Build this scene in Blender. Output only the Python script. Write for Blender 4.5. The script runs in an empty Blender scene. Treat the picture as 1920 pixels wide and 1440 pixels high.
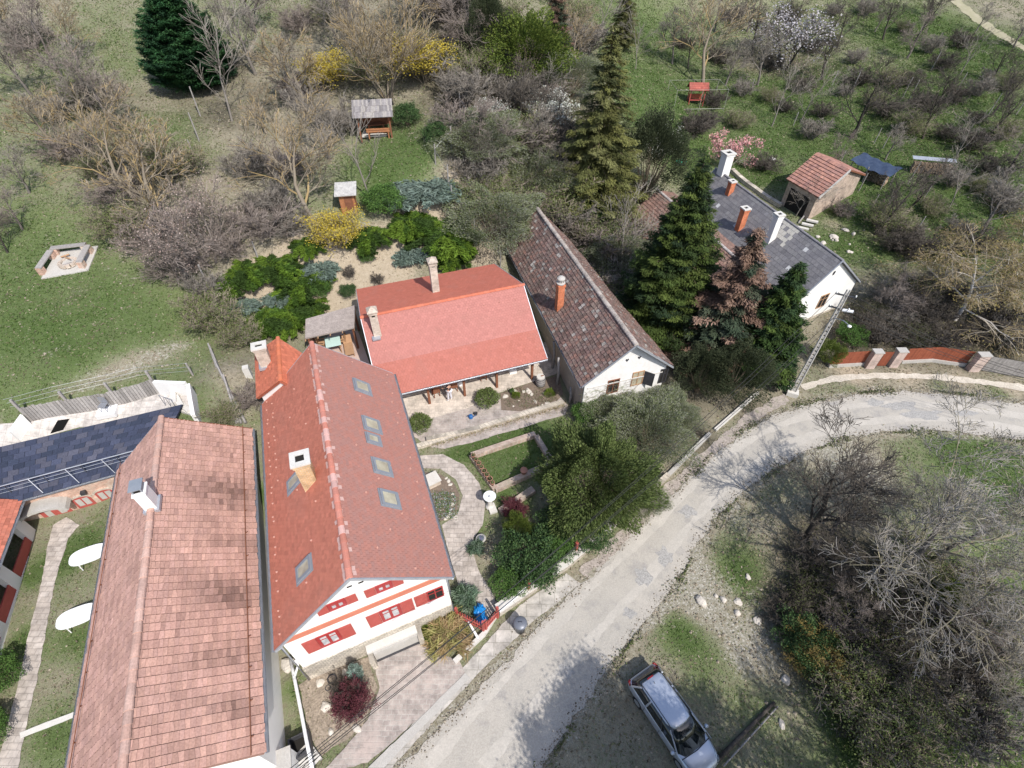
import bpy, math, random
import numpy as np
from mathutils import Vector, Matrix

# ------------------------------------------------------------------ camera, light, exposure
CH, CF, CT = 27.0, 1010.0, math.radians(46.0)
S = bpy.context.scene
COL = S.collection
cam = bpy.data.cameras.new("camera"); camo = bpy.data.objects.new("camera", cam); COL.objects.link(camo)
camo.location = (0, 0, CH); camo.rotation_euler = (math.pi/2-CT, 0, 0)
cam.sensor_width = 36; cam.lens = CF/1920*36; cam.clip_end = 3000; cam.clip_start = 0.1
S.camera = camo
SUN_EL = math.radians(49.0); SUN_AZ = math.radians(-56.0)      # azimuth of the sun seen from the scene, CCW from +X
w = bpy.data.worlds.new("World"); S.world = w; w.use_nodes = True
nt = w.node_tree
sky = nt.nodes.new('ShaderNodeTexSky'); sky.sky_type = 'NISHITA'; sky.sun_disc = False
sky.sun_elevation = SUN_EL; sky.sun_rotation = math.radians(90) - SUN_AZ
sky.air_density = 1.0; sky.dust_density = 1.5; sky.ozone_density = 1.0
nt.links.new(sky.outputs[0], nt.nodes['Background'].inputs[0]); nt.nodes['Background'].inputs[1].default_value = 0.15
sl = bpy.data.lights.new("sun", 'SUN'); sl.energy = 3.7; sl.angle = math.radians(0.5); sl.color = (1, .955, .89)
so = bpy.data.objects.new("sun", sl); COL.objects.link(so)
sd = Vector((math.cos(SUN_AZ)*math.cos(SUN_EL), math.sin(SUN_AZ)*math.cos(SUN_EL), math.sin(SUN_EL)))
so.rotation_euler = sd.to_track_quat('Z', 'Y').to_euler(); so.location = sd*60
S.view_settings.view_transform = 'Standard'; S.view_settings.look = 'None'
S.view_settings.exposure = 0.38; S.view_settings.gamma = 1
S.view_settings.use_curve_mapping = False

# ------------------------------------------------------------------ geometry of the place
def _ray(px, py):
    u = (px-960)/CF; v = (py-720)/CF
    c, s = math.cos(CT), math.sin(CT)
    return np.array([u, c - v*s, -s - v*c])
def at(px, py, z=0.0):
    d = _ray(px, py); t = (z-CH)/d[2]; return Vector((t*d[0], t*d[1], z))
def height(bp, top):
    """real height of an upright thing whose foot is at point bp and whose top is seen at pixel top"""
    best = (1e9, 1)
    for i in range(5, 250):
        z = bp.z + i*0.1
        q = Vector((bp.x, bp.y, z-CH)); d = q.y*math.cos(CT) - q.z*math.sin(CT)
        if d < 1: break
        x = 960+CF*q.x/d; y = 720-CF*(q.y*math.sin(CT)+q.z*math.cos(CT))/d
        e = math.hypot(x-top[0], y-top[1])
        if e < best[0]: best = (e, i*0.1)
    return best[1]
CP = [(740,1440,0),(1000,1200,0),(1200,1000,.1),(1400,830,.3),(1560,760,.4),(1900,790,.6),(1000,1430,0),
 (1300,1400,-.1),(1800,1400,-.9),(1900,1000,0),(1600,1000,.0),(1500,1200,-.3),
 (1100,770,.5),(1240,745,.5),(1000,420,3.2),(1110,520,1.4),(1180,440,1.4),(1540,615,.8),(1400,650,.5),(1342,330,1.8),(1520,407,1.6),(1620,400,1.8),
 (1740,300,2.6),(1900,500,1.5),(1900,300,3.2),(1800,640,.8),(1900,30,5.5),(1300,200,4.5),(1250,60,7),(1450,250,3.2),(1600,120,4.5),(1500,10,7),
 (860,750,.75),(1000,730,.75),(760,760,.75),(950,870,.5),(870,1000,.25),(1050,850,.5),(800,860,.55),(860,1170,0),(575,1290,0),(640,1400,-.1),
 (40,1400,.1),(120,1000,.85),(20,1150,.6),(165,975,.85),(60,1005,.85),(212,950,.9),(150,930,1.0),(180,1040,.8),(470,1000,1.2),(530,1300,.1),(455,800,3.2),(430,700,4.3),(380,800,3.9),
 (100,790,3.7),(300,745,3.7),(0,810,3.7),(150,660,5.0),(130,520,6.4),(50,300,9.5),(250,30,14),(0,0,15),(0,600,6),
 (620,600,2.0),(640,640,1.9),(500,580,3.6),(620,500,4.8),(740,480,4.4),(880,490,3.6),(480,660,3.0),
 (700,250,9),(655,390,6.6),(850,290,8.6),(850,180,10.8),(560,150,11.5),(700,0,15.5),(1000,250,8),(1060,380,4.8),(1000,100,11.5),(350,160,11),(300,400,7.6)]
_P = []; _Z = []
for a, b, z in CP:
    p = at(a, b, z); _P.append((p.x, p.y)); _Z.append(z)
for x, y, z in [(-40,-15,0),(0,-20,-.3),(40,-20,-1.5),(70,10,-1),(-45,25,5),(-40,8,1),(-70,70,17),(-20,95,20),(30,110,15),(90,70,4),(100,110,7),(60,120,9)]:
    _P.append((x, y)); _Z.append(z)
_P = np.array(_P); _Z = np.array(_Z)
def _U(r2): return r2*np.log(r2+1e-9)*0.5
def _tps():
    n = len(_P); d = ((_P[:,None]-_P[None])**2).sum(-1)
    K = _U(d) + np.eye(n)*2.0
    A = np.zeros((n+3, n+3)); A[:n,:n] = K; A[:n,n] = 1; A[:n,n+1:] = _P; A[n,:n] = 1; A[n+1:,:n] = _P.T
    return np.linalg.solve(A, np.concatenate([_Z, np.zeros(3)]))
_W = _tps()
def terv(x, y):
    x = np.atleast_1d(np.asarray(x, float)); y = np.atleast_1d(np.asarray(y, float))
    out = np.empty(len(x))
    for i in range(0, len(x), 20000):
        xs, ys = x[i:i+20000], y[i:i+20000]
        cx = np.clip(xs, -75, 110); cy = np.clip(ys, -25, 125)
        d = (cx[:,None]-_P[:,0])**2+(cy[:,None]-_P[:,1])**2
        out[i:i+20000] = _U(d)@_W[:-3] + _W[-3] + _W[-2]*cx + _W[-1]*cy
    out += 0.04*np.sin(x*1.3+.7*np.sin(y*.9))*np.sin(y*1.1) * np.clip((y-26)/10, 0, 1)
    return out
def ter(x, y): return float(terv(x, y)[0])
def gp(px, py, off=0.0):
    d = _ray(px, py); tmax = 260/max(.3, np.linalg.norm(d)); t = np.linspace(10, tmax, 500)
    X = t*d[0]; Y = t*d[1]; Z = CH + t*d[2]; g = Z-terv(X, Y)
    k = np.argmax(g < 0)
    if k == 0: k = len(t)-1
    a = g[k-1]/(g[k-1]-g[k]) if g[k-1] != g[k] else 0
    tt = t[k-1]+(t[k]-t[k-1])*min(1, max(0, a))
    x, y = tt*d[0], tt*d[1]
    return Vector((x, y, ter(x, y)+off))

# ------------------------------------------------------------------ object helpers
def thing(name, label, cat, loc=(0,0,0), rz=0.0, group=None):
    o = bpy.data.objects.new(name, None); COL.objects.link(o)
    o.empty_display_size = .3; o.location = loc; o.rotation_euler = (0,0,rz)
    o['label'] = label; o['category'] = cat
    if group: o['group'] = group
    return o
def tag(o, label, cat, group=None):
    o['label'] = label; o['category'] = cat
    if group: o['group'] = group
    return o
def dup(root, loc=None, rz=None, sc=None, label=None, group=None):
    r = root.copy(); COL.objects.link(r)
    if loc is not None: r.location = loc
    if rz is not None: r.rotation_euler = (0,0,rz)
    if sc is not None: r.scale = sc if hasattr(sc, '__len__') else (sc,sc,sc)
    if label: r['label'] = label
    if group: r['group'] = group
    for ch in list(root.children):
        c = ch.copy(); COL.objects.link(c); c.parent = r
        for g in list(ch.children):
            e = g.copy(); COL.objects.link(e); e.parent = c
    return r
class MB:
    def __init__(s): s.v = []; s.f = []; s.c = []; s.sm = False
    def add(s, vs, fs, col=None):
        n = len(s.v); s.v += [tuple(v) for v in vs]
        s.f += [tuple(i+n for i in f) for f in fs]
        s.c += [col or (1,1,1)]*len(vs)
        return s
    def box(s, cx, cy, cz, sx, sy, sz, rz=0, col=None, M=None):
        vs = []
        c, n = math.cos(rz), math.sin(rz)
        for dz in (-.5,.5):
            for dx, dy in ((-.5,-.5),(.5,-.5),(.5,.5),(-.5,.5)):
                x, y = dx*sx, dy*sy
                v = Vector((cx+x*c-y*n, cy+x*n+y*c, cz+dz*sz))
                vs.append(M@v if M else v)
        return s.add(vs, [(3,2,1,0),(4,5,6,7),(0,1,5,4),(1,2,6,5),(2,3,7,6),(3,0,4,7)], col)
    def prism(s, poly, z0, z1, col=None):
        n = len(poly); vs = [(p[0],p[1],z0) for p in poly]+[(p[0],p[1],z1) for p in poly]
        a = sum(poly[i][0]*poly[(i+1)%n][1]-poly[(i+1)%n][0]*poly[i][1] for i in range(n))
        fs = [tuple(range(n))[::-1], tuple(range(n,2*n))]+[(i,(i+1)%n,(i+1)%n+n,i+n) for i in range(n)]
        if a < 0: fs = [f[::-1] for f in fs]
        return s.add(vs, fs, col)
    def hull(s, top, thick, col=None, d=Vector((0,0,-1))):
        """a 3d polygon given a thickness along d"""
        n = len(top); t = [Vector(p) for p in top]; b = [p+d*thick for p in t]
        return s.add(t+b, [tuple(range(n)), tuple(range(n,2*n))[::-1]]+[(i,i+n,(i+1)%n+n,(i+1)%n) for i in range(n)], col)
    def tube(s, pts, rs, k=8, col=None, cap=True):
        pts = [Vector(p) for p in pts]
        if not hasattr(rs, '__len__'): rs = [rs]*len(pts)
        vs = []; fs = []
        up = None
        for i, p in enumerate(pts):
            d = (pts[min(i+1,len(pts)-1)]-pts[max(i-1,0)])
            if d.length < 1e-6: d = Vector((0,0,1))
            d.normalize()
            if up is None: up = Vector((0,0,1)) if abs(d.z) < .9 else Vector((1,0,0))
            a = d.cross(up)
            if a.length < 1e-3: a = d.orthogonal()
            a.normalize(); b = d.cross(a); up = -b if False else up
            for j in range(k):
                t = 2*math.pi*j/k; vs.append(p+(a*math.cos(t)+b*math.sin(t))*rs[i])
        for i in range(len(pts)-1):
            for j in range(k):
                fs.append((i*k+j, (i+1)*k+j, (i+1)*k+(j+1)%k, i*k+(j+1)%k))
        if cap:
            fs.append(tuple(range(k))); fs.append(tuple(range((len(pts)-1)*k, len(pts)*k))[::-1])
        return s.add(vs, fs, col)
    def lathe(s, prof, k=16, c=(0,0,0), col=None):
        vs = []; fs = []
        for r, z in prof:
            for j in range(k):
                t = 2*math.pi*j/k; vs.append((c[0]+r*math.cos(t), c[1]+r*math.sin(t), c[2]+z))
        n = len(prof)
        for i in range(n-1):
            for j in range(k):
                fs.append((i*k+j, i*k+(j+1)%k, (i+1)*k+(j+1)%k, (i+1)*k+j))
        fs.append(tuple(range(k))[::-1]); fs.append(tuple(range((n-1)*k, n*k)))
        return s.add(vs, fs, col)
    def build(s, name, m, parent=None, smooth=False):
        me = bpy.data.meshes.new(name); me.from_pydata(s.v, [], s.f); me.update()
        at_ = me.color_attributes.new('Col', 'FLOAT_COLOR', 'POINT')
        c = np.ones((len(s.v), 4), np.float32)
        if s.c: c[:, :3] = np.array(s.c, np.float32)
        at_.data.foreach_set('color', c.ravel())
        me.polygons.foreach_set('use_smooth', [bool(smooth or s.sm)]*len(me.polygons))
        me.materials.append(m)
        o = bpy.data.objects.new(name, me); COL.objects.link(o)
        if parent: o.parent = parent
        return o
def npmesh(name, V, Fq, m, colr=None, parent=None, smooth=False):
    """V (n,3), Fq (m,k) same-size faces"""
    me = bpy.data.meshes.new(name); V = np.asarray(V, np.float32); Fq = np.asarray(Fq, np.int32)
    k = Fq.shape[1]
    me.vertices.add(len(V)); me.vertices.foreach_set('co', V.ravel())
    me.loops.add(Fq.size); me.loops.foreach_set('vertex_index', Fq.ravel())
    me.polygons.add(len(Fq)); me.polygons.foreach_set('loop_start', np.arange(0, Fq.size, k, dtype=np.int32))
    me.polygons.foreach_set('loop_total', np.full(len(Fq), k, np.int32))
    me.update(calc_edges=True); me.validate()
    me.polygons.foreach_set('use_smooth', np.full(len(me.polygons), bool(smooth)))
    a = me.color_attributes.new('Col', 'FLOAT_COLOR', 'POINT')
    c = np.ones((len(V), 4), np.float32)
    if colr is not None: c[:, :colr.shape[1]] = colr
    a.data.foreach_set('color', c.ravel())
    me.materials.append(m)
    o = bpy.data.objects.new(name, me); COL.objects.link(o)
    if parent: o.parent = parent
    return o
def struct(o): o['kind'] = 'structure'; return o

# ------------------------------------------------------------------ materials
def mk(name, col=(1,1,1), col2=None, attr=False, rough=.85, ns=3.0, nc=.5, bump=0.0, bs=30.0, metal=0.0, spec=.3,
       fine=0.0, fs=60.0, stain=None, ss=.6, sc=.5, trans=0.0, coat=0.0):
    m = bpy.data.materials.new(name); m.use_nodes = True; t = m.node_tree; N = t.nodes; L = t.links
    B = N['Principled BSDF']; tc = N.new('ShaderNodeTexCoord'); co = tc.outputs['Object']
    def noise_(sc_, det=5, rgh=.6):
        n = N.new('ShaderNodeTexNoise'); n.inputs['Scale'].default_value = sc_; n.inputs['Detail'].default_value = det
        n.inputs['Roughness'].default_value = rgh; L.new(co, n.inputs['Vector']); return n.outputs['Fac']
    def ramp(src, a, b):
        r = N.new('ShaderNodeMapRange'); r.inputs[1].default_value = a; r.inputs[2].default_value = b; L.new(src, r.inputs[0]); return r.outputs[0]
    def mix(f, a, b, bt='MIX'):
        x = N.new('ShaderNodeMix'); x.data_type = 'RGBA'; x.blend_type = bt
        if hasattr(f, 'node'): L.new(f, x.inputs[0])
        else: x.inputs[0].default_value = f
        for i, q in ((6,a),(7,b)):
            if hasattr(q, 'node'): L.new(q, x.inputs[i])
            else: x.inputs[i].default_value = (*q, 1)
        return x.outputs[2]
    c = None
    if col2 is not None: c = mix(ramp(noise_(ns), .5-.35*nc, .5+.35*nc), col, col2)
    if attr:
        a = N.new('ShaderNodeAttribute'); a.attribute_name = 'Col'
        c = mix(1.0, a.outputs['Color'], c if c is not None else col, 'MULTIPLY')
    elif c is None: c = mix(0.0, col, col)
    if stain is not None: c = mix(ramp(noise_(ss, 8, .7), .52, .52+.3*sc), c, stain)
    if fine: 
        g = N.new('ShaderNodeMapRange'); g.inputs[1].default_value = .3; g.inputs[2].default_value = .7
        g.inputs[3].default_value = 1-fine; g.inputs[4].default_value = 1+fine; L.new(noise_(fs, 3), g.inputs[0])
        cmb = N.new('ShaderNodeCombineColor'); [L.new(g.outputs[0], cmb.inputs[i]) for i in range(3)]
        c = mix(1.0, c, cmb.outputs[0], 'MULTIPLY')
    L.new(c, B.inputs['Base Color']); B.inputs['Roughness'].default_value = rough; B.inputs['Metallic'].default_value = metal
    B.inputs['Specular IOR Level'].default_value = spec; B.inputs['Coat Weight'].default_value = coat
    if bump:
        b = N.new('ShaderNodeBump'); b.inputs['Strength'].default_value = bump; b.inputs['Distance'].default_value = .03
        L.new(noise_(bs, 4), b.inputs['Height']); L.new(b.outputs[0], B.inputs['Normal'])
    if trans:
        tr = N.new('ShaderNodeBsdfTranslucent'); L.new(c, tr.inputs[0]); ms = N.new('ShaderNodeMixShader')
        ms.inputs[0].default_value = trans; L.new(B.outputs[0], ms.inputs[1]); L.new(tr.outputs[0], ms.inputs[2])
        L.new(ms.outputs[0], N['Material Output'].inputs[0])
    return m
def mbrick(name, c1, c2, mortar, bw=.25, bh=.08, ms=.012, rough=.9, wallmode='xz', stain=None, bump=.5, off=.5, nsc=2.0):
    """brick, stone or paver pattern; wallmode 'xz': on upright walls, 'xy': on the ground"""
    m = bpy.data.materials.new(name); m.use_nodes = True; t = m.node_tree; N = t.nodes; L = t.links
    B = N['Principled BSDF']; tc = N.new('ShaderNodeTexCoord'); sp = N.new('ShaderNodeSeparateXYZ'); L.new(tc.outputs['Object'], sp.inputs[0])
    cb = N.new('ShaderNodeCombineXYZ')
    # slight warp so that courses are hand laid
    nz = N.new('ShaderNodeTexNoise'); nz.inputs['Scale'].default_value = 3; L.new(tc.outputs['Object'], nz.inputs['Vector'])
    def madd(a, k, b=None):
        q = N.new('ShaderNodeMath'); q.operation = 'MULTIPLY_ADD'; L.new(a, q.inputs[0]); q.inputs[1].default_value = k
        if b is not None: L.new(b, q.inputs[2])
        else: q.inputs[2].default_value = 0
        return q.outputs[0]
    if wallmode == 'xz':
        s = N.new('ShaderNodeMath'); s.operation = 'ADD'; L.new(sp.outputs[0], s.inputs[0]); L.new(sp.outputs[1], s.inputs[1])
        L.new(madd(nz.outputs['Fac'], .06, s.outputs[0]), cb.inputs[0]); L.new(madd(nz.outputs['Fac'], .03, sp.outputs[2]), cb.inputs[1])
    else:
        L.new(madd(nz.outputs['Fac'], .08, sp.outputs[0]), cb.inputs[0]); L.new(madd(nz.outputs['Fac'], .08, sp.outputs[1]), cb.inputs[1])
    br = N.new('ShaderNodeTexBrick'); L.new(cb.outputs[0], br.inputs['Vector'])
    br.inputs['Color1'].default_value = (*c1,1); br.inputs['Color2'].default_value = (*c2,1); br.inputs['Mortar'].default_value = (*mortar,1)
    br.inputs['Scale'].default_value = 1; br.inputs['Brick Width'].default_value = bw; br.inputs['Row Height'].default_value = bh
    br.inputs['Mortar Size'].default_value = ms; br.offset = off; br.inputs['Mortar Smooth'].default_value = .3
    n2 = N.new('ShaderNodeTexNoise'); n2.inputs['Scale'].default_value = nsc; n2.inputs['Detail'].default_value = 9; n2.inputs['Roughness'].default_value = .7; L.new(tc.outputs['Object'], n2.inputs['Vector'])
    mr = N.new('ShaderNodeMapRange'); mr.inputs[1].default_value = .3; mr.inputs[2].default_value = .7; mr.inputs[3].default_value = .6; mr.inputs[4].default_value = 1.35; L.new(n2.outputs['Fac'], mr.inputs[0])
    mx = N.new('ShaderNodeMix'); mx.data_type = 'RGBA'; mx.blend_type = 'MULTIPLY'; mx.inputs[0].default_value = 1
    cc = N.new('ShaderNodeCombineColor'); [L.new(mr.outputs[0], cc.inputs[i]) for i in range(3)]
    L.new(br.outputs['Color'], mx.inputs[6]); L.new(cc.outputs[0], mx.inputs[7]); c = mx.outputs[2]
    if stain:
        n3 = N.new('ShaderNodeTexNoise'); n3.inputs['Scale'].default_value = .7; n3.inputs['Detail'].default_value = 8; n3.inputs['Roughness'].default_value = .7; L.new(tc.outputs['Object'], n3.inputs['Vector'])
        r3 = N.new('ShaderNodeMapRange'); r3.inputs[1].default_value = .5; r3.inputs[2].default_value = .65; L.new(n3.outputs['Fac'], r3.inputs[0])
        m3 = N.new('ShaderNodeMix'); m3.data_type = 'RGBA'; L.new(r3.outputs[0], m3.inputs[0]); L.new(c, m3.inputs[6]); m3.inputs[7].default_value = (*stain,1); c = m3.outputs[2]
    L.new(c, B.inputs['Base Color']); B.inputs['Roughness'].default_value = rough; B.inputs['Specular IOR Level'].default_value = .2
    bp = N.new('ShaderNodeBump'); bp.inputs['Strength'].default_value = bump; bp.inputs['Distance'].default_value = .02
    L.new(br.outputs['Fac'], bp.inputs['Height']); bp.invert = True; L.new(bp.outputs[0], B.inputs['Normal'])
    return m
M = {}
M['tile_red'] = mk('red_roof_tile', attr=True, rough=.85, fine=.10, fs=25, stain=(.34,.165,.125), ss=.45, sc=1.6, spec=.2)
M['tile_new'] = mk('new_red_roof_tile', attr=True, rough=.8, fine=.08, fs=25, spec=.2, stain=(.33,.16,.13), ss=.8, sc=1.6)
M['tile_old'] = mk('weathered_roof_tile', attr=True, rough=.92, fine=.16, fs=14, stain=(.30,.19,.16), ss=.9, sc=1.0, spec=.1)
M['tile_moss'] = mk('mossy_roof_tile', attr=True, rough=.95, fine=.35, fs=9, stain=(.26,.22,.18), ss=1.6, sc=.8, spec=.1)
M['slate'] = mk('slate', attr=True, rough=.8, fine=.18, fs=14, spec=.15)
M['mortar'] = mk('ridge_mortar', (.42,.36,.32), (.3,.22,.19), ns=6)
M['plaster'] = mk('white_plaster', (.80,.79,.77), (.74,.72,.69), ns=1.2, nc=1, rough=.9, fine=.03, fs=40)
M['plaster_old'] = mk('old_white_plaster', (.78,.775,.76), (.70,.68,.65), ns=1.5, nc=.8, rough=.9, stain=(.6,.56,.5), ss=2.5, sc=1.2)
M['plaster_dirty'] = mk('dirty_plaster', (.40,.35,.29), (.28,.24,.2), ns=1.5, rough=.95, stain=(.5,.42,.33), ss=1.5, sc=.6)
M['band'] = mk('terracotta_band', (.55,.20,.13), (.5,.17,.11), ns=2)
M['rubble'] = mbrick('rubble_stone', (.58,.52,.43), (.46,.41,.35), (.30,.27,.23), .32, .16, .02, stain=(.38,.34,.28))
M['brick'] = mbrick('old_brick', (.48,.26,.19), (.60,.38,.28), (.52,.45,.38), .27, .08, .012, stain=(.55,.47,.39))
M['brick_pale'] = mbrick('pale_old_brick', (.55,.46,.38), (.44,.35,.28), (.50,.45,.39), .25, .09, .015)
M['brick_orange'] = mbrick('orange_brick', (.62,.20,.09), (.55,.16,.07), (.42,.22,.15), .22, .075, .01)
M['brick_ochre'] = mbrick('ochre_brick', (.60,.38,.18), (.5,.3,.14), (.55,.47,.36), .22, .08, .012)
M['hutwall'] = mbrick('hut_stone', (.52,.42,.34), (.45,.34,.28), (.36,.29,.23), .3, .13, .02, stain=(.3,.25,.2))
M['pave'] = mbrick('paving_setts', (.47,.42,.38), (.40,.35,.31), (.33,.29,.26), .42, .26, .018, wallmode='xy', off=.4)
M['pave_red'] = mbrick('reddish_paving', (.40,.345,.31), (.33,.285,.26), (.40,.365,.33), .30, .2, .02, wallmode='xy', stain=(.46,.38,.34))
M['pave_light'] = mbrick('cream_paving', (.56,.49,.42), (.50,.44,.38), (.42,.37,.32), .45, .3, .012, wallmode='xy')
M['slabs'] = mbrick('concrete_slabs', (.46,.43,.39), (.40,.37,.33), (.33,.31,.27), .75, .6, .02, wallmode='xy', off=.1)
M['tilewhite'] = mbrick('pale_terrace_tiles', (.55,.51,.47), (.50,.46,.43), (.40,.37,.34), .4, .4, .01, wallmode='xy', off=0)
M['concrete'] = mk('concrete', (.46,.44,.41), (.38,.36,.33), ns=2, nc=.8, fine=.12, fs=20)
M['concrete_l'] = mk('pale_concrete', (.62,.60,.56), (.52,.49,.45), ns=2, nc=.8, fine=.1, fs=20)
M['wood_grey'] = mk('weathered_wood', (.36,.34,.32), (.24,.22,.21), ns=7, nc=.7, fine=.2, fs=25, attr=True)
M['wood_brown'] = mk('brown_wood', (.24,.10,.055), (.17,.07,.04), ns=5, fine=.15)
M['wood_red'] = mk('red_stained_wood', (.40,.13,.07), (.33,.10,.05), ns=5, fine=.12)
M['wood_orange'] = mk('orange_wood', (.42,.19,.09), (.32,.13,.06), ns=5, fine=.15)
M['wood_tan'] = mk('tan_wood', (.42,.26,.15), (.36,.21,.12), ns=4, fine=.12)
M['paint_red'] = mk('red_paint', (.36,.04,.04), (.31,.035,.035), ns=4, rough=.5)
M['paint_red_l'] = mk('faded_red_paint', (.42,.095,.08), (.36,.08,.065), ns=4, rough=.6)
M['metal_grey'] = mk('grey_metal', (.42,.43,.45), (.36,.37,.4), ns=2, rough=.45, metal=.6, spec=.5)
M['metal_dark'] = mk('dark_metal', (.05,.05,.055), (.08,.08,.09), rough=.5, metal=.3)
M['zinc'] = mk('zinc_sheet', (.50,.52,.56), (.42,.44,.48), ns=3, rough=.45, metal=.5)
M['flash'] = mk('blue_grey_frame', (.24,.265,.30), (.29,.31,.34), rough=.5, metal=.2)
M['dark'] = mk('dark_interior', (.02,.018,.016), rough=1)
M['white'] = mk('white_paint', (.80,.80,.80), (.76,.76,.77), rough=.45)
M['glass'] = mk('window_glass', (.10,.12,.14), (.18,.2,.2), ns=1.5, rough=.08, spec=.8)
M['blind'] = mk('cream_blind', (.50,.46,.34), (.30,.27,.20), ns=2.2, rough=.35, spec=.6, coat=.4)
M['black'] = mk('black_plastic', (.03,.03,.033), (.05,.05,.055), rough=.5)
M['bark'] = mk('bark', (.22,.19,.16), (.13,.11,.095), ns=6, attr=True, rough=.95)
M['twig'] = mk('twigs', (1,1,1), (.72,.70,.68), ns=1.2, nc=.6, attr=True, rough=.95, spec=.1)
M['leaf'] = mk('foliage', (1,1,1), (.72,.76,.7), ns=1.1, nc=.5, attr=True, rough=.75, spec=.2, trans=.25)
M['petal'] = mk('blossom', (1,1,1), attr=True, rough=.8, spec=.1, trans=.3)
M['stone'] = mk('pale_stone', (.62,.57,.50), (.45,.41,.36), ns=5, fine=.15, attr=True)
M['pot'] = mk('terracotta_pot', (.40,.20,.14), (.3,.17,.13), ns=4)
M['soil'] = mk('soil', (.22,.17,.13), (.13,.10,.08), ns=8, bump=.4)
M['black_wire'] = mk('black_cable', (.03,.03,.03), rough=.7)
M['tarp'] = mk('blue_tarp', (.03,.045,.085), (.055,.075,.12), ns=3, rough=.4, spec=.5)
M['blue_bag'] = mk('blue_plastic_bag', (.01,.17,.50), (.02,.26,.62), ns=7, rough=.3, spec=.6)
M['mint'] = mk('mint_cloth', (.50,.66,.62), (.46,.62,.58), ns=3, rough=.6)
# ------------------------------------------------------------------ ground
import bmesh
def rng_axis(a, b, st, far):
    mid = list(np.arange(a, b, st)); lo = []; hi = []; d = st; x = a
    while x > -far: d *= 1.25; x -= d; lo.append(x)
    d = st; x = mid[-1]
    while x < far: d *= 1.25; x += d; hi.append(x)
    return np.array(lo[::-1]+mid+hi)
ax = rng_axis(-34, 50, .3, 900)
ay = np.concatenate([rng_axis(0, 62, .3, 900)]); ay = np.unique(np.concatenate([ay[ay < 62], np.arange(62, 125, .8), ay[ay > 125]]))
GX, GY = np.meshgrid(ax, ay); gx, gy = GX.ravel(), GY.ravel(); gz = terv(gx, gy)
far = np.clip((np.hypot(gx-10, gy-40)-110)/150, 0, 1); gz = gz*(1-far)+(6+4*np.sin(gx*.01)*np.cos(gy*.008))*far
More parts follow.
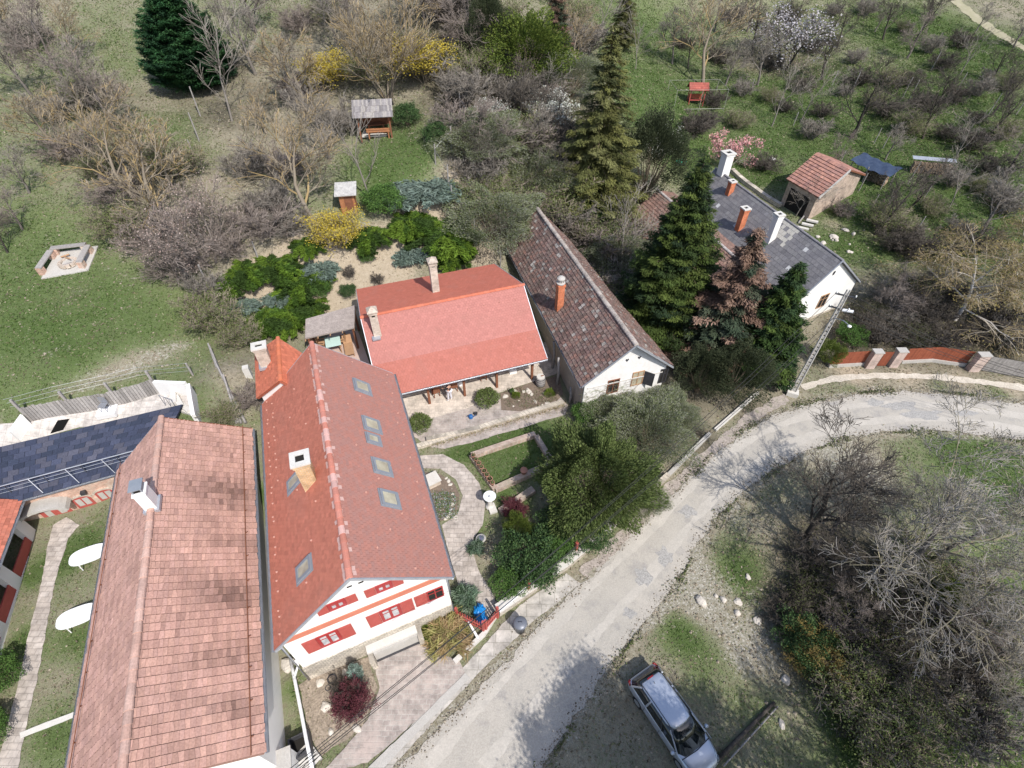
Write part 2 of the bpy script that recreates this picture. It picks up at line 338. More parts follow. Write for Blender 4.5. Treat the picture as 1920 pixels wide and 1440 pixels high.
# ground cover: (pixel x, pixel y, radius in metres, channel, amount); channels 0 green 1 sand 2 stones 3 litter; strong green and litter also paint cloud shade at the right
SPL = [(1030,1350,.1,3,.0),(1700,200,14,0,.7),(1850,300,12,0,.7),(1500,150,10,0,.6),(1650,430,6,0,.5),(1800,80,14,0,.6),(1880,450,8,0,.5),(1820,1330,4,0,.5),(1700,1100,2,0,.5),(1620,1340,3,0,.4),(1650,1220,3,3,.5),(1780,1180,3,3,.35),(1850,1400,5,0,.5),(1880,1200,4,0,.5),(1700,1400,3,0,.4),(60,600,7,0,.33),(150,660,6,0,.25),(60,440,6,0,.3),(250,600,5,0,.25),(30,180,7,0,.15),(480,60,5,0,.2),(200,620,2,3,.25),(120,560,2,3,.25),(60,680,1.5,3,.2),(30,250,6,0,.1),(200,120,7,0,.25),(300,250,4,0,.35),(330,230,3,0,.2),(780,240,5,0,.3),(780,290,4,0,.45),(700,330,4,0,.3),
 (390,760,2.5,0,.3),(600,130,7,3,.35),(430,220,3,3,.4),(560,260,4,3,.25),(420,130,4,3,.4),(260,330,5,3,.25),(380,420,5,3,.5),(300,200,5,3,.3),(100,170,6,3,.35),(20,30,5,1,.3),
 (230,690,.9,2,.38),(190,706,.8,2,.34),(150,722,.8,2,.3),(270,676,.9,2,.4),(305,662,.9,2,.36),(110,738,.7,2,.25),(335,650,.8,2,.25),(250,680,1.6,1,.25),(180,706,1.4,1,.2),(560,500,2.0,1,.9),(720,480,2.2,1,1.2),(640,490,2,1,.9),(800,400,2.0,1,1.1),(870,330,1.6,1,.8),(880,420,1.3,1,.9),(860,380,1.3,1,.9),(900,470,1.5,1,.9),(700,520,2,1,1.1),(600,560,2,1,.8),(640,540,2,1,.9),(500,540,2,1,.8),(470,520,1.4,1,.5),(445,700,2,1,.5),(440,760,1.2,3,.4),(560,470,1.5,1,.6),
 (480,620,2,3,.5),(700,0,7,3,.3),(900,100,7,3,.8),(950,300,5,3,.8),(1000,200,8,3,.8),(1000,380,4,3,.7),(900,240,3,3,.5),(1050,80,6,3,.7),(1130,520,4,3,.7),(1150,450,4,3,.6),
 (1230,230,5,0,.8),(1200,150,7,0,.6),(1210,60,9,0,.5),(1280,280,3,0,.8),(1330,180,5,0,.3),(1400,280,4,0,.45),(1500,250,5,0,.4),(1650,370,5,0,.7),(1720,330,6,0,.6),(1600,230,7,0,.5),(1750,180,8,0,.6),(1850,100,9,0,.5),(1750,60,9,0,.6),(1560,150,6,0,.35),(1650,120,7,3,.3),(1600,200,5,3,.25),(1500,120,6,3,.6),(1420,120,5,3,.6),(1880,60,9,3,.3),(1880,20,9,1,.35),(1600,460,4,0,.35),(1640,440,2,1,.4),(1700,420,4,3,.4),(1560,420,1.5,1,.5),(1850,250,8,3,.3),(1400,330,1.5,0,.7),(1440,330,2,0,.6),
 (1650,120,.1,3,.0),(1700,600,5,3,.9),(1800,560,5,3,.6),(1640,620,3,3,.9),(1850,620,4,3,.5),(1600,660,2,3,.4),
 (1330,680,4,3,.9),(1230,800,3,3,.7),(1500,640,2.5,3,.3),(1190,960,1.8,0,.5),(1010,1030,2,3,.4),
 (1430,770,1.0,1,.4),(1400,760,1.2,3,.5),(1320,830,1.2,3,.5),(1480,730,1.2,1,.45),(1600,700,1.5,1,.7),(1700,705,1.3,1,.7),(1800,712,1.3,1,.6),(1900,728,1.2,1,.6),(1600,730,.8,0,.5),(1760,722,.9,0,.5),(1880,740,1.0,0,.6),
 (1600,860,1.6,2,.5),(1560,870,1.4,2,.5),(1640,890,1.8,2,.4),(1860,870,3,0,.7),(1800,840,1.8,0,.5),(1700,900,2,0,.2),(1900,950,2.5,0,.3),
 (1300,1050,1.4,2,.4),(1380,1060,1.6,0,.45),(1420,1100,1.6,0,.5),(1340,1130,1.4,2,.45),(1370,1180,1.2,0,.35),(1440,1300,1.3,0,.35),(1330,1240,1.0,0,.35),(1280,1190,1.0,0,.7),(1400,1200,1.6,2,.6),(1300,1120,1.0,2,.6),(1450,1250,1.5,2,.3),(1500,1350,1.5,2,.25),(1180,1350,2.0,3,.35),(1250,1250,.8,3,.2),(1060,1420,1.5,3,.2),(1550,1100,3,3,.7),(1650,1150,3.5,3,1.0),(1620,1250,2,3,.5),(1750,1230,2,3,.5),(1700,1380,3,0,.25),(1850,1300,3,0,.4),(1860,1150,3,0,.3),(1500,1160,2,3,.4),(1480,1020,2,0,.4),(1430,990,1.5,2,.3),(1560,1020,3,3,.4),
 (890,840,1.0,0,.9),(930,830,1.0,0,.9),(850,855,.6,0,.8),(990,800,1.0,0,.9),(960,860,1.0,0,1.2),(930,890,.8,0,1.2),(1000,860,.9,0,1.2),(970,950,.8,0,.8),(950,930,.5,0,.8),(1040,830,1.5,0,.9),(900,990,.5,0,.4),(910,1040,.5,1,.4),
 (120,1050,1.2,0,.6),(140,1200,1.2,0,.5),(110,1380,1.2,0,.5),(170,1010,.9,0,.5),(60,1080,.6,0,.8),(50,1200,.6,0,.8),(130,1150,.5,3,.3),(100,1270,.8,2,.2),
 (490,930,.5,0,.8),(497,1080,.4,0,.6),(555,1290,.45,0,.6),(580,1350,.45,0,.6),(620,1290,1.0,3,.5),(640,1340,1.0,3,.6),(600,1260,.5,2,.3),(690,1330,.8,3,.3),(620,1400,.6,0,.4),(530,1250,.6,1,.3)]
Zn = np.zeros((len(gx), 4)); Zn[:,0] = .45; Zn[:,3] = .05
for px, py, r, ch, am in SPL:
    p = gp(px, py); d2 = (gx-p.x)**2+(gy-p.y)**2; Zn[:,ch] += am*np.exp(-d2/(r*r))
    if ch in (1,2,3): Zn[:,0] -= .8*am*np.exp(-d2/(r*r))
Zn = np.clip(Zn, 0, 1)
nx, ny = len(ax), len(ay); idx = np.arange(nx*ny).reshape(ny, nx)
Fq = np.stack([idx[:-1,:-1], idx[:-1,1:], idx[1:,1:], idx[1:,:-1]], -1).reshape(-1, 4)
mg = bpy.data.materials.new('ground_cover'); mg.use_nodes = True
def ground_mat(m):
    t = m.node_tree; N = t.nodes; L = t.links; B = N['Principled BSDF']; tc = N.new('ShaderNodeTexCoord')
    a = N.new('ShaderNodeAttribute'); a.attribute_name = 'Col'; sp = N.new('ShaderNodeSeparateColor'); L.new(a.outputs['Color'], sp.inputs[0])
    def nz(sc, det=6, r=.65):
        n = N.new('ShaderNodeTexNoise'); n.inputs['Scale'].default_value = sc; n.inputs['Detail'].default_value = det; n.inputs['Roughness'].default_value = r
        L.new(tc.outputs['Object'], n.inputs['Vector']); return n.outputs['Fac']
    def mth(op, a_, b_):
        q = N.new('ShaderNodeMath'); q.operation = op
        for i, v in enumerate((a_, b_)):
            if hasattr(v, 'node'): L.new(v, q.inputs[i])
            else: q.inputs[i].default_value = v
        return q.outputs[0]
    def rng(v, lo, hi, o0=0, o1=1):
        r = N.new('ShaderNodeMapRange'); r.inputs[1].default_value = lo; r.inputs[2].default_value = hi; r.inputs[3].default_value = o0; r.inputs[4].default_value = o1; L.new(v, r.inputs[0]); return r.outputs[0]
    def mix(f, c1, c2, bt='MIX'):
        x = N.new('ShaderNodeMix'); x.data_type = 'RGBA'; x.blend_type = bt
        if hasattr(f, 'node'): L.new(f, x.inputs[0])
        else: x.inputs[0].default_value = f
        for i, q in ((6,c1),(7,c2)):
            if hasattr(q, 'node'): L.new(q, x.inputs[i])
            else: x.inputs[i].default_value = (*q, 1)
        return x.outputs[2]
    n1 = nz(.45, 8); n2 = nz(5, 6, .75); n3 = nz(28, 3)
    dry = mix(rng(n2, .35, .65), (.19,.165,.115), (.36,.33,.25)); grn = mix(rng(n1, .35, .65), (.08,.12,.035), (.14,.175,.065))
    grn = mix(rng(n3, .3, .7), grn, (.16,.19,.095))
    pert = mth('ADD', mth('MULTIPLY', mth('SUBTRACT', n1, .5), 1.1), mth('MULTIPLY', mth('SUBTRACT', n2, .5), 1.3))
    grn = mix(rng(mth('ADD', sp.outputs[0], mth('MULTIPLY', pert, .5)), .75, 1.15), grn, mix(rng(n2, .35, .65), (.035,.075,.015), (.075,.12,.03)))  # deep green also darkens orchard and lower right in place of cloud shade
    c = mix(rng(mth('ADD', sp.outputs[0], pert), .25, .75), dry, grn)
    lit = mix(rng(n3, .3, .7), (.045,.045,.03), (.15,.13,.095)); c = mix(rng(mth('ADD', a.outputs['Alpha'], pert), .3, .8), c, lit)  # litter tone deepened to stand in for shade over the right side
    c = mix(rng(mth('ADD', sp.outputs[1], mth('MULTIPLY', pert, .7)), .3, .7), c, mix(rng(n2, .3, .7), (.31,.255,.18), (.45,.38,.29)))
    vo = N.new('ShaderNodeTexVoronoi'); vo.inputs['Scale'].default_value = 8; vo.inputs['Randomness'].default_value = 1; L.new(tc.outputs['Object'], vo.inputs['Vector'])
    st = mix(rng(vo.outputs['Distance'], .1, .5), (.50,.47,.42), (.30,.28,.22)); c = mix(rng(mth('ADD', sp.outputs[2], mth('MULTIPLY', pert, 1.6)), .35, .65), c, st)
    fn = rng(nz(38, 4, .8), .3, .7, .55, 1.4); cc = N.new('ShaderNodeCombineColor'); [L.new(fn, cc.inputs[i]) for i in range(3)]; c = mix(1.0, c, cc.outputs[0], 'MULTIPLY')
    L.new(c, B.inputs['Base Color']); B.inputs['Roughness'].default_value = .95; B.inputs['Specular IOR Level'].default_value = .1
    b = N.new('ShaderNodeBump'); b.inputs['Strength'].default_value = .7; b.inputs['Distance'].default_value = .08; L.new(nz(14, 5, .7), b.inputs['Height']); L.new(b.outputs[0], B.inputs['Normal'])
ground_mat(mg)
def zone(x, y):
    xi = np.clip(np.searchsorted(ax, x), 0, nx-1); yi = np.clip(np.searchsorted(ay, y), 0, ny-1)
    return Zn[yi*nx+xi]

COVER = []     # polygons where no grass grows
def inpoly(x, y, P):
    r = np.zeros(len(x), bool); n = len(P)
    for i in range(n):
        x1, y1 = P[i]; x2, y2 = P[(i+1) % n]
        c = ((y1 > y) != (y2 > y)); r ^= c & (x < (x2-x1)*(y-y1)/((y2-y1) or 1e-9)+x1)
    return r
def near_road(pts, r, am, ch):
    P = np.array(pts); A_, B_ = P[:-1], P[1:]; sel = np.where((gx > -20) & (gx < 60) & (gy > -6) & (gy < 40))[0]; x, y = gx[sel], gy[sel]; dm = np.full(len(x), 9.)
    for a, b in zip(A_, B_):
        d = b-a; t = np.clip(((x-a[0])*d[0]+(y-a[1])*d[1])/(d@d+1e-9), 0, 1); dm = np.minimum(dm, np.hypot(x-a[0]-t*d[0], y-a[1]-t*d[1]))
    Zn[sel, ch] = np.clip(Zn[sel, ch]+am*np.exp(-(dm/r)**2), 0, 1); Zn[sel, 0] = np.clip(Zn[sel, 0]-.5*am*np.exp(-(dm/r)**2), 0, 1)
def drape(name, poly, m, off=.02, jit=0.0, step=.35, seed=0, cover=True, flat=None, parent=None):
    """a sheet on the ground; poly in world xy"""
    R = random.Random(seed); pts = []
    n = len(poly)
    for i in range(n):
        a = Vector(poly[i][:2]); b = Vector(poly[(i+1) % n][:2]); k = max(1, int((b-a).length/(.25 if jit else 2)))
        nrm = Vector((-(b-a).y, (b-a).x)).normalized() if (b-a).length > 0 else Vector((0,0))
        for j in range(k):
            p = a.lerp(b, j/k)
            if jit and j: p = p+nrm*(jit*(R.random()-.5)+jit*.8*math.sin((p.x+p.y)*1.7+seed)*.5)
            pts.append(p)
    if cover: COVER.append([(p.x, p.y) for p in pts])
    bm = bmesh.new(); vs = [bm.verts.new((p.x, p.y, 0)) for p in pts]; f = bm.faces.new(vs)
    f.normal_update()
    if f.normal.z < 0: f.normal_flip()
    bmesh.ops.triangulate(bm, faces=[f])
    x0 = min(p.x for p in pts); x1 = max(p.x for p in pts); y0 = min(p.y for p in pts); y1 = max(p.y for p in pts)
    if flat is None:
        for a0, a1, no in ((x0, x1, (1,0,0)), (y0, y1, (0,1,0))):
            q = math.ceil(a0/step)*step
            while q < a1:
                bmesh.ops.bisect_plane(bm, geom=bm.verts[:]+bm.edges[:]+bm.faces[:], plane_co=(q*no[0], q*no[1], 0), plane_no=no, dist=1e-5); q += step
    V = np.array([v.co[:] for v in bm.verts]); z = terv(V[:,0], V[:,1])+off if flat is None else np.full(len(V), flat)
    for v, zz in zip(bm.verts, z): v.co.z = zz
    me = bpy.data.meshes.new(name); bm.to_mesh(me); bm.free(); me.materials.append(m); me.polygons.foreach_set('use_smooth', [True]*len(me.polygons))
    o = bpy.data.objects.new(name, me); COL.objects.link(o)
    if parent: o.parent = parent
    return o
def G(*pp): return [tuple(gp(*p)[:2]) for p in pp]
def smooth(pts, it=2):
    for _ in range(it):
        q = [pts[0]]
        for a, b in zip(pts[:-1], pts[1:]):
            q += [(a[0]*.75+b[0]*.25, a[1]*.75+b[1]*.25), (a[0]*.25+b[0]*.75, a[1]*.25+b[1]*.75)]
        pts = q+[pts[-1]]
    return pts
road_m = mk('gravel_road', (.44,.405,.355), (.365,.34,.30), ns=.5, nc=.6, fine=.13, fs=18, stain=(.28,.265,.255), ss=1.0, sc=.8, bump=.5, bs=25)
upper = G((700,1500),(745,1440),(870,1322),(985,1200),(1100,1082),(1200,985),(1290,900),(1370,826),(1450,778),(1560,746),(1700,733),(1800,742),(1920,757),(2100,790))
lower = G((2100,860),(1920,826),(1800,810),(1700,806),(1600,814),(1520,842),(1430,890),(1370,940),(1325,990),(1290,1050),(1250,1120),(1190,1185),(1120,1280),(1060,1370),(1015,1440),(970,1510))
near_road(smooth(upper), .5, .6, 2); near_road(smooth(lower), .55, .6, 2); near_road(smooth(upper), .4, .3, 1); near_road(smooth(lower), .4, .3, 1)
g = npmesh('ground', np.stack([gx, gy, gz], 1), Fq, mg, Zn, smooth=True); struct(g)
end = [(-16,-14),(-30,-30),(-22,-36),(-8,-18)]
road = drape('road', smooth(lower)+end[::-1][0:1]+[(-30,-36),(-34,-30)]+smooth(upper), road_m, .03, .22, .35, 3); struct(road)
track_m = mk('compacted_wheel_track', (.475,.44,.39), (.42,.39,.345), ns=1.2, fine=.12, fs=16, stain=(.37,.345,.31), ss=1.3, sc=.8)
for i_, tr_ in enumerate((((800,1440),(930,1290),(1050,1160),(1170,1040),(1250,960),(1340,868),(1420,815),(1520,775),(1620,758),(1720,756),(1850,770),(1960,788)), ((905,1440),(1010,1312),(1115,1190),(1215,1085),(1280,1000),(1355,915),(1430,857),(1530,812),(1630,789),(1730,783),(1850,795),(1960,815)))):
    c_ = smooth([tuple(gp(*q)[:2]) for q in tr_]); L_ = []; R_ = []
    for k_ in range(len(c_)):
        a_ = c_[max(0,k_-1)]; b_ = c_[min(len(c_)-1,k_+1)]; l_ = math.hypot(b_[0]-a_[0], b_[1]-a_[1]); n_ = (-(b_[1]-a_[1])/l_, (b_[0]-a_[0])/l_); w_ = .24+.07*math.sin(k_*.9+i_)
        L_.append((c_[k_][0]+n_[0]*w_, c_[k_][1]+n_[1]*w_)); R_.append((c_[k_][0]-n_[0]*w_, c_[k_][1]-n_[1]*w_))
    struct(drape('wheel_track', L_+R_[::-1], track_m, .034, .10, .35, i_+5, cover=False))
patch_m = mk('patched_asphalt', (.30,.29,.275), (.36,.345,.325), ns=4, fine=.3, fs=14)
for i_, (px_, py_, rx_, ry_) in enumerate(((1246,1044,.42,.5),(1206,1082,.40,.5),(1180,1150,.3,.25),(1290,960,.5,.35),(1690,762,1.1,.35),(1730,778,1.3,.4),(1640,755,.6,.3),(1810,775,.7,.25),(1060,1260,.35,.3),(1420,880,.5,.4))):
    c_ = gp(px_, py_); q_ = [(c_.x+rx_*math.cos(t_*.393)*(1+.35*math.sin(t_*2.1+i_)), c_.y+ry_*math.sin(t_*.393)*(1+.35*math.cos(t_*1.7+i_*2))) for t_ in range(16)]
    struct(drape('road_patch', q_, patch_m, .038, .12, .35, i_, cover=False))
vg = mk('gravel_verge', (.44,.41,.35), (.30,.28,.22), ns=2.5, nc=.5, fine=.3, fs=14, bump=.6)
slabs = drape('sidewalk', G((700,1440),(790,1340),(870,1250),(975,1135),(1062,1075),(1090,1095),(1000,1165),(905,1255),(820,1345),(735,1440)), M['slabs'], .035, .05, seed=5); struct(slabs)
s2 = drape('sidewalk', G((1085,1070),(1170,990),(1240,918),(1330,838),(1400,775),(1470,738),(1480,752),(1415,790),(1345,850),(1255,930),(1190,1000),(1105,1085)), mk('worn_brick_walk', (.30,.26,.23), (.38,.33,.29), ns=3, fine=.3, fs=10, stain=(.2,.2,.13), ss=2), .035, .15, seed=6); struct(s2)
s3 = drape('path', smooth(G((1500,722),(1560,704),(1620,700),(1700,699),(1800,706),(1920,722),(1960,730)))+smooth(G((1960,742),(1920,734),(1800,716),(1700,709),(1620,711),(1560,716),(1510,732))), mk('pale_dirt_path', (.56,.51,.43), (.44,.39,.32), ns=1.5, fine=.2, fs=10), .03, .15, seed=7); struct(s3)
fc = drape('forecourt', G((690,1430),(600,1455),(655,1392),(690,1350),(712,1290),(697,1232),(776,1190),(815,1222),(860,1236),(872,1262),(800,1335)), M['pave_red'], .04, .05, seed=8); struct(fc)
kb = drape('kerb_strip', G((690,1440),(800,1335),(872,1262),(882,1272),(812,1345),(720,1440)), M['concrete'], .06, .03, seed=9, cover=False); struct(kb)
# garden paths
gpth = drape('garden_path', G((784,855),(830,852),(870,872),(898,905),(910,945),(905,985),(888,1010),(885,1030),(900,1075),(925,1115),(932,1142),(905,1168),(868,1128),(856,1085),(840,1030),(828,985),(858,965),(868,930),(855,900),(826,880),(792,878)), M['pave'], .04, .03, seed=10); struct(gpth)
crt = drape('courtyard_path', G((775,815),(800,838),(835,842),(900,826),(960,808),(1060,778),(1065,760),(1050,742),(960,762),(880,790),(800,812)), M['pave_red'], .03, .05, seed=11); struct(crt)
lp = drape('garden_path', G((100,985),(125,970),(150,985),(128,1010),(112,1060),(95,1140),(80,1220),(60,1320),(35,1440),(-5,1440),(20,1340),(48,1220),(72,1120),(88,1030)), M['pave'], .03, .06, seed=12); struct(lp)
lp2 = drape('concrete_edging', G((38,1374),(140,1335),(142,1345),(40,1385)), M['concrete_l'], .05, .02, seed=13); struct(lp2)
hp = drape('hill_path', G((1780,-20),(1850,40),(1920,85),(2000,130),(2000,140),(1918,95),(1840,50),(1770,-10)), mk('dirt_track', (.38,.34,.24), (.3,.28,.17), ns=1), .05, .3, seed=14); struct(hp)
# ------------------------------------------------------------------ building helpers
def V3(p, z=None): return Vector((p[0], p[1], p[2] if z is None else z))
def tiles(name, slopes, m, pal, tw=.2, th=.17, lift=.018, thick=.14, parent=None, seed=1, stagger=.5, jit=.004, patch=None, wob=0.0, gap=.035, cv=.10):
    """roof covering laid tile by tile on each slope (eave0, eave1, ridge1, ridge0), with its deck under it"""
    R = np.random.RandomState(seed); Vs = []; Fs = []; Cs = []; n0 = 0; pal = np.array(pal, float)
    for (e0, e1, r1, r0) in slopes:
        e0, e1, r1, r0 = [np.array(q[:], float) for q in (e0, e1, r1, r0)]
        n = np.cross(e1-e0, r0-e0); n /= np.linalg.norm(n)
        if n[2] < 0: n = -n
        L = np.linalg.norm(e1-e0); H = .5*(np.linalg.norm(r0-e0)+np.linalg.norm(r1-e1)); nr = max(1, int(H/th)); nc = max(1, int(L/tw))
        I, J = np.meshgrid(np.arange(nr), np.arange(-1, nc+1), indexing='ij'); I = I.ravel(); J = J.ravel()
        s0 = (J+stagger*(I % 2))/nc; s1 = s0+(1-gap)/nc; k = (s1 > 0) & (s0 < 1); I, s0, s1 = I[k], np.clip(s0[k], 0, 1), np.clip(s1[k], 0, 1)
        t0 = (I-.12)/nr; t1 = (I+1)/nr
        def P(s, t): return (e0*(1-s)[:,None]+e1*s[:,None])*(1-t)[:,None]+(r0*(1-s)[:,None]+r1*s[:,None])*t[:,None]
        j = lambda: (R.rand(len(I))-.5)*jit*2
        a, b, c, d = P(s0, t0+j()), P(s1, t0+j()), P(s1, t1), P(s0, t1)
        def hh(p): return wob*(np.sin(p[:,0]*1.1+p[:,1]*.9)+.6*np.sin(p[:,0]*2.3-p[:,1]*1.7))
        l = (lift+j()*.8)[:,None]*n
        A, B = a+l+n*hh(a)[:,None], b+l+(R.rand(len(I))*jit)[:,None]*n+n*hh(b)[:,None]; C, D = c+n*.002+n*hh(c)[:,None], d+n*.002+n*hh(d)[:,None]
        A2, B2 = A-n*.035, B-n*.035
        m_ = len(I); Vs.append(np.stack([A,B,C,D,A2,B2], 1).reshape(-1,3)); b0 = n0+np.arange(m_)[:,None]*6
        Fs += [b0+np.array([0,1,2,3]), b0+np.array([4,5,1,0])]
        col = pal[R.randint(0, len(pal), m_)]*(1+cv*R.randn(m_)[:,None])
        if patch is not None: col = patch(A, I, s0, t0, col, R)
        Cs.append(np.repeat(np.clip(col, 0, 1), 6, 0)); n0 += m_*6
        gs, gt = np.meshgrid(np.linspace(0,1,25), np.linspace(0,1,9)); gs, gt = gs.ravel(), gt.ravel(); T = P(gs, gt); T = T+n*hh(T)[:,None]-n*.022; Bm = P(gs, gt)-n*thick; ng = len(T)
        Vs.append(np.concatenate([T, Bm])); gi_ = np.arange(ng).reshape(9,25); fq = np.stack([gi_[:-1,:-1], gi_[:-1,1:], gi_[1:,1:], gi_[1:,:-1]], -1).reshape(-1,4)
        rim = np.concatenate([gi_[0,:], gi_[1:,-1], gi_[-1,-2::-1], gi_[-2::-1,0]]); rq = np.stack([rim[:-1], rim[:-1]+ng, rim[1:]+ng, rim[1:]], -1)
        Fs += [fq+n0, fq[:,::-1]+ng+n0, rq+n0]; Cs.append(np.tile(pal.mean(0)*.6, (2*ng,1))); n0 += 2*ng
    return npmesh(name, np.concatenate(Vs), np.concatenate(Fs), m, np.concatenate(Cs), parent)
def ridge_caps(p0, p1, m, pal, parent, r=.13, step=.38, seed=2, jag=.006, name='ridge_tiles'):
    R = random.Random(seed); mb = MB(); p0 = Vector(p0); p1 = Vector(p1); n = max(1, int((p1-p0).length/step)); d = (p1-p0).normalized(); up = Vector((0,0,1)); s = d.cross(up).normalized()
    for i in range(n):
        a = p0.lerp(p1, i/n); b = p0.lerp(p1, (i+1.12)/n); ra = r*1.08; rb = r*.92; kk = .88+.24*R.random(); c = tuple(x*kk for x in R.choice(pal)); o = up*(R.random()*jag-.03)
        vs = []
        for q, rr in ((a, ra), (b, rb)):
            for k in range(7):
                t = math.pi*k/6; vs.append(q+o+s*math.cos(t)*rr+up*math.sin(t)*rr*.85)
        mb.add(vs, [(k, k+1, k+8, k+7) for k in range(6)]+[(6,5,4,3,2,1,0)], c)
    return mb.build(name, m, parent, smooth=False)
def pipe(name, pts, r, m, parent, k=8): return MB().tube(pts, r, k).build(name, m, parent, smooth=True)
def gutter(p0, p1, parent, m=None, out=None, r=.06):
    p0, p1 = Vector(p0), Vector(p1); d = (p1-p0).normalized(); s = out or d.cross(Vector((0,0,1))); c = s.normalized()*.07-Vector((0,0,.05)); vs = []; mb = MB()
    for q in (p0, p1):
        for k in range(7):
            t = math.pi*k/6; vs.append(q+c+s.normalized()*math.cos(t)*r*1.2-Vector((0,0,1))*math.sin(t)*r)
    mb.add(vs, [(k,k+1,k+8,k+7) for k in range(6)]+[(k+7,k+8,k+1,k) for k in range(6)])
    return mb.build('gutter', m or M['zinc'], parent, smooth=False)
def fasc(p0, p1, parent, m, h=.14, w=.05, name='verge_board'):
    """board along the sloping edge of a gable"""
    mb = MB(); mb.hull([p0+Vector((0,0,.03)), p1+Vector((0,0,.03)), p1-Vector((0,0,h)), p0-Vector((0,0,h))], w, d=(p1-p0).cross(Vector((0,0,1))).normalized()); return mb.build(name, m, parent)
def gable_walls(fl, fr, rr, rl, ridf, ridr, zb, m, parent, ins=.35, gi=.35, drop=.16, name='wall'):
    """outer walls under a gable roof; returns the wall-foot corners"""
    fl, fr, rr, rl, ridf, ridr = [Vector(q) for q in (fl, fr, rr, rl, ridf, ridr)]
    side = (rl-fl).normalized(); sideR = (rr-fr).normalized()
    def wp(e, r, sd, sg):    # foot of the roof minus overhang: move inward along the roof slope, then along the ridge
        d = (r-e); d.z = 0; L = d.length; t = ins/L; q = e.lerp(Vector((r.x, r.y, r.z)), t); q = q+sd*gi*sg; q.z -= drop; return q
    a, b, c, d = wp(fl, ridf, side, 1), wp(fr, ridf, sideR, 1), wp(rr, ridr, sideR, -1), wp(rl, ridr, side, -1)
    A = ridf+((ridr-ridf).normalized())*gi; A.z -= drop+.02; B = ridr-((ridr-ridf).normalized())*gi; B.z -= drop+.02
    f = [Vector((q.x, q.y, zb)) for q in (a,b,c,d)]
    # project the gable apex into the plane of the gable wall
    def proj(Ap, p, q):
        n = (q-p).cross(Vector((0,0,1))).normalized(); return Ap-n*((Ap-p).dot(n))
    A = proj(A, f[0], f[1]); B = proj(B, f[2], f[3])
    vs = f+[a,b,c,d,A,B]
    mb = MB().add(vs, [(0,1,5,8,4),(1,2,6,5),(2,3,7,9,6),(3,0,4,7)]); mb.build(name, m, parent)
    return dict(f=f, t=[a,b,c,d], apf=A, apr=B)
class Wall:
    """frame on an upright wall: x to the right seen from outside, y outward, z up (world height)"""
    def __init__(s, p0, p1):
        s.o = Vector((p0.x, p0.y, 0)); d = Vector((p1.x-p0.x, p1.y-p0.y, 0)); s.L = d.length; s.x = d.normalized(); s.n = s.x.cross(Vector((0,0,1))).normalized()
    def pt(s, x, z, y=0): return s.o+s.x*x+s.n*y+Vector((0,0,z))
    def px(s, px, py):
        d = Vector(_ray(px, py)); c = Vector((0,0,CH)); t = (s.o-c).dot(s.n)/d.dot(s.n); q = c+d*t; return ((q-s.o).dot(s.x), q.z)
    def box(s, mb, x0, x1, y0, y1, z0, z1, col=None):
        vs = [s.pt(x, z, y) for z in (z0, z1) for x, y in ((x0,y1),(x1,y1),(x1,y0),(x0,y0))]
        return mb.add(vs, [(3,2,1,0),(4,5,6,7),(0,1,5,4),(1,2,6,5),(2,3,7,6),(3,0,4,7)], col)
    def poly(s, mb, pts, y0, y1, col=None):
        n = len(pts); vs = [s.pt(x, z, y1) for x, z in pts]+[s.pt(x, z, y0) for x, z in pts]
        return mb.add(vs, [tuple(range(n)), tuple(range(n, 2*n))[::-1]]+[(i, i+n, (i+1) % n+n, (i+1) % n) for i in range(n)], col)
def window(W, cx, cz, w, h, parent, fm, pm=None, shutters=0.0, sm=None, sill=None, mull=2, left=True, right=True, t=.06):
    mb = MB(); x0, x1, z0, z1 = cx-w/2, cx+w/2, cz-h/2, cz+h/2
    for a in ((x0,x1,z0,z0+t),(x0,x1,z1-t,z1),(x0,x0+t,z0+t,z1-t),(x1-t,x1,z0+t,z1-t)): W.box(mb, a[0], a[1], -.05, .045, a[2], a[3])
    for i in range(1, mull):
        q = x0+w*i/mull; W.box(mb, q-t*.45, q+t*.45, -.05, .04, z0+t, z1-t)
    W.box(mb, x0+t, x1-t, -.05, .036, z0+h*.66-.015, z0+h*.66+.015)
    f = mb.build('window', fm, parent)
    W.box(MB(), x0, x1, 0, 0, z0, z1)
    p = MB(); W.box(p, x0+t, x1-t, -.06, .015, z0+t, z1-t); p.build('pane', pm or M['glass'], f)
    if sill: s = MB(); W.box(s, x0-.06, x1+.06, -.02, .12, z0-.06, z0-.004); s.build('sill', sill, f)
    if shutters:
        for sg, ok in ((-1, left), (1, right)):
            if not ok: continue
            s = MB(); a = x0-shutters-.01 if sg < 0 else x1+.01; W.box(s, a, a+shutters, .012, .05, z0, z1)
            for i in range(int(h/.09)): W.box(s, a+.05, a+shutters-.05, .05, .062, z0+.05+i*.09, z0+.11+i*.09)
            s.build('shutter', sm, f)
    return f
def plane_hit(px, p0, p1, p2):
    n = (p1-p0).cross(p2-p0); d = Vector(_ray(*px)); c = Vector((0,0,CH)); return c+d*((p0-c).dot(n)/d.dot(n))
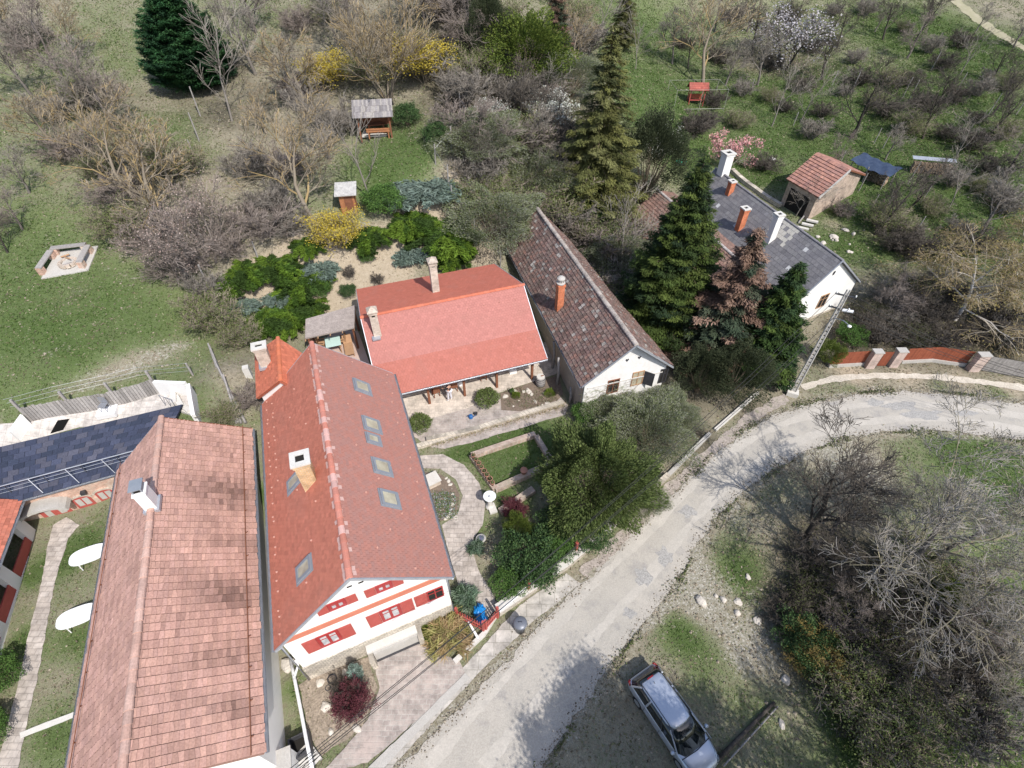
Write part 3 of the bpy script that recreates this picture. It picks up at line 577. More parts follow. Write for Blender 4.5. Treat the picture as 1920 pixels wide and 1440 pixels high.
def skylight(parent, px, sl, w=.78, h=1.15, name='skylight'):
    e0, e1, r0 = sl; c = plane_hit(px, e0, e1, r0); x = (e1-e0).normalized(); n = x.cross(r0-e0).normalized()
    if n.z < 0: n = -n
    y = n.cross(x)
    if y.z < 0: y = -y
    def bx(mb, x0, x1, y0, y1, z0, z1):
        vs = [c+x*a+y*b+n*d for d in (z0, z1) for a, b in ((x0,y0),(x1,y0),(x1,y1),(x0,y1))]
        mb.add(vs, [(3,2,1,0),(4,5,6,7),(0,1,5,4),(1,2,6,5),(2,3,7,6),(3,0,4,7)])
    mb = MB(); t = .12
    bx(mb, -w/2, w/2, -h/2, -h/2+t, 0, .11); bx(mb, -w/2, w/2, h/2-t, h/2, 0, .11); bx(mb, -w/2, -w/2+t, -h/2+t, h/2-t, 0, .11); bx(mb, w/2-t, w/2, -h/2+t, h/2-t, 0, .11)
    bx(mb, -w/2-.05, w/2+.05, -h/2-.12, h/2+.05, 0, .04)
    f = mb.build(name, M['flash'], parent); p = MB(); bx(p, -w/2+t, w/2-t, -h/2+t, h/2-t, .02, .07); p.build('pane', M['blind'], f)
    q = MB(); bx(q, -w/2+t+.06, w/2-t-.18, -h/2+t+.05, h/2-t-.45, .071, .078); q.build('reflection_blind', M['dark'], f) if False else None
def chimney(parent, base, h, w, d, m, rz, cap='slab', capm=None, name='chimney', flash=None, sink=.6):
    mb = MB(); mb.box(base.x, base.y, base.z+(h-sink)/2, w, d, h+sink, rz); mb.box(base.x, base.y, base.z+h*.93, w*1.14, d*1.14, h*.07, rz)
    c = mb.build(name, m, parent); z = base.z+h; capm = capm or M['concrete_l']; k = MB(); ca, sa = math.cos(rz), math.sin(rz)
    def R2(x, y, zz): return Vector((base.x+x*ca-y*sa, base.y+x*sa+y*ca, zz))
    if cap == 'slab':
        t = max(w, d)*.36
        for sx in (-1, 1):
            q = R2(sx*(w*1.3/2-t/2), 0, 0); k.box(q.x, q.y, z+.05, t, d*1.3, .1, rz)
            q = R2(0, sx*(d*1.3/2-t/2), 0); k.box(q.x, q.y, z+.05, w*1.3-2*t-.002, t, .1, rz)
        f = MB().box(base.x, base.y, z+.02, w*.9, d*.9, .03, rz); f.build('flue', M['dark'], c)
    elif cap == 'pyramid':
        a = [R2(sx*w*.68, sy*d*.68, z) for sx, sy in ((-1,-1),(1,-1),(1,1),(-1,1))]; b = [p+Vector((0,0,.07)) for p in a]; ap = Vector((base.x, base.y, z+w*.75))
        k.add(a+b+[ap], [(3,2,1,0),(0,1,5,4),(1,2,6,5),(2,3,7,6),(3,0,4,7),(4,5,8),(5,6,8),(6,7,8),(7,4,8)])
        f = MB(); q = R2(0, -d/2-.006, z-.2); f.box(q.x, q.y, q.z, w*.42, .02, .2, rz); f.build('flue', M['dark'], c)
        return c, k.build('chimney_cap', m, c)
    elif cap == 'round':
        k.lathe([(w*.62,-.02),(w*.66,.06),(w*.45,.1),(w*.45,.3),(w*.6,.32),(w*.6,.4),(w*.35,.5),(0.02,.55)], 16, (base.x, base.y, z))
        f = MB().lathe([(w*.46,.12),(w*.46,.27)], 8, (base.x, base.y, z)); f.build('flue', M['dark'], c)
    elif cap == 'plate':
        for sx in (-1, 1):
            q = R2(sx*w*.35, 0, z+.12); k.box(q.x, q.y, q.z, .06, d*.8, .24, rz)
        k.box(base.x, base.y, z+.27, w*1.08, d*1.05, .04, rz); f = MB().box(base.x, base.y, z+.01, w*.7, d*.7, .03, rz); f.build('flue', M['dark'], c)
    k.build('chimney_cap', capm, c)
    if flash: fl = MB().box(base.x, base.y, base.z-.06, w*1.35, d*1.35, .16, rz); fl.build('flashing', flash, c)
    return c, None
RED = [(.46,.16,.105),(.48,.165,.11),(.44,.15,.10),(.47,.165,.11)]
snow_src = None
def snow_guards(roof, pts, n, m):
    """small raised hooks standing on the tiles"""
    global snow_src
    for p in pts:
        if snow_src is None or True:
            if snow_src is None:
                mb = MB(); mb.add([(-.045,-.02,0),(.045,-.02,0),(.035,.05,.0),(-.035,.05,0),(-.03,0,.07),(.03,0,.07)], [(0,1,5,4),(1,2,5),(2,3,4,5),(3,0,4),(3,2,1,0)])
                snow_src = mb.build('snow_guard', m, None); o = snow_src
            else:
                o = snow_src.copy(); COL.objects.link(o)
            o.parent = roof; o.location = p; o.rotation_euler = n.to_track_quat('Z', 'Y').to_euler()

M['curtain'] = mk('curtained_pane', (.62,.62,.62), (.30,.31,.33), ns=3.5, nc=.5, rough=.2, spec=.6)
# ------------------------------------------------------------------ A  long red house
zA, rA = 4.6, 8.35
Afl, Afr, Arl, Arr = at(515,1220,zA), at(848,1082,zA), at(491.7,757,zA), at(737,700,zA)
Arf, Arr_ = at(655,1084,rA), at(584,642,rA)
A = thing('long_house', 'long house with a steep red skylit roof and a white red-shuttered street gable', 'house', tuple(gp(700,1180)))
A.location = (0,0,0)
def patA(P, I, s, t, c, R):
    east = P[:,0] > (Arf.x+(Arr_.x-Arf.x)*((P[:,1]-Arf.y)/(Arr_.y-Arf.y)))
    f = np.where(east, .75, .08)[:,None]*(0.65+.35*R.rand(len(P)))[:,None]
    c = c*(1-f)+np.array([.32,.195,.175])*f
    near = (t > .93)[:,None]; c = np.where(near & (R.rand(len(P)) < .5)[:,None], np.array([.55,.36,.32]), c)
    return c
Aroof = tiles('roof', [(Afl, Arl, Arr_, Arf), (Arr, Afr, Arf, Arr_)], M['tile_red'], RED, .19, .15, parent=A, patch=patA, seed=3, cv=.06)
ridge_caps(Arf, Arr_, M['tile_red'], [(.50,.21,.16),(.48,.19,.14),(.55,.34,.30)], A, .13, .36)
WA = gable_walls(Afl, Afr, Arr, Arl, Arf, Arr_, -.6, M['plaster'], A, .25, .22)
nx_ = (Arf-Afl).cross(Arl-Afl).normalized(); nl = nx_ if nx_.z > 0 else -nx_
nx_ = (Arf-Afr).cross(Arr-Afr).normalized(); nr_ = nx_ if nx_.z > 0 else -nx_
pts = []
for k in range(24):
    s = .03+.94*k/23+.012*math.sin(k*2.3)
    for t in ((.09,) if k < 13 else (.09,.2)): pts.append(Afl.lerp(Arl, s).lerp(Arf.lerp(Arr_, s), t+.01*(k % 2)))
for k in range(8): pts.append(Afl.lerp(Arl, .1+.11*k).lerp(Arf.lerp(Arr_, .1+.11*k), .62+.12*((k*7) % 3-1)))
SG = mk('pale_snow_guard', (.52,.28,.22), rough=.6)
snow_guards(Aroof, pts, nl, SG)
pts = []
for k in range(17): s = .03+.94*k/16; pts.append(Afr.lerp(Arr, s).lerp(Arf.lerp(Arr_, s), .1+.04*(k % 2)))
for k in range(15): s = .03+.94*k/14; pts.append(Afr.lerp(Arr, s).lerp(Arf.lerp(Arr_, s), .38+.33*((k*5) % 3)/2))
for k in range(12): s = .66+.32*k/11; pts.append(Afl.lerp(Arl, s).lerp(Arf.lerp(Arr_, s), .94))
snow_guards(Aroof, pts, nr_, SG)
for px in ((678,726),(696,797),(715,876),(729,936)): skylight(A, px, (Afr, Arr, Arf), .85, .95)
skylight(A, (699,824), (Afr, Arr, Arf), .6, .75)
for px in ((553,903),(572,1067)): skylight(A, px, (Afl, Arl, Arf), .7, 1.05)
azA = math.atan2((Arr_-Arf).y, (Arr_-Arf).x)-math.pi/2
cb = plane_hit((582,902), Afl, Arl, Arf); chimney(A, cb, height(cb, (567,858)), .62, .62, M['brick_ochre'], azA, 'slab')
gutter(Afr, Arr, A, out=(Afr-Arf).normalized()*Vector((1,1,0))); gutter(Afl, Arl, A, out=Vector(((Afl-Arf).x, (Afl-Arf).y, 0)))
fasc(Afl, Arf, A, M['zinc']); fasc(Arf, Afr, A, M['zinc']); fasc(Arl, Arr_, A, M['zinc'], h=.06, w=.04); fasc(Arr_, Arr, A, M['zinc'], h=.06, w=.04)
wa = Wall(WA['f'][0], WA['f'][1])
zpl = .5*(wa.px(568.7,1243)[1]+wa.px(850,1124.6)[1]); zpl = max(.6, min(1.5, zpl))
pl = MB(); wa.box(pl, -.04, wa.L+.04, -.3, .05, -.6, zpl-.02); pl.build('plinth', M['rubble'], A)
zb_ = WA['t'][0].z-.28
bd = MB(); wa.box(bd, .0, wa.L, 0, .035, zb_, zb_+.36); bd.build('string_band', M['band'], A)
for (px, w, h, sh) in (((617.7,1196.5),.95,1.15,.55),((733,1148.5),.95,1.15,.55),((632,1133),.72,.62,.42),((720,1099.6),.72,.62,.42)):
    x, z = wa.px(*px); window(wa, x, z, w*.95, h, A, M['paint_red'], M['curtain'], sh, M['paint_red_l'], M['plaster'], t=.13)
x, z = wa.px(806,1117); window(wa, x+.25, z, .75, 1.0, A, M['paint_red'], M['dark'], .55, M['paint_red_l'], M['plaster'], right=False)
for px in ((655,1099.5),(676.5,1091.5)):
    x, z = wa.px(*px); v = MB(); wa.box(v, x-.1, x+.1, 0, .02, z-.04, z+.04); v.build('vent', M['dark'], A)
# stone ledge and cellar door below the front
ca = wa.px(690,1215)[0]; cbx = wa.px(776,1178)[0]
ent = MB(); wa.box(ent, ca-.05, cbx+.1, .06, .42, .95, 1.1); en = ent.build('lintel', M['concrete_l'], A)
e2 = MB(); wa.box(e2, ca+.2, cbx+.05, .06, .5, -.1, .935); e2.build('cellar_door', M['concrete'], A)
e3 = MB(); wa.box(e3, ca-.05, ca+.18, .06, .8, -.3, .94); e3.build('pier', M['rubble'], A); e3 = MB(); wa.box(e3, cbx+.06, cbx+.3, .06, .7, -.3, .94); e3.build('pier', M['rubble'], A)
e4 = MB(); wa.box(e4, ca+.2, cbx+.05, .5, .56, -.1, .16); e4.build('threshold', M['metal_dark'], A)
# side door step of the east side, hidden by the eave mostly
we = Wall(WA['f'][1], WA['f'][2])
for x in (2.0, 5.0, 8.0): window(we, x, 2.2, .9, 1.1, A, M['paint_red'], None, .45, M['paint_red_l'])
pe = MB(); we.box(pe, 0, we.L, -.2, .05, -.6, .85); pe.build('plinth', M['rubble'], A)
pipe('downpipe', [Afr+Vector((.05,-.02,-.1)), WA['t'][1]+Vector((.06,-.06,-.3)), WA['f'][1]+Vector((.08,-.08,.7))], .05, M['zinc'], A)
pipe('downpipe', [Afl+Vector((-.0,-.02,-.1)), WA['t'][0]+Vector((-.04,-.1,-.35)), WA['f'][0]+Vector((-.04,-.12,.8))], .05, M['zinc'], A)
# annex
N_ = thing('annex', 'small red roofed annex with a stubby brick chimney behind the long red roofed house', 'house extension')
zN = 5.2
nl0, nl1 = at(481,747,zN), at(478,662,zN); nr0, nr1 = at(525.5,713,zN+1.6), at(520.5,633,zN+1.6)
er0 = Vector((nr0.x*2-nl0.x, nr0.y*2-nl0.y, zN)); er1 = Vector((nr1.x*2-nl1.x, nr1.y*2-nl1.y, zN))
tiles('roof', [(nl0, nl1, nr1, nr0), (er1, er0, nr0, nr1)], M['tile_new'], [(.54,.17,.10),(.52,.16,.095)], .19, .16, parent=N_, seed=5)
ridge_caps(nr0, nr1, M['tile_new'], [(.54,.17,.09)], N_, .12)
gable_walls(nl0, er0, er1, nl1, nr0, nr1, 1.5, M['plaster_old'], N_, .3, .2)
cb = plane_hit((500,682), nl0, nl1, nr0); chimney(N_, cb, height(cb, (487,650)), .62, .5, M['brick_pale'], azA, 'slab', flash=M['zinc'])
k = MB(); p = gp(468,706); k.box(p.x, p.y, p.z+.35, .35, .35, .9, azA); tag(k.build('vent_stub', M['concrete_l']), 'small pale masonry vent block standing beside the annex wall', 'vent')

# ------------------------------------------------------------------ B  big weathered roof at the left
zB, rB = 4.2, 7.05
Brr, Bfr, Brl = at(472,803,zB), at(497,1412,zB), at(221,881,zB); Bfl = Brl+(Bfr-Brr)
Brf_, Brr_ = (Bfl+Bfr)/2, at(302,782,rB); Brf_.z = rB
B_ = thing('old_house', 'large house whose weathered pinkish brown tiled roof fills the lower left', 'house')
def patB(P, I, s, t, c, R):
    k = 1+.06*np.sin(I*1.7+np.sin(s*23))+.05*R.randn(len(P)); c = c*np.clip(k, .8, 1.2)[:,None]
    st = np.exp(-((P[:,0]+11.7)**2/1.2+(P[:,1]-9.4)**2/.5))+.9*np.exp(-((P[:,0]+13.6)**2/1.5+(P[:,1]-14.2)**2/1.2))+.6*np.exp(-((P[:,0]+10.6)**2/1.4+(P[:,1]-7.0)**2/.15))+.5*np.exp(-((P[:,0]+12)**2/2+(P[:,1]-11.8)**2/.2))+.5*np.exp(-((P[:,0]+10)**2/1.2+(P[:,1]-5.3)**2/.12))
    q = np.sin(P[:,0]*1.9+np.sin(P[:,1]*.8)*2)*np.sin(P[:,1]*3.3+np.sin(P[:,0]*1.3)*1.5); c = c*(1-.16*np.clip(q, 0, 1)-.12*(R.rand(len(P)) < .05))[:,None]
    return c*(1-.55*np.clip(st*(.5+1.0*R.rand(len(P))), 0, 1))[:,None]
Broof = tiles('roof', [(Brr, Bfr, Brf_, Brr_), (Bfl, Brl, Brr_, Brf_)], M['tile_old'], [(.48,.29,.235),(.495,.30,.24),(.46,.275,.225),(.485,.295,.245)], .32, .165, .03, parent=B_, stagger=0, seed=7, patch=patB, jit=.009, gap=.06, cv=.05)
ridge_caps(Brf_, Brr_, M['tile_old'], [(.5,.32,.26),(.46,.31,.26),(.52,.35,.29)], B_, .14, .42, jag=.04)
WB = gable_walls(Bfl, Bfr, Brr, Brl, Brf_, Brr_, -.8, M['plaster'], B_, .45, .25)
oR = Vector(((Bfr-Bfl).x, (Bfr-Bfl).y, 0)); gutter(Bfr, Brr, B_, out=oR, m=M['zinc']); gutter(Bfl, Brl, B_, out=-oR)
fasc(Brl, Brr_, B_, M['zinc'], h=.1); fasc(Brr_, Brr, B_, M['wood_brown'], h=.1)
for e0, e1, r0, r1, sg in ((Bfr, Brr, Brf_, Brr_, 1), (Bfl, Brl, Brf_, Brr_, -1)):
    a = e0.lerp(r0, .1)+Vector((0,0,.16)); b = e1.lerp(r1, .1)+Vector((0,0,.16)); mb = MB().tube([a, b], .02, 6)
    for k in range(13):
        q = a.lerp(b, (k+.5)/13); mb.tube([q, q-Vector((0,0,.15))], .015, 5); mb.box(q.x, q.y, q.z-.1, .16, .03, .02, math.atan2((Brf_-Bfr).y, (Brf_-Bfr).x))
    mb.build('snow_rail', M['wood_brown'], B_)
cb = plane_hit((285,945), Brr, Bfr, Brf_); chimney(B_, cb, 1.15, .46, .58, M['plaster'], azA, 'plate', M['flash'], flash=M['zinc'])
wb = Wall(WB['f'][1], WB['f'][2])
# small chimney-like stub at the front of the roof and front porch wall
cb2 = Bfr.lerp(Brf_, .22).lerp(Brr.lerp(Brr_, .22), .03); 
fp = thing('front_wall', 'white rendered yard wall with a grey coping at the street end of the weathered roofed house', 'wall')
mb = MB(); q = at(515,1428,1.0); mb.box(q.x, q.y-.25, .35, 1.5, .9, 1.9, azA); mb.build('render', M['plaster'], fp); MB().box(q.x, q.y-.25, 1.34, 1.6, 1.0, .07, azA).build('coping', M['concrete'], fp)

# ------------------------------------------------------------------ C  brick house with blue slates
zC0, zC1 = 3.1, 4.45
Cg0, Cg1 = at(-70,967,zC0), at(222,886,zC0); Ct0, Ct1 = at(-90,859,zC1), at(342,758,zC1)
C_ = thing('brick_house', 'low brick house under a blue slate lean-to roof with a snow rail', 'house')
Cg1b = Cg0.lerp(Cg1, 1.25); Croof = tiles('roof', [(Cg0, Cg1b, Ct1, Ct0)], M['slate'], [(.040,.048,.080),(.05,.058,.092),(.034,.042,.068),(.07,.073,.10)], .42, .28, .012, parent=C_, seed=9, jit=.006)
wc = Wall(Cg0+Vector((0,.0,0)), Cg1b); off = -.25
mb = MB(); wc.box(mb, 0, wc.L, off-.3, off, .0, zC0-.1); mb.build('wall', M['brick'], C_)
mb = MB(); cr = [Cg0, Cg1b, Ct1, Ct0]; mb.add([Vector((p.x, p.y, z))+(-wc.n*.5 if i < 2 else wc.n*.1) for z in (1.2, 2.9) for i, p in enumerate(cr)], [(0,1,5,4),(1,2,6,5),(2,3,7,6),(3,0,4,7)]); mb.build('rear_wall', M['plaster_old'], C_)
gutter(Cg0, Cg1, C_, out=wc.n)
n_ = (Cg1-Cg0).cross(Ct0-Cg0).normalized(); n_ = n_ if n_.z > 0 else -n_
ra, rb = at(-60,928,zC0+.85), at(250,845.5,zC0+.85)
rl = MB().tube([ra, rb], .03, 8)
rs = thing('roof_railing', 'pale metal safety rail standing along the lower edge of the blue slates', 'railing')
rl.build('top_rail', M['zinc'], rs)
b0, b1 = Cg0.lerp(Ct0, .06), Cg1.lerp(Ct1, .06)
for k in range(3):
    t_ = .15+.25*k; MB().tube([ra.lerp(rb, .02)-Vector((0,0,.25*(k+1))), rb-Vector((0,0,.25*(k+1)))], .012, 6).build('wire', M['zinc'], rs)
for px in (3, 73, 145, 214):
    w0 = wc.px(px, 905)[0]; t_ = ((at(px,900,zC0)-Cg0).length)/((Cg1-Cg0).length)
    q = ra+(rb-ra)*((px+60)/310); MB().tube([q, Vector((q.x, q.y, q.z-.85))], .022, 6).build('post', M['metal_dark'], rs)
for px in (77, 146, 216):
    q = ra+(rb-ra)*((px-30+60)/310); g_ = Cg0.lerp(Cg1, (px+70)/292); MB().tube([q, g_+Vector((0,0,.05))], .02, 6).build('brace', M['zinc'], rs)
wc2 = Wall(Cg0+wc.n*off, Cg1b+wc.n*off)
def archwin(px, w, h, door=False):
    x, z = wc2.px(*px); mb = MB(); pts = [(x-w/2, z-h/2), (x+w/2, z-h/2)]+[(x+w/2*math.cos(math.pi*k/8), z+h/2-.2+.2*math.sin(math.pi*k/8)) for k in range(9)]
    wc2.poly(mb, pts, -.02, .02); f = mb.build('door' if door else 'window', M['paint_red_l'], C_)
    p = MB()
    for sx in (-1, 1):
        if door: wc2.box(p, x+sx*w*.23-.14, x+sx*w*.23+.14, .02, .035, z+.1, z+.75)
        else: wc2.box(p, x+sx*w*.2-.13, x+sx*w*.2+.13, .02, .035, z-h*.3, z+h*.3)
    p.build('pane', M['concrete'], f)
    a = MB(); n = 9
    pp = [(x+(w/2+.12)*math.cos(math.pi*k/8), z+h/2-.2+(.32)*math.sin(math.pi*k/8)) for k in range(9)]; qq = [(x+(w/2)*math.cos(math.pi*k/8), z+h/2-.2+(.2)*math.sin(math.pi*k/8)) for k in range(8,-1,-1)]
    wc2.poly(a, pp+qq, .0, .06); a.build('arch', M['brick_pale'], f)
archwin((157,940), .85, .95); archwin((199,927), .85, .95); archwin((112,965), 1.3, 1.9, True)
# barrel canopy over the entrance
x, z = wc2.px(85, 945); mb = MB(); vs = []
for y in (.0, .75):
    for k in range(9):
        t = math.pi*k/8; vs.append(wc2.pt(x+1.15*math.cos(t), 1.9+.55*math.sin(t), y)); 
for y in (.0, .75):
    for k in range(9):
        t = math.pi*k/8; vs.append(wc2.pt(x+1.0*math.cos(t), 1.85+.45*math.sin(t), y))
fs = [(k,k+1,k+10,k+9) for k in range(8)]+[(k+18+9,k+1+18+9,k+1+18,k+18) for k in range(8)]+[(k+9,k+10,k+28,k+27) for k in range(8)]+[(k,k+18,k+19,k+1) for k in range(8)]
mb.add(vs, fs); mb.build('canopy', M['concrete'], C_)
lp_ = MB(); x, z = wc2.px(157, 921); wc2.box(lp_, x-.12, x+.12, .0, .22, z-.08, z+.1); lp_.build('wall_lamp', M['metal_dark'], C_)
# ------------------------------------------------------------------ D  arcaded wing at the left edge
D_ = thing('arcade_house', 'white arcaded wing with red parapets and a red roof cut by the left edge', 'house')
d0, d1 = at(72,997,.7), at(5,1225,.4); d1 = d0+(d1-d0)*1.9; wd = Wall(d1, d0)
zD = 3.0; mb = MB(); op = 1.55; pitch = 2.35; ds = wd.L-.35
wd.box(mb, 0, wd.L, -.3, 0, 2.35, zD); wd.box(mb, 0, wd.L, -.3, -.02, -.3, .75); x = ds; piers = []
while x > 0:
    wd.box(mb, max(0, x-.62) if x < ds else x-.3, x+.35 if x >= ds else x, -.3, -.004, .75, 2.35); piers.append(x); x -= pitch
mb.build('wall', M['plaster'], D_)
wd.box(MB(), 0, 1, 0, 0, 0, 0); ds_ = MB(); wd.box(ds_, 0, wd.L, -.0, .12, -.3, .32); ds_.build('plinth', M['concrete_l'], D_)
for i, x in enumerate(piers[:-1]):
    a = MB(); x1 = (x-.3 if i == 0 else x-.62); wd.box(a, x-pitch+.002, x1-.002, -.12, -.05, .76, 1.35); a.build('parapet', M['paint_red_l'], D_)
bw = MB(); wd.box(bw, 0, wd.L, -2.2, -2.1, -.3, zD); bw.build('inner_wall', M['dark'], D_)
e0 = wd.pt(wd.L+.4, zD+.02, .45); e1 = wd.pt(-.3, zD+.02, .45); r0 = wd.pt(wd.L+.4, zD+2.2, -3); r1 = wd.pt(-.3, zD+2.2, -3)
tiles('roof', [(e1, e0, r0, r1), (wd.pt(wd.L+.4, zD, -6.4), wd.pt(-.3, zD, -6.4), r1, r0)], M['tile_new'], RED, .2, .17, parent=D_, seed=11)
gutter(e1, e0, D_, out=wd.n)
# upper terrace behind the brick house
T_ = struct(drape('terrace', G((-40,868),(-40,800),(58,792),(300,738),(362,742),(373,790),(345,765),(150,802),(0,845)), M['tilewhite'], .05, seed=21))
def fence_px(name, label, cat, a, b, zt, m, board=.12, gap=.0, post=None, group=None, tilt=0.0, jag=.05, seed=0, posth=None, nposts=4, th=.025, partname='plank_panel', a_off=None):
    R = random.Random(seed); root = thing(name, label, cat, tuple(a)); mb = MB(); d = (b-a); L = math.hypot(d.x, d.y); ux = Vector((d.x/L, d.y/L, 0)); n = int(L/(board+gap)); nn = ux.cross(Vector((0,0,1)))
    for i in range(n):
        q = a.lerp(b, (i+.5)/n); q = Vector((q.x, q.y, ter(q.x, q.y))) if a_off is None else Vector((q.x, q.y, a.z+(b.z-a.z)*(i+.5)/n))
        h = zt*(1+jag*(R.random()-.5)*2); off = nn*(R.random()-.5)*.02+ux*tilt*h; c = .75+.5*R.random()
        p0 = q-a; w2 = ux*(board*.47)
        A_ = [p0-w2-Vector((0,0,.1)), p0+w2-Vector((0,0,.1)), p0+w2+off+Vector((0,0,h)), p0-w2+off+Vector((0,0,h))]
        mb.hull(A_, th, (c,c,c), d=nn)
    mb.build(partname, m, root)
    if post:
        for i in range(nposts):
            q = a.lerp(b, i/(nposts-1)); z = ter(q.x, q.y) if a_off is None else a.z+(b.z-a.z)*i/(nposts-1); p = MB(); p0 = Vector((q.x-a.x, q.y-a.y, z-a.z))-nn*.08
            p.box(p0.x, p0.y, p0.z+(posth or zt+.2)/2-.1, .12, .12, (posth or zt+.2)+.2, math.atan2(ux.y, ux.x)); p.build('post', post, root)
    return root
fa, fb = gp(58,791), gp(300,737); fence_px('plank_fence', 'weathered grey vertical plank fence on the upper terrace', 'fence', fa, fb, 1.15, M['wood_grey'], .15, .01, M['wood_grey'], posth=1.75, nposts=4, seed=3)
def parapet(a, b, h, t, m, name, label, cat='wall', cap=None):
    root = thing(name, label, cat, tuple(a)); d = b-a; L = math.hypot(d.x, d.y); rz = math.atan2(d.y, d.x); n = max(1, int(L/1.0)); mb = MB(); cm = MB()
    for i in range(n):
        p, q = a.lerp(b, i/n), a.lerp(b, (i+1)/n); zp, zq = ter(p.x, p.y)-a.z, ter(q.x, q.y)-a.z; u = Vector((-d.y, d.x, 0)).normalized()*t/2; P, Q = p-a, q-a; P.z = zp; Q.z = zq
        vs = [P-u-Vector((0,0,.4)), Q-u-Vector((0,0,.4)), Q+u-Vector((0,0,.4)), P+u-Vector((0,0,.4)), P-u+Vector((0,0,h)), Q-u+Vector((0,0,h)), Q+u+Vector((0,0,h)), P+u+Vector((0,0,h))]
        mb.add(vs, [(0,1,5,4),(2,3,7,6),(4,5,6,7)]+([(3,0,4,7)] if i == 0 else [])+([(1,2,6,5)] if i == n-1 else []))
        if cap:
            u2 = u*1.25; vs = [P-u2+Vector((0,0,h+.003)), Q-u2+Vector((0,0,h+.003)), Q+u2+Vector((0,0,h+.003)), P+u2+Vector((0,0,h+.003))]; vs += [v+Vector((0,0,.06)) for v in vs]
            cm.add(vs, [(3,2,1,0),(0,1,5,4),(2,3,7,6),(4,5,6,7)]+([(3,0,4,7)] if i == 0 else [])+([(1,2,6,5)] if i == n-1 else []))
    mb.build('masonry', m, root)
    if cap: cm.build('coping', cap, root)
    return root
parapet(gp(303,738), gp(361,741), 1.05, .2, M['plaster'], 'parapet_wall', 'white rendered parapet wall at the far end of the upper terrace')
parapet(gp(366,742), gp(376,800), 1.0, .2, M['plaster'], 'parapet_wall', 'white rendered parapet running beside the terrace steps')
parapet(gp(36,826), gp(58,795), .8, .22, M['plaster'], 'parapet_wall', 'stepped white end wall at the left end of the plank fence')
st = thing('terrace_steps', 'pale curved terrace steps between the white parapets', 'steps', tuple(gp(345,775)))
for k in range(4):
    p = gp(331+k*8, 752+k*7)-st.location; MB().box(p.x, p.y, p.z+.02-.12*k+.25, .3, 1.1, .4, azA+.1+.25*k).build('step', M['concrete_l'], st)
hr = thing('handrail', 'thin grey steel handrail beside the terrace steps', 'railing', tuple(gp(312,762)))
hr_pts = [Vector((0,0,0)), Vector((0,0,.95)), Vector((.8,-.3,.95)), Vector((.8,-.3,0))]
MB().tube(hr_pts, .02, 6).build('rail', M['metal_grey'], hr); MB().tube([Vector((.4,-.15,0)), Vector((.4,-.15,.95))], .015, 6).build('post', M['metal_grey'], hr)
gr = drape('floor_grille', G((96,815),(120,808),(132,787),(110,790)), M['wood_grey'], .09, cover=False); tag(gr, 'grey slatted floor grille let into the upper terrace', 'grille')
# folded chair on the white plinth of the terrace
pb = gp(205,775); pb_ = thing('white_plinth', 'low white block on the upper terrace next to the floor grille', 'plinth', tuple(pb)); MB().box(0,0,.15,1.0,.8,.3,.25).build('block', M['white'], pb_)
ch = thing('metal_chair', 'thin grey metal chair standing on the white terrace block', 'chair', (pb.x, pb.y, pb.z+.3))
MB().box(0,0,.42,.4,.4,.03).build('seat', M['metal_grey'], ch); MB().box(0,.2,.66,.4,.03,.4).build('backrest', M['metal_grey'], ch)
for sx in (-1,1):
    for sy in (-1,1): MB().tube([(sx*.18,sy*.18,0),(sx*.18,sy*.18,.41)], .014, 6).build('leg', M['metal_grey'], ch)

# ------------------------------------------------------------------ E  cross house with the veranda
zE, rE, zE2 = 3.3, 6.2, 5.0
Efl, Efr = at(748,738,zE), at(1027,672,zE); ue = (Efr-Efl).normalized(); Efl = Efl-ue*1.15
Erl, Err = at(675,595,rE), at(982,533,rE); Ebl, Ebr = at(667,543,zE2), at(928,495,zE2); 
E_ = thing('veranda_house', 'bright red roofed house with an open post veranda facing the courtyard', 'house')
# the long slope breaks to a flatter pitch over the veranda
Eml = Efl.lerp(Erl, .42); Emr = Efr.lerp(Err, .42); Eml.z -= .16; Emr.z -= .16
pe_ = [(.405,.15,.118),(.395,.145,.112)]
Er = tiles('roof', [(Eml, Emr, Err, Erl)], M['tile_new'], [(.41,.175,.15),(.40,.17,.145)], .19, .16, parent=E_, seed=13, cv=.035)
tiles('veranda_roof', [(Efl, Efr, Emr, Eml)], M['tile_new'], pe_, .19, .16, parent=E_, seed=14, cv=.035)
tiles('rear_roof', [(Ebr, Ebl, Erl, Err)], M['tile_new'], [(.42,.135,.095),(.405,.13,.09)], .19, .16, parent=E_, seed=15, cv=.035)
ridge_caps(Erl, Err, M['tile_new'], [(.5,.15,.09)], E_, .12)
nE = (Emr-Eml).cross(Erl-Eml).normalized(); nE = nE if nE.z > 0 else -nE
snow_guards(Er, [Eml.lerp(Emr, .12+.1*k).lerp(Erl.lerp(Err, .12+.1*k), .72) for k in range(9)]+[Eml.lerp(Emr, .12).lerp(Erl, .25)], nE, SG)
gutter(Efl+ue*1.1, Efr, E_, out=ue.cross(Vector((0,0,1))))
for a, b in ((Efl, Eml), (Eml, Erl), (Erl, Ebl), (Emr, Efr), (Err, Emr), (Ebr, Err)): fasc(a, b, E_, M['zinc'], h=.1, w=.04)
Wp = 2.9; pn = ue.cross(Vector((0,0,1)))   # towards the camera
a, b = Efl-pn*Wp, Efr-pn*Wp; c, d = Ebr-(Ebr-Err).normalized()*.4, Ebl-(Ebl-Erl).normalized()*.4
a = a+ue*.35; b = b-ue*.35; c = c-ue*.3; d = d+ue*.3
def zroof(p):   # underside of the front slope
    t = (p-Eml).dot(-pn)/((Erl-Eml).dot(-pn)); return Eml.z+(Erl.z-Eml.z)*t
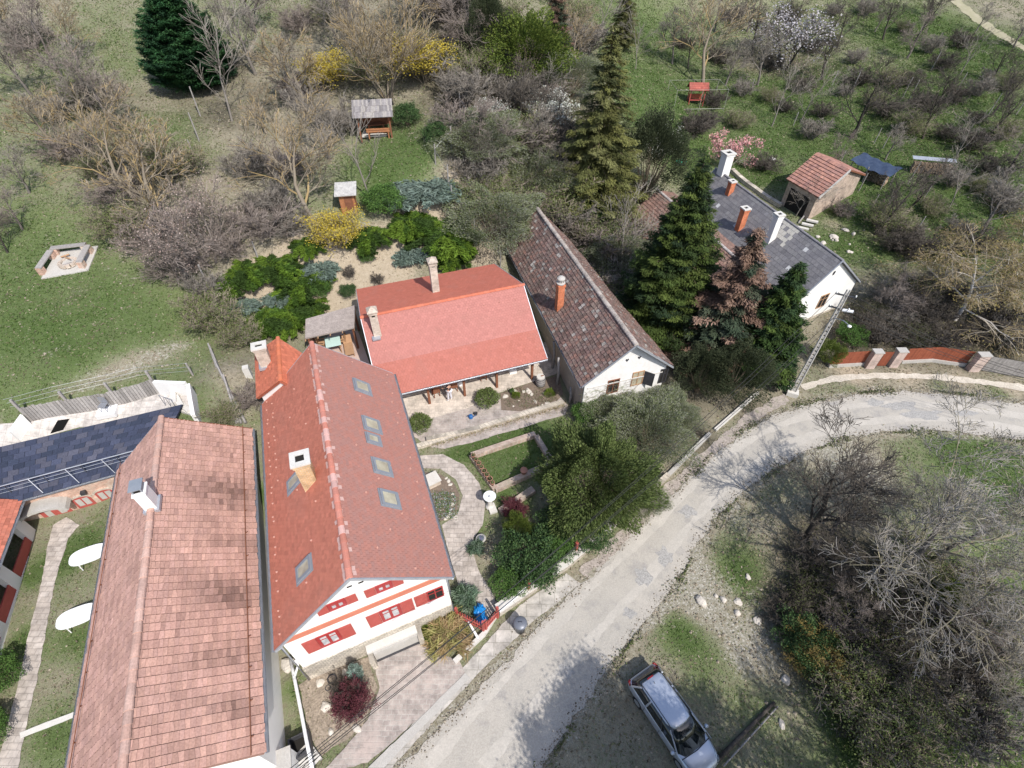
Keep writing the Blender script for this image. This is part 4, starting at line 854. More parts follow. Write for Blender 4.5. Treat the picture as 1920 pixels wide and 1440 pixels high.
mid0 = d.lerp(a, .5); ra_, rb_ = Erl+ue*.35, Err-ue*.35
za, zb2 = zroof(a)-.2, zroof(b)-.2
mb = MB(); zb0 = -.2
mb.add([V3(a,zb0), V3(b,zb0), V3(c,zb0), V3(d,zb0), V3(a,za), V3(b,zb2), V3(rb_,rE-.2), V3(c,zE2+.1), V3(d,zE2+.1), V3(ra_,rE-.2), V3(ra_,zb0), V3(rb_,zb0)], [(0,1,5,4),(1,11,6,5),(11,2,7,6),(2,3,8,7),(3,10,9,8),(10,0,4,9)]); mb.build('wall', M['plaster_old'], E_)
wv = Wall(V3(a,0), V3(b,0))
for x in (3.2, 6.3): window(wv, x, 2.05, .9, 1.1, E_, M['wood_brown'], None)
dm = MB(); wv.box(dm, 4.4, 5.3, 0, .04, .8, 2.85); dm.build('door', M['wood_brown'], E_)
for px in ((806,756),(871.7,741.7),(931.7,726.7),(997,711)):
    q = at(*px, .8); mb = MB(); mb.box(q.x, q.y, (.8+3.05)/2, .15, .15, 3.05-.8, math.atan2(ue.y, ue.x)); mb.build('post', M['wood_brown'], E_)
q0, q1 = at(806,756,.8)-ue*1.2, at(997,711,.8)+ue*.35; mb = MB(); mb.hull([V3(q0,3.22), V3(q1,3.22), V3(q1,3.22)-pn*.15, V3(q0,3.22)-pn*.15], .17); mb.build('beam', M['wood_brown'], E_)
azE = math.atan2(ue.y, ue.x)
cb = plane_hit((817,546), Ebr, Ebl, Erl); chimney(E_, cb, height(cb, (810,490)), .46, .46, M['brick_pale'], azE, 'pyramid', flash=M['zinc'])
cb = plane_hit((707,624), Eml, Emr, Erl); chimney(E_, cb, height(cb, (696,582)), .46, .46, M['brick_pale'], azE, 'pyramid'); 
fl_ = MB(); fl_.box(cb.x, cb.y-.35, cb.z-.12, .5, .35, .1, azE); fl_.build('flashing', M['zinc'], E_)
# grey lean-to with patio
L_ = thing('lean_to_shelter', 'open shelter with a flat greyish felt roof between the two red roofs', 'shelter')
zL = 4.1; q = [at(572,634,zL-.25), at(664,614,zL-.25), at(666,572,zL), at(573,598,zL)]
mb = MB(); mb.hull(q, .1); mb.build('roof', mk('grey_felt', (.36,.31,.28), (.28,.24,.22), ns=3, fine=.25, fs=14), L_)
for i, p in enumerate(q): MB().box(p.x+(.15 if i in (0,3) else -.15), p.y+(.12 if i < 2 else -.12), (p.z+1.0)/2-.05, .12, .12, p.z-1.0-.1).build('post', M['wood_brown'], L_)
for k in range(5):
    s = k/4; a_, b_ = q[0].lerp(q[1], s), q[3].lerp(q[2], s); d_ = (a_-b_).normalized()*.14; MB().tube([b_-Vector((0,0,.13)), a_+d_-Vector((0,0,.13))], .04, 5).build('rafter', M['wood_tan'], L_)
pt = struct(drape('patio', [tuple(at(x, y, 1.9)[:2]) for x, y in ((566,640),(668,612),(700,700),(640,680))], mk('pinkish_paving', (.55,.42,.36), (.48,.36,.31), ns=2, fine=.08), flat=1.9)); 

# ------------------------------------------------------------------ F  old house with the white gable
zF, rF = 3.6, 6.45
Ffl, Ffr, Frl = at(1091,725,zF), at(1262,687,zF), at(950,462,zF); Fr0, Fr1 = at(1194,647,rF), at(1008,391,rF); Frr = Vector((2*Fr1.x-Frl.x, 2*Fr1.y-Frl.y, zF))
F_ = thing('old_cottage', 'old cottage with a mossy brown tiled roof and a white street gable', 'house')
def patF(P, I, s, t, c, R):
    k = R.rand(len(P)); c = np.where((k < .07)[:,None], np.array([.34,.31,.28])*(.7+.5*R.rand(len(P)))[:,None], c); c = np.where((k > .95)[:,None], np.array([.26,.15,.12]), c)
    return c*(1-.25*(np.sin(s*60+I)*.5+.5)*0)[...,None] if False else c
tiles('roof', [(Ffl, Frl, Fr1, Fr0), (Frr, Ffr, Fr0, Fr1)], M['tile_moss'], [(.19,.125,.11),(.23,.14,.115),(.15,.105,.09),(.21,.155,.135),(.20,.14,.12)], .24, .25, .045, parent=F_, seed=17, stagger=0, jit=.01, patch=patF, wob=.03, gap=.09)
ridge_caps(Fr0, Fr1, M['tile_moss'], [(.42,.37,.33),(.34,.3,.27)], F_, .15, .4, jag=.03)
WF = gable_walls(Ffl, Ffr, Frr, Frl, Fr0, Fr1, -.2, M['plaster_old'], F_, .3, .25)
wf = Wall(WF['f'][0], WF['f'][1]); fasc(Ffl, Fr0, F_, M['zinc'], h=.1); fasc(Fr0, Ffr, F_, M['zinc'], h=.12, w=.08)
gutter(Ffl, Frl, F_, out=Vector(((Ffl-Ffr).x, (Ffl-Ffr).y, 0))); pipe('downpipe', [Ffl+Vector((0,0,-.1)), WF['t'][0]+Vector((-.05,-.06,-.3)), WF['f'][0]+Vector((-.05,-.06,.6))], .05, M['zinc'], F_)
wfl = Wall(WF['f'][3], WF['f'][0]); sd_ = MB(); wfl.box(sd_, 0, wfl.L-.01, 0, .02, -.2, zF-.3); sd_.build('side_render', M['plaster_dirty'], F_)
bs = MB(); wf.box(bs, 0, wf.L, 0, .05, -.3, 1.1); bs.build('plinth', M['concrete'], F_)
x, z = wf.px(1243,704); window(wf, x, z, .55, 1.25, F_, M['metal_dark'], M['dark'])
x, z = wf.px(1195,709); window(wf, x, z, .8, 1.2, F_, M['wood_tan'], M['blind'])
sh_ = MB(); a_ = wf.pt(x+.42, z, .03); c0 = wf.x*.45+wf.n*.42; sh_.hull([a_-Vector((0,0,.55)), a_+c0-Vector((0,0,.55)), a_+c0+Vector((0,0,.55)), a_+Vector((0,0,.55))], .04, d=wf.n); sh_.build('shutter', M['metal_dark'], F_)
x, z = wf.px(1149,724); window(wf, x, z, .8, 1.2, F_, M['wood_brown'], M['dark'])
for px in ((1176,675),(1199,670)):
    x, z = wf.px(*px); v = MB(); wf.poly(v, [(x, z-.14),(x+.12, z+.04),(x+.06, z+.1),(x, z+.05),(x-.06, z+.1),(x-.12, z+.04)], 0, .02); v.build('heart_vent', M['metal_dark'], F_)
ml = MB(); wf.box(ml, .2, wf.L-.2, 0, .05, zF-.55, zF-.48); ml.build('moulding', M['concrete_l'], F_)
cb = plane_hit((1048,577), Ffl, Frl, Fr0); azF = math.atan2((Fr1-Fr0).y, (Fr1-Fr0).x)-math.pi/2; chimney(F_, cb, height(cb, (1052,532)), .45, .45, M['brick_orange'], azF, 'round', M['concrete'])

# ------------------------------------------------------------------ G  grey slate house
zG, rG = 3.1, 6.1
Gfr, Gr0, Gr1 = at(1613,528,zG), at(1581,488,rG), at(1342,315,rG); dg = (Gr1-Gr0)
Gfl = Vector((2*Gr0.x-Gfr.x, 2*Gr0.y-Gfr.y, zG)); Grl = V3(Gfl+dg, zG); Grr = V3(Gfr+dg, zG)
G_ = thing('slate_house', 'long house with a grey slate roof and a white gable behind the tall firs', 'house')
def patG(P, I, s, t, c, R):
    q = (np.abs(P[:,0]-19.0) < .8) & (np.abs(P[:,1]-36.6) < .9)
    ref = plane_hit((1467,440), Gfl, Grl, Gr0); q = (np.abs((P[:,0]-ref.x)*.95+(P[:,1]-ref.y)*.3) < .62) & (np.abs((P[:,1]-ref.y)*.95-(P[:,0]-ref.x)*.3) < 1.0) & (R.rand(len(P)) < .8)
    c = np.where(q[:,None], np.array([.44,.42,.38]), c); return np.where((R.rand(len(P)) < .006)[:,None], np.array([.5,.5,.5]), c)
tiles('roof', [(Gfl, Grl, Gr1, Gr0), (Grr, Gfr, Gr0, Gr1)], M['slate'], [(.185,.18,.19),(.205,.20,.205),(.165,.16,.17),(.195,.188,.195)], .34, .34, .014, parent=G_, seed=19, patch=patG, cv=.05)
ridge_caps(Gr0, Gr1, M['slate'], [(.22,.21,.22)], G_, .1, .5)
WG = gable_walls(Gfl, Gfr, Grr, Grl, Gr0, Gr1, 0, M['plaster_old'], G_, .2, .2); wg = Wall(WG['f'][0], WG['f'][1])
fasc(Gfl, Gr0, G_, M['zinc'], h=.1); fasc(Gr0, Gfr, G_, M['zinc'], h=.1); fasc(Grl, Gr1, G_, M['zinc'], h=.1)
x, z = wg.px(1542,564); window(wg, x, z, .9, 1.2, G_, M['wood_tan'], M['dark']); x, z = wg.px(1563.7,511.8); v = MB(); wg.poly(v, [(x+.13*math.cos(t*.785), z+.2*math.sin(t*.785)) for t in range(8)], 0, .02); v.build('vent', M['metal_dark'], G_)
pg = MB(); wg.box(pg, 0, wg.L, 0, .04, -.2, 1.0); pg.build('plinth', M['rubble'], G_)
azG = math.atan2(dg.y, dg.x)-math.pi/2
for bpx, tpx, w, m, cp in (((1386,428),(1398,391),.5,M['brick_orange'],'slab'),((1443,450),(1463,404),.5,M['plaster'],'slab'),((1367,362),(1374,343),.45,M['brick_orange'],'slab'),((1356,322),(1363,287),.75,M['plaster'],'slab')):
    cb = plane_hit(bpx, Gfl, Grl, Gr0); chimney(G_, cb, max(1.0, height(cb, tpx)), w, w, m, azG, cp)
zW, rW = 2.7, 4.9
W0, W1 = at(1160,422,zW), at(1213,475,zW); R0, R1 = at(1234,356,rW), at(1395,496,rW); ex = (W1-W0); W1 = W0+ex.normalized()*(R1-R0).length*1.02; W1.z = zW
Gw = thing('tiled_wing', 'lower side wing with a ribbed brown tiled roof half hidden by the great fir', 'house wing')
oR0, oR1 = V3(R0*2-W0, zW+.6), V3(R1*2-W1, zW+.6); oR0 = R0.lerp(oR0, .5); oR1 = R1.lerp(oR1, .5)
tiles('roof', [(W1, W0, R0, R1), (oR0, oR1, R1, R0)], M['tile_moss'], [(.23,.145,.12),(.26,.16,.13),(.20,.13,.11)], .24, .27, .045, parent=Gw, seed=23, stagger=0, jit=.008, wob=.02)
ridge_caps(R0, R1, M['tile_moss'], [(.42,.38,.36)], Gw, .13, .4)
gable_walls(W1, oR1, oR0, W0, R1, R0, 0, M['plaster_old'], Gw, .35, .25)

# ------------------------------------------------------------------ H  hut
H_ = thing('brick_hut', 'small stone hut with a ribbed red brown tiled roof in the back garden', 'hut')
rH, zH = 5.5, 4.0
h0, h1, he0, he1 = at(1531,286,rH), at(1594,318,rH), at(1475,335,zH), at(1535,370,zH); hr0, hr1 = V3(h0*2-he0, zH), V3(h1*2-he1, zH)
tiles('roof', [(he1, he0, h0, h1), (hr0, hr1, h1, h0)], M['tile_old'], [(.36,.19,.15),(.40,.21,.16),(.33,.18,.15)], .30, .36, .07, parent=H_, seed=29, stagger=0)
WH = gable_walls(he1, hr1, hr0, he0, h1, h0, 1.2, M['hutwall'], H_, .2, .25); wh = Wall(WH['f'][3], WH['f'][0]); dm = MB(); wh.box(dm, .5, wh.L-.6, 0, .03, 1.4, 3.4); dm.build('doorway', M['dark'], H_)
fasc(he1, h1, H_, M['concrete'], h=.18, w=.1); fasc(h1, hr1, H_, M['wood_brown'], h=.12)
# ------------------------------------------------------------------ vegetation
def tubes_np(segs, cols, k=3):
    """segs (n,8): p0 p1 r0 r1 -> verts, quads"""
    s = np.asarray(segs, float); p0, p1, r0, r1 = s[:,0:3], s[:,3:6], s[:,6], s[:,7]; d = p1-p0; d /= np.linalg.norm(d, axis=1)[:,None]+1e-9
    up = np.where(np.abs(d[:,2:3]) < .9, np.array([[0,0,1.]]), np.array([[1.,0,0]])); a = np.cross(d, up); a /= np.linalg.norm(a, axis=1)[:,None]+1e-9; b = np.cross(d, a)
    V = np.empty((len(s), 2*k, 3))
    for j in range(k):
        t = 2*math.pi*j/k; o = a*math.cos(t)+b*math.sin(t); V[:,j] = p0+o*r0[:,None]; V[:,k+j] = p1+o*r1[:,None]
    base = np.arange(len(s))[:,None]*2*k; F = np.concatenate([base+np.array([j, (j+1)%k, k+(j+1)%k, k+j]) for j in range(k)])
    return V.reshape(-1,3), F, np.repeat(np.asarray(cols, float), 2*k, 0)
def rvec(R): 
    v = R.randn(3); return v/np.linalg.norm(v)
def bare(seed, H, spread=.55, levels=4, nb=(6,6,6,5), trunk_r=.14, stems=1, start=.3, rise=.35, col=(.30,.27,.24), tip=(.36,.32,.28), lichen=None, rmin=.011, wig=.18, lean=0.0):
    R = np.random.RandomState(seed); W = []; WC = []; T = []; TC = []; tips = []
    col = np.array(col); tip = np.array(tip)
    def grow(p, d, L, r, lv):
        ns = 4 if lv < 2 else 3; q = p.copy(); pts = [q.copy()]; ds = [d]
        for i in range(ns):
            d = d+R.randn(3)*wig*(1 if lv else .5); d[2] += rise*.12*(1 if lv else .3); d /= np.linalg.norm(d); q = q+d*L/ns; pts.append(q.copy()); ds.append(d)
        r1 = max(rmin, r*(.35 if lv else .22))
        c = col*(1-lv/levels)+tip*(lv/levels)
        if lichen is not None and R.rand() < (.5 if lv in (1,2) else .25): c = c*.35+np.array(lichen)*.65
        c = c*(.8+.4*R.rand())
        for i in range(ns):
            a, b = r+(r1-r)*i/ns, r+(r1-r)*(i+1)/ns; (T if lv < 1 else W).append([*pts[i], *pts[i+1], max(a, rmin), max(b, rmin)]); (TC if lv < 1 else WC).append(c)
        if lv >= levels: tips.append(pts[-1]); return
        n = nb[lv] if lv < len(nb) else nb[-1]
        for j in range(n):
            t = (start if lv == 0 else .2)+(1-(start if lv == 0 else .2))*(j+R.rand()*.8)/n; t = min(t, .99); k = int(t*ns); f = t*ns-k; pp = pts[k]*(1-f)+pts[k+1]*f
            dd = ds[min(k+1, ns)]; ax_ = np.cross(dd, rvec(R)); ax_ /= np.linalg.norm(ax_)+1e-9; an = spread*(.8+.5*R.rand())*(1.25 if lv == 0 else 1)
            nd = dd*math.cos(an)+ax_*math.sin(an); nd[2] += rise*.35; nd /= np.linalg.norm(nd)
            grow(pp, nd, L*(.62 if lv else .55)*(1.1-.45*t)*(.8+.4*R.rand()), max(rmin, (r+(r1-r)*t)*.6), lv+1)
    for s in range(stems):
        a = 2*math.pi*(s+R.rand()*.5)/stems; ln = (0 if stems == 1 else .3+.25*R.rand()); d = np.array([math.cos(a)*ln+lean, math.sin(a)*ln, 1.]); d /= np.linalg.norm(d)
        grow(np.array([math.cos(a), math.sin(a), 0])*(.12 if stems > 1 else 0)+np.array([0,0,-.15]), d, H*(.72 if stems == 1 else .6)*(.8+.3*R.rand()), trunk_r*(1 if stems == 1 else .6), 0)
    return T, TC, W, WC, np.array(tips)
def mktree(name, gen, crown='crown', extra=None, trunk=True):
    T, TC, W, WC, tips = gen; o = bpy.data.objects.new(name, None); COL.objects.link(o); o.empty_display_size = .3
    V, F, C = tubes_np(T, TC, 6); t = npmesh('trunk', V, F, M['twig'], C, o, smooth=True)
    V, F, C = tubes_np(W, WC, 3); c = npmesh(crown, V, F, M['twig'], C, o)
    if extra is not None:
        V, F, C, m = extra(tips, np.array(W)); npmesh('blossom' if m is M['petal'] else 'foliage', V, F, m, C, o)
    return o
def quads(P, D, N, L, Wd, C):
    """leaf quads: centre P, long dir D, second dir N, half sizes"""
    D = D/(np.linalg.norm(D, axis=1)[:,None]+1e-9); S_ = np.cross(D, N); S_ /= np.linalg.norm(S_, axis=1)[:,None]+1e-9
    L = np.asarray(L).reshape(-1,1); Wd = np.asarray(Wd).reshape(-1,1)
    V = np.stack([P-D*L, P+S_*Wd*1.0-D*L*.1, P+D*L, P-S_*Wd-D*L*.1], 1).reshape(-1,3); F = np.arange(len(P)*4).reshape(-1,4)
    return V, F, np.repeat(C, 4, 0)
def rdir(R, n):
    v = R.randn(n, 3); return v/np.linalg.norm(v, axis=1)[:,None]
def pick(R, pal, n, var=.12):
    pal = np.array(pal, float); return np.clip(pal[R.randint(0, len(pal), n)]*(1+var*R.randn(n)[:,None]), .003, 1)
def blossom_on(pal, per=3, size=.06, spread=.25, m=None, frac=1.0, seed=0):
    def f(tips, W):
        R = np.random.RandomState(seed); k = R.rand(len(tips)) < frac; P = np.repeat(tips[k], per, 0); P = P+R.randn(*P.shape)*spread
        n = len(P); V, F, C = quads(P, rdir(R, n), rdir(R, n), size*(.7+.6*R.rand(n)), size*.7*(.7+.6*R.rand(n)), pick(R, pal, n)); return V, F, C, m or M['petal']
    return f
def bush(name, seed, R_, H, n, leaf, pal, lump=.25, spiky=False, trunkcol=(.2,.16,.12), squash=1.0, part='foliage', asp=.55, up=.0, inner=None, topw=1.0):
    """leafy crown: leaves through the outer shell of an uneven body on short stems"""
    R = np.random.RandomState(seed); o = bpy.data.objects.new(name, None); COL.objects.link(o); o.empty_display_size = .3
    D = rdir(R, n); D[:,2] = np.where(D[:,2] < -.35, -D[:,2], D[:,2])
    ph = R.rand(8)*6.28; th = np.arctan2(D[:,1], D[:,0]); f = 1+lump*(.5*np.sin(3*th+ph[0]+3*D[:,2])+.35*np.sin(5*th+ph[1]-5*D[:,2])+.3*np.sin(9*th+ph[2]+7*D[:,2])+.25*np.sin(13*D[:,2]+4*th+ph[3]))
    K = 40; cl = rdir(R, K); cl[:,2] = np.abs(cl[:,2]); dot = (D@cl.T).max(1); f = f*(.86+.3*np.clip((dot-.8)/.2, 0, 1))
    rad = (.55+.45*R.rand(n)**.45)*f
    tw = 1-(1-topw)*np.clip(D[:,2], 0, 1)
    P = np.stack([D[:,0]*R_*rad*tw, D[:,1]*R_*rad*tw*squash, H*.5+D[:,2]*H*.5*rad], 1); P[:,2] = np.maximum(P[:,2], .05)
    dd = D*.6+rdir(R, n)*.8 if not spiky else D*1.0+rdir(R, n)*.35; dd[:,2] += up
    C = pick(R, pal, n, .16); 
    V, F, C = quads(P, dd, rdir(R, n), leaf*(.6+.7*R.rand(n)), leaf*asp*(.6+.7*R.rand(n)), C); npmesh(part, V, F, M['leaf'], C, o)
    segs = []; cols = []
    for i in range(26):
        d = D[i*7 % n]; e = np.array([d[0]*R_*.5, d[1]*R_*.5*squash, H*.45+d[2]*H*.3]); m = e*.45+R.randn(3)*.05; segs += [[0,0,-.15, *m, .03*R_, .018*R_], [*m, *e, .018*R_, .010]]; cols += [trunkcol]*2
    V, F, C = tubes_np(segs, cols, 5); npmesh('stem', V, F, M['twig'], C, o); return o
def conifer(name, seed, H, R_, pal, whorls=30, per=9, droop=.25, leafL=.17, leafW=.05, dens=13, base=.08, power=.85, tiptone=None, trunk_r=.17, gap=0.0, wide=.55, up=0.0, deadpal=None, deadfrac=0):
    R = np.random.RandomState(seed); o = bpy.data.objects.new(name, None); COL.objects.link(o); o.empty_display_size = .3
    segs = [[0,0,-.2,0,0,H*.5,trunk_r,trunk_r*.6],[0,0,H*.5,0,0,H*.98,trunk_r*.6,.02]]; segs0 = segs
    P = []; Dd = []; Cc = []; Sg = []; Sc = []; palA = np.array(pal)
    for w_ in range(whorls):
        t = base+(1-base)*(w_+R.rand()*.6)/whorls; L0 = R_*(1-t)**power*(1.0 if t > .12 else .75)+.12
        for b in range(max(4, int(per*(1-.45*t)))):
            if R.rand() < gap: continue
            a = 2*math.pi*(b+R.rand()*.8)/max(4, int(per*(1-.45*t)))+w_*1.3; L = L0*(.72+.42*R.rand()); nb = max(3, int(dens*L/1.6)); d0 = np.array([math.cos(a), math.sin(a), 0]); z0 = t*H
            bt = palA[R.randint(len(palA))]*(.75+.5*R.rand())
            if deadpal is not None and (R.rand() < deadfrac*(.4+1.2*t)): bt = np.array(deadpal[R.randint(len(deadpal))])*(.8+.4*R.rand())
            s = (np.arange(nb*3)+R.rand(nb*3))/(nb*3); s = .1+.9*s
            z = z0+L*(up*s-droop*s**1.2+.12*s**3)+R.randn(len(s))*.05; side = np.array([-d0[1], d0[0], 0]); wd = wide*L*.5*np.sin(np.pi*np.clip(s*.85+.1, 0, 1)); off = (R.rand(len(s))*2-1)
            p = d0[None]*(s*L)[:,None]+side[None]*(off*wd)[:,None]; p[:,2] += z-np.abs(off)*wd*.25
            dd = d0[None]*1.0+side[None]*(off*1.1)[:,None]+R.randn(len(s),3)*.22; dd[:,2] += -.25*droop/.25+up
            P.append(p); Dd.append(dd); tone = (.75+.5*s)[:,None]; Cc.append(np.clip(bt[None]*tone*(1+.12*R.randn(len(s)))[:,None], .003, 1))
            Sg.append([0,0,z0, d0[0]*L*.85, d0[1]*L*.85, z0+L*.85*(up-droop*.8), .03, .01]); Sc.append((.17,.13,.10))
    P = np.concatenate(P); Dd = np.concatenate(Dd); C = np.concatenate(Cc); n = len(P)
    out = []
    for k in range(3):
        q = P+R.randn(n,3)*.07; out.append(quads(q, Dd+R.randn(n,3)*.35, rdir(R, n)*.4+np.array([0,0,1.]), leafL*(.7+.6*R.rand(n)), leafW*(.7+.7*R.rand(n)), C*(1+.1*R.randn(n)[:,None])))
    V = np.concatenate([x[0] for x in out]); C = np.clip(np.concatenate([x[2] for x in out]), .003, 1); npmesh('foliage', V, np.arange(len(V)).reshape(-1,4), M['leaf'], C, o)
    V, F, C = tubes_np(segs0+Sg, [(.2,.15,.12)]*2+Sc, 6); npmesh('trunk', V, F, M['twig'], C, o); return o
def juniper(name, seed, R_, H, pal, arms=46, L=.12, Wd=.028, dens=34):
    R = np.random.RandomState(seed); o = bpy.data.objects.new(name, None); COL.objects.link(o); P = []; D = []; C = []; Sg = []; pal_ = np.array(pal)
    for i in range(arms):
        a = 2*math.pi*(i+R.rand())/arms; L0 = R_*(.45+.6*R.rand()); hh = H*(.5+.6*R.rand()); d = np.array([math.cos(a), math.sin(a), 0]); s = np.sqrt(R.rand(int(dens*L0/1.0)+6)); c = pal_[R.randint(len(pal_))]*(.75+.5*R.rand())
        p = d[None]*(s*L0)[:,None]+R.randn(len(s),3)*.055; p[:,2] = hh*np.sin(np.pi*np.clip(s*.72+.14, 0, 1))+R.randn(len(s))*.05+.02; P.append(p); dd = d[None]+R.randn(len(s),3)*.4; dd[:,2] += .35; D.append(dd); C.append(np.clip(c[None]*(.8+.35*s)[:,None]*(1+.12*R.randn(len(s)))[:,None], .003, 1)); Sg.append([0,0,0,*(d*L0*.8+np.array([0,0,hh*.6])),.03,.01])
    P = np.concatenate(P); D = np.concatenate(D); C = np.concatenate(C); n = len(P); out = []
    for k in range(4): out.append(quads(P+R.randn(n,3)*.05, D+R.randn(n,3)*.5, rdir(R, n), L*(.6+.8*R.rand(n)), Wd*(.7+.6*R.rand(n)), C))
    V = np.concatenate([x[0] for x in out]); C = np.concatenate([x[2] for x in out]); npmesh('foliage', V, np.arange(len(V)).reshape(-1,4), M['leaf'], C, o); V, F, C = tubes_np(Sg, [(.18,.13,.1)]*len(Sg), 4); npmesh('stem', V, F, M['twig'], C, o); return o
PROTO = {}
def proto(key, fn, H): PROTO[key] = [fn(), H, True]
OCH = (.42,.30,.12)
GREY = dict(col=(.22,.20,.18), tip=(.26,.235,.205)); MAUVE = dict(col=(.20,.175,.16), tip=(.26,.22,.195)); TAN = dict(col=(.25,.215,.17), tip=(.28,.24,.185)); DARKC = dict(col=(.07,.062,.055), tip=(.12,.105,.09))
proto('lich1', lambda: mktree('bare_tree', bare(11, 8, .6, 4, (8,6,5,4), .15, lichen=OCH, start=.3, **TAN)), 7.5)
proto('lich2', lambda: mktree('bare_tree', bare(12, 8, .62, 4, (9,6,5,4), .14, lichen=OCH, start=.25, rise=.5, **TAN)), 7.5)
proto('grey1', lambda: mktree('bare_tree', bare(21, 8, .58, 4, (8,6,5,5), .15, start=.28, **GREY)), 7.5)
proto('grey2', lambda: mktree('bare_tree', bare(22, 8, .7, 4, (8,6,6,4), .16, start=.22, rise=.2, **MAUVE)), 7)
proto('slim', lambda: mktree('young_tree', bare(23, 6, .5, 3, (10,5,4), .06, start=.25, rmin=.009, **GREY)), 5.2)
proto('dark1', lambda: mktree('bare_tree', bare(24, 7, .62, 4, (7,6,5,4), .13, start=.22, **DARKC)), 6.5)
proto('multi', lambda: mktree('multi_stemmed_tree', bare(25, 8, .42, 3, (8,6,6), .12, stems=6, start=.3, lichen=OCH, **TAN)), 6.5)
proto('big', lambda: mktree('bare_tree', bare(26, 9, .72, 5, (7,6,6,5,3), .12, start=.12, rise=.25, rmin=.0065, lichen=(.30,.27,.16), col=(.22,.20,.18), tip=(.31,.29,.265))), 7)
proto('bigdark', lambda: mktree('bare_tree', bare(27, 9, .62, 4, (8,7,6,5), .17, start=.12, rise=.45, rmin=.010, **DARKC)), 7.5)
proto('shrubg', lambda: mktree('bare_shrub', bare(31, 3, .55, 3, (6,6,5), .05, stems=11, start=.1, rmin=.009, **GREY)), 2.4)
proto('shrubm', lambda: mktree('bare_shrub', bare(32, 3, .6, 3, (6,6,5), .05, stems=11, start=.1, rmin=.009, **MAUVE)), 2.4)
proto('shrubo', lambda: mktree('budding_shrub', bare(33, 3, .6, 3, (6,6,4), .05, stems=11, start=.1, rmin=.009, **TAN), extra=blossom_on([(.17,.21,.07),(.22,.25,.10)], 4, .028, .14, M['leaf'])), 2.4)
proto('shrubd', lambda: mktree('bare_shrub', bare(34, 3, .65, 3, (6,6,5), .05, stems=11, start=.1, rmin=.009, **DARKC)), 2.4)
proto('shrubk', lambda: mktree('budding_shrub', bare(45, 3, .6, 3, (6,6,4), .05, stems=11, start=.1, rmin=.009, **DARKC), extra=blossom_on([(.07,.085,.03),(.10,.115,.04),(.15,.16,.07)], 2, .028, .16, M['leaf'])), 2.4)
proto('purple', lambda: mktree('purple_shrub', bare(35, 2.4, .5, 3, (7,6,5), .04, stems=13, start=.1, rmin=.008, col=(.12,.065,.07), tip=(.17,.065,.075)), extra=blossom_on([(.15,.04,.055),(.11,.035,.045)], 2, .035, .06, M['leaf'])), 2.0)
proto('plum', lambda: mktree('plum_tree', bare(36, 6, .6, 3, (10,7,6), .12, stems=2, start=.15, **MAUVE), extra=blossom_on([(.52,.42,.38),(.40,.30,.27),(.28,.20,.17)], 3, .035, .2)), 5)
proto('white', lambda: mktree('blossom_tree', bare(37, 7, .7, 3, (10,7,6), .13, stems=2, start=.2, **DARKC), extra=blossom_on([(.56,.53,.55),(.45,.42,.44)], 3, .065, .22)), 5.5)
proto('whites', lambda: mktree('blossom_shrub', bare(38, 3.2, .5, 3, (6,6,4), .05, stems=10, start=.2, **GREY), extra=blossom_on([(.66,.66,.62),(.5,.52,.45)], 2, .055, .13)), 2.8)
proto('pink', lambda: mktree('magnolia', bare(39, 3.6, .5, 3, (7,5,4), .06, stems=3, start=.2, **GREY), extra=blossom_on([(.72,.36,.36),(.75,.48,.46)], 4, .075, .13)), 3)
proto('fors', lambda: mktree('forsythia', bare(40, 2.6, .45, 3, (5,5,4), .04, stems=10, start=.1, **TAN), extra=blossom_on([(.55,.42,.05),(.48,.38,.07),(.52,.44,.12)], 9, .03, .12)), 2.2)
proto('fors2', lambda: mktree('ochre_shrub', bare(46, 2.6, .5, 3, (6,6,5), .04, stems=12, start=.1, rmin=.008, col=(.30,.21,.10), tip=(.42,.31,.13)), extra=blossom_on([(.38,.29,.09),(.32,.26,.10)], 4, .022, .1)), 2.2)
proto('birch', lambda: mktree('birch_tree', bare(41, 11, .6, 4, (11,6,5,5), .13, start=.22, rise=-.25, col=(.60,.57,.54), tip=(.34,.27,.16), wig=.2), extra=blossom_on([(.30,.23,.09),(.24,.21,.08)], 2, .05, .2, M['leaf'])), 9)
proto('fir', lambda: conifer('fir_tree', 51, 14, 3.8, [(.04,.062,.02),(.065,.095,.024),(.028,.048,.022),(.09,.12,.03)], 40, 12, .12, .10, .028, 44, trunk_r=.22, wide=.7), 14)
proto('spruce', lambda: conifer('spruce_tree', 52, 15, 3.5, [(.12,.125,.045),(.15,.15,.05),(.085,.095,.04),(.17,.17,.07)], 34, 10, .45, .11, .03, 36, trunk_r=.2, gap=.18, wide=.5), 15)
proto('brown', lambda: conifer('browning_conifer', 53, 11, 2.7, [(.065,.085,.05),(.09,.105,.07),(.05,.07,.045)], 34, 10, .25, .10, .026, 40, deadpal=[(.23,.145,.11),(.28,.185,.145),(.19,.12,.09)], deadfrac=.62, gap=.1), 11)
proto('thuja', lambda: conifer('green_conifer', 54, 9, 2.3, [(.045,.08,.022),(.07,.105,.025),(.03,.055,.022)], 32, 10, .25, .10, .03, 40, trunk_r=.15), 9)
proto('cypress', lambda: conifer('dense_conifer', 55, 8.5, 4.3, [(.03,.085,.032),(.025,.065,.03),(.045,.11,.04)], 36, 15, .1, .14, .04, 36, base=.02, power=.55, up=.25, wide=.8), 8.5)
proto('yew', lambda: bush('yew_tree', 61, 2.3, 5.2, 46000, .075, [(.13,.175,.055),(.10,.135,.04),(.18,.22,.08),(.07,.095,.03)], .35, spiky=True, up=.3, asp=.4, topw=.7), 5.2)
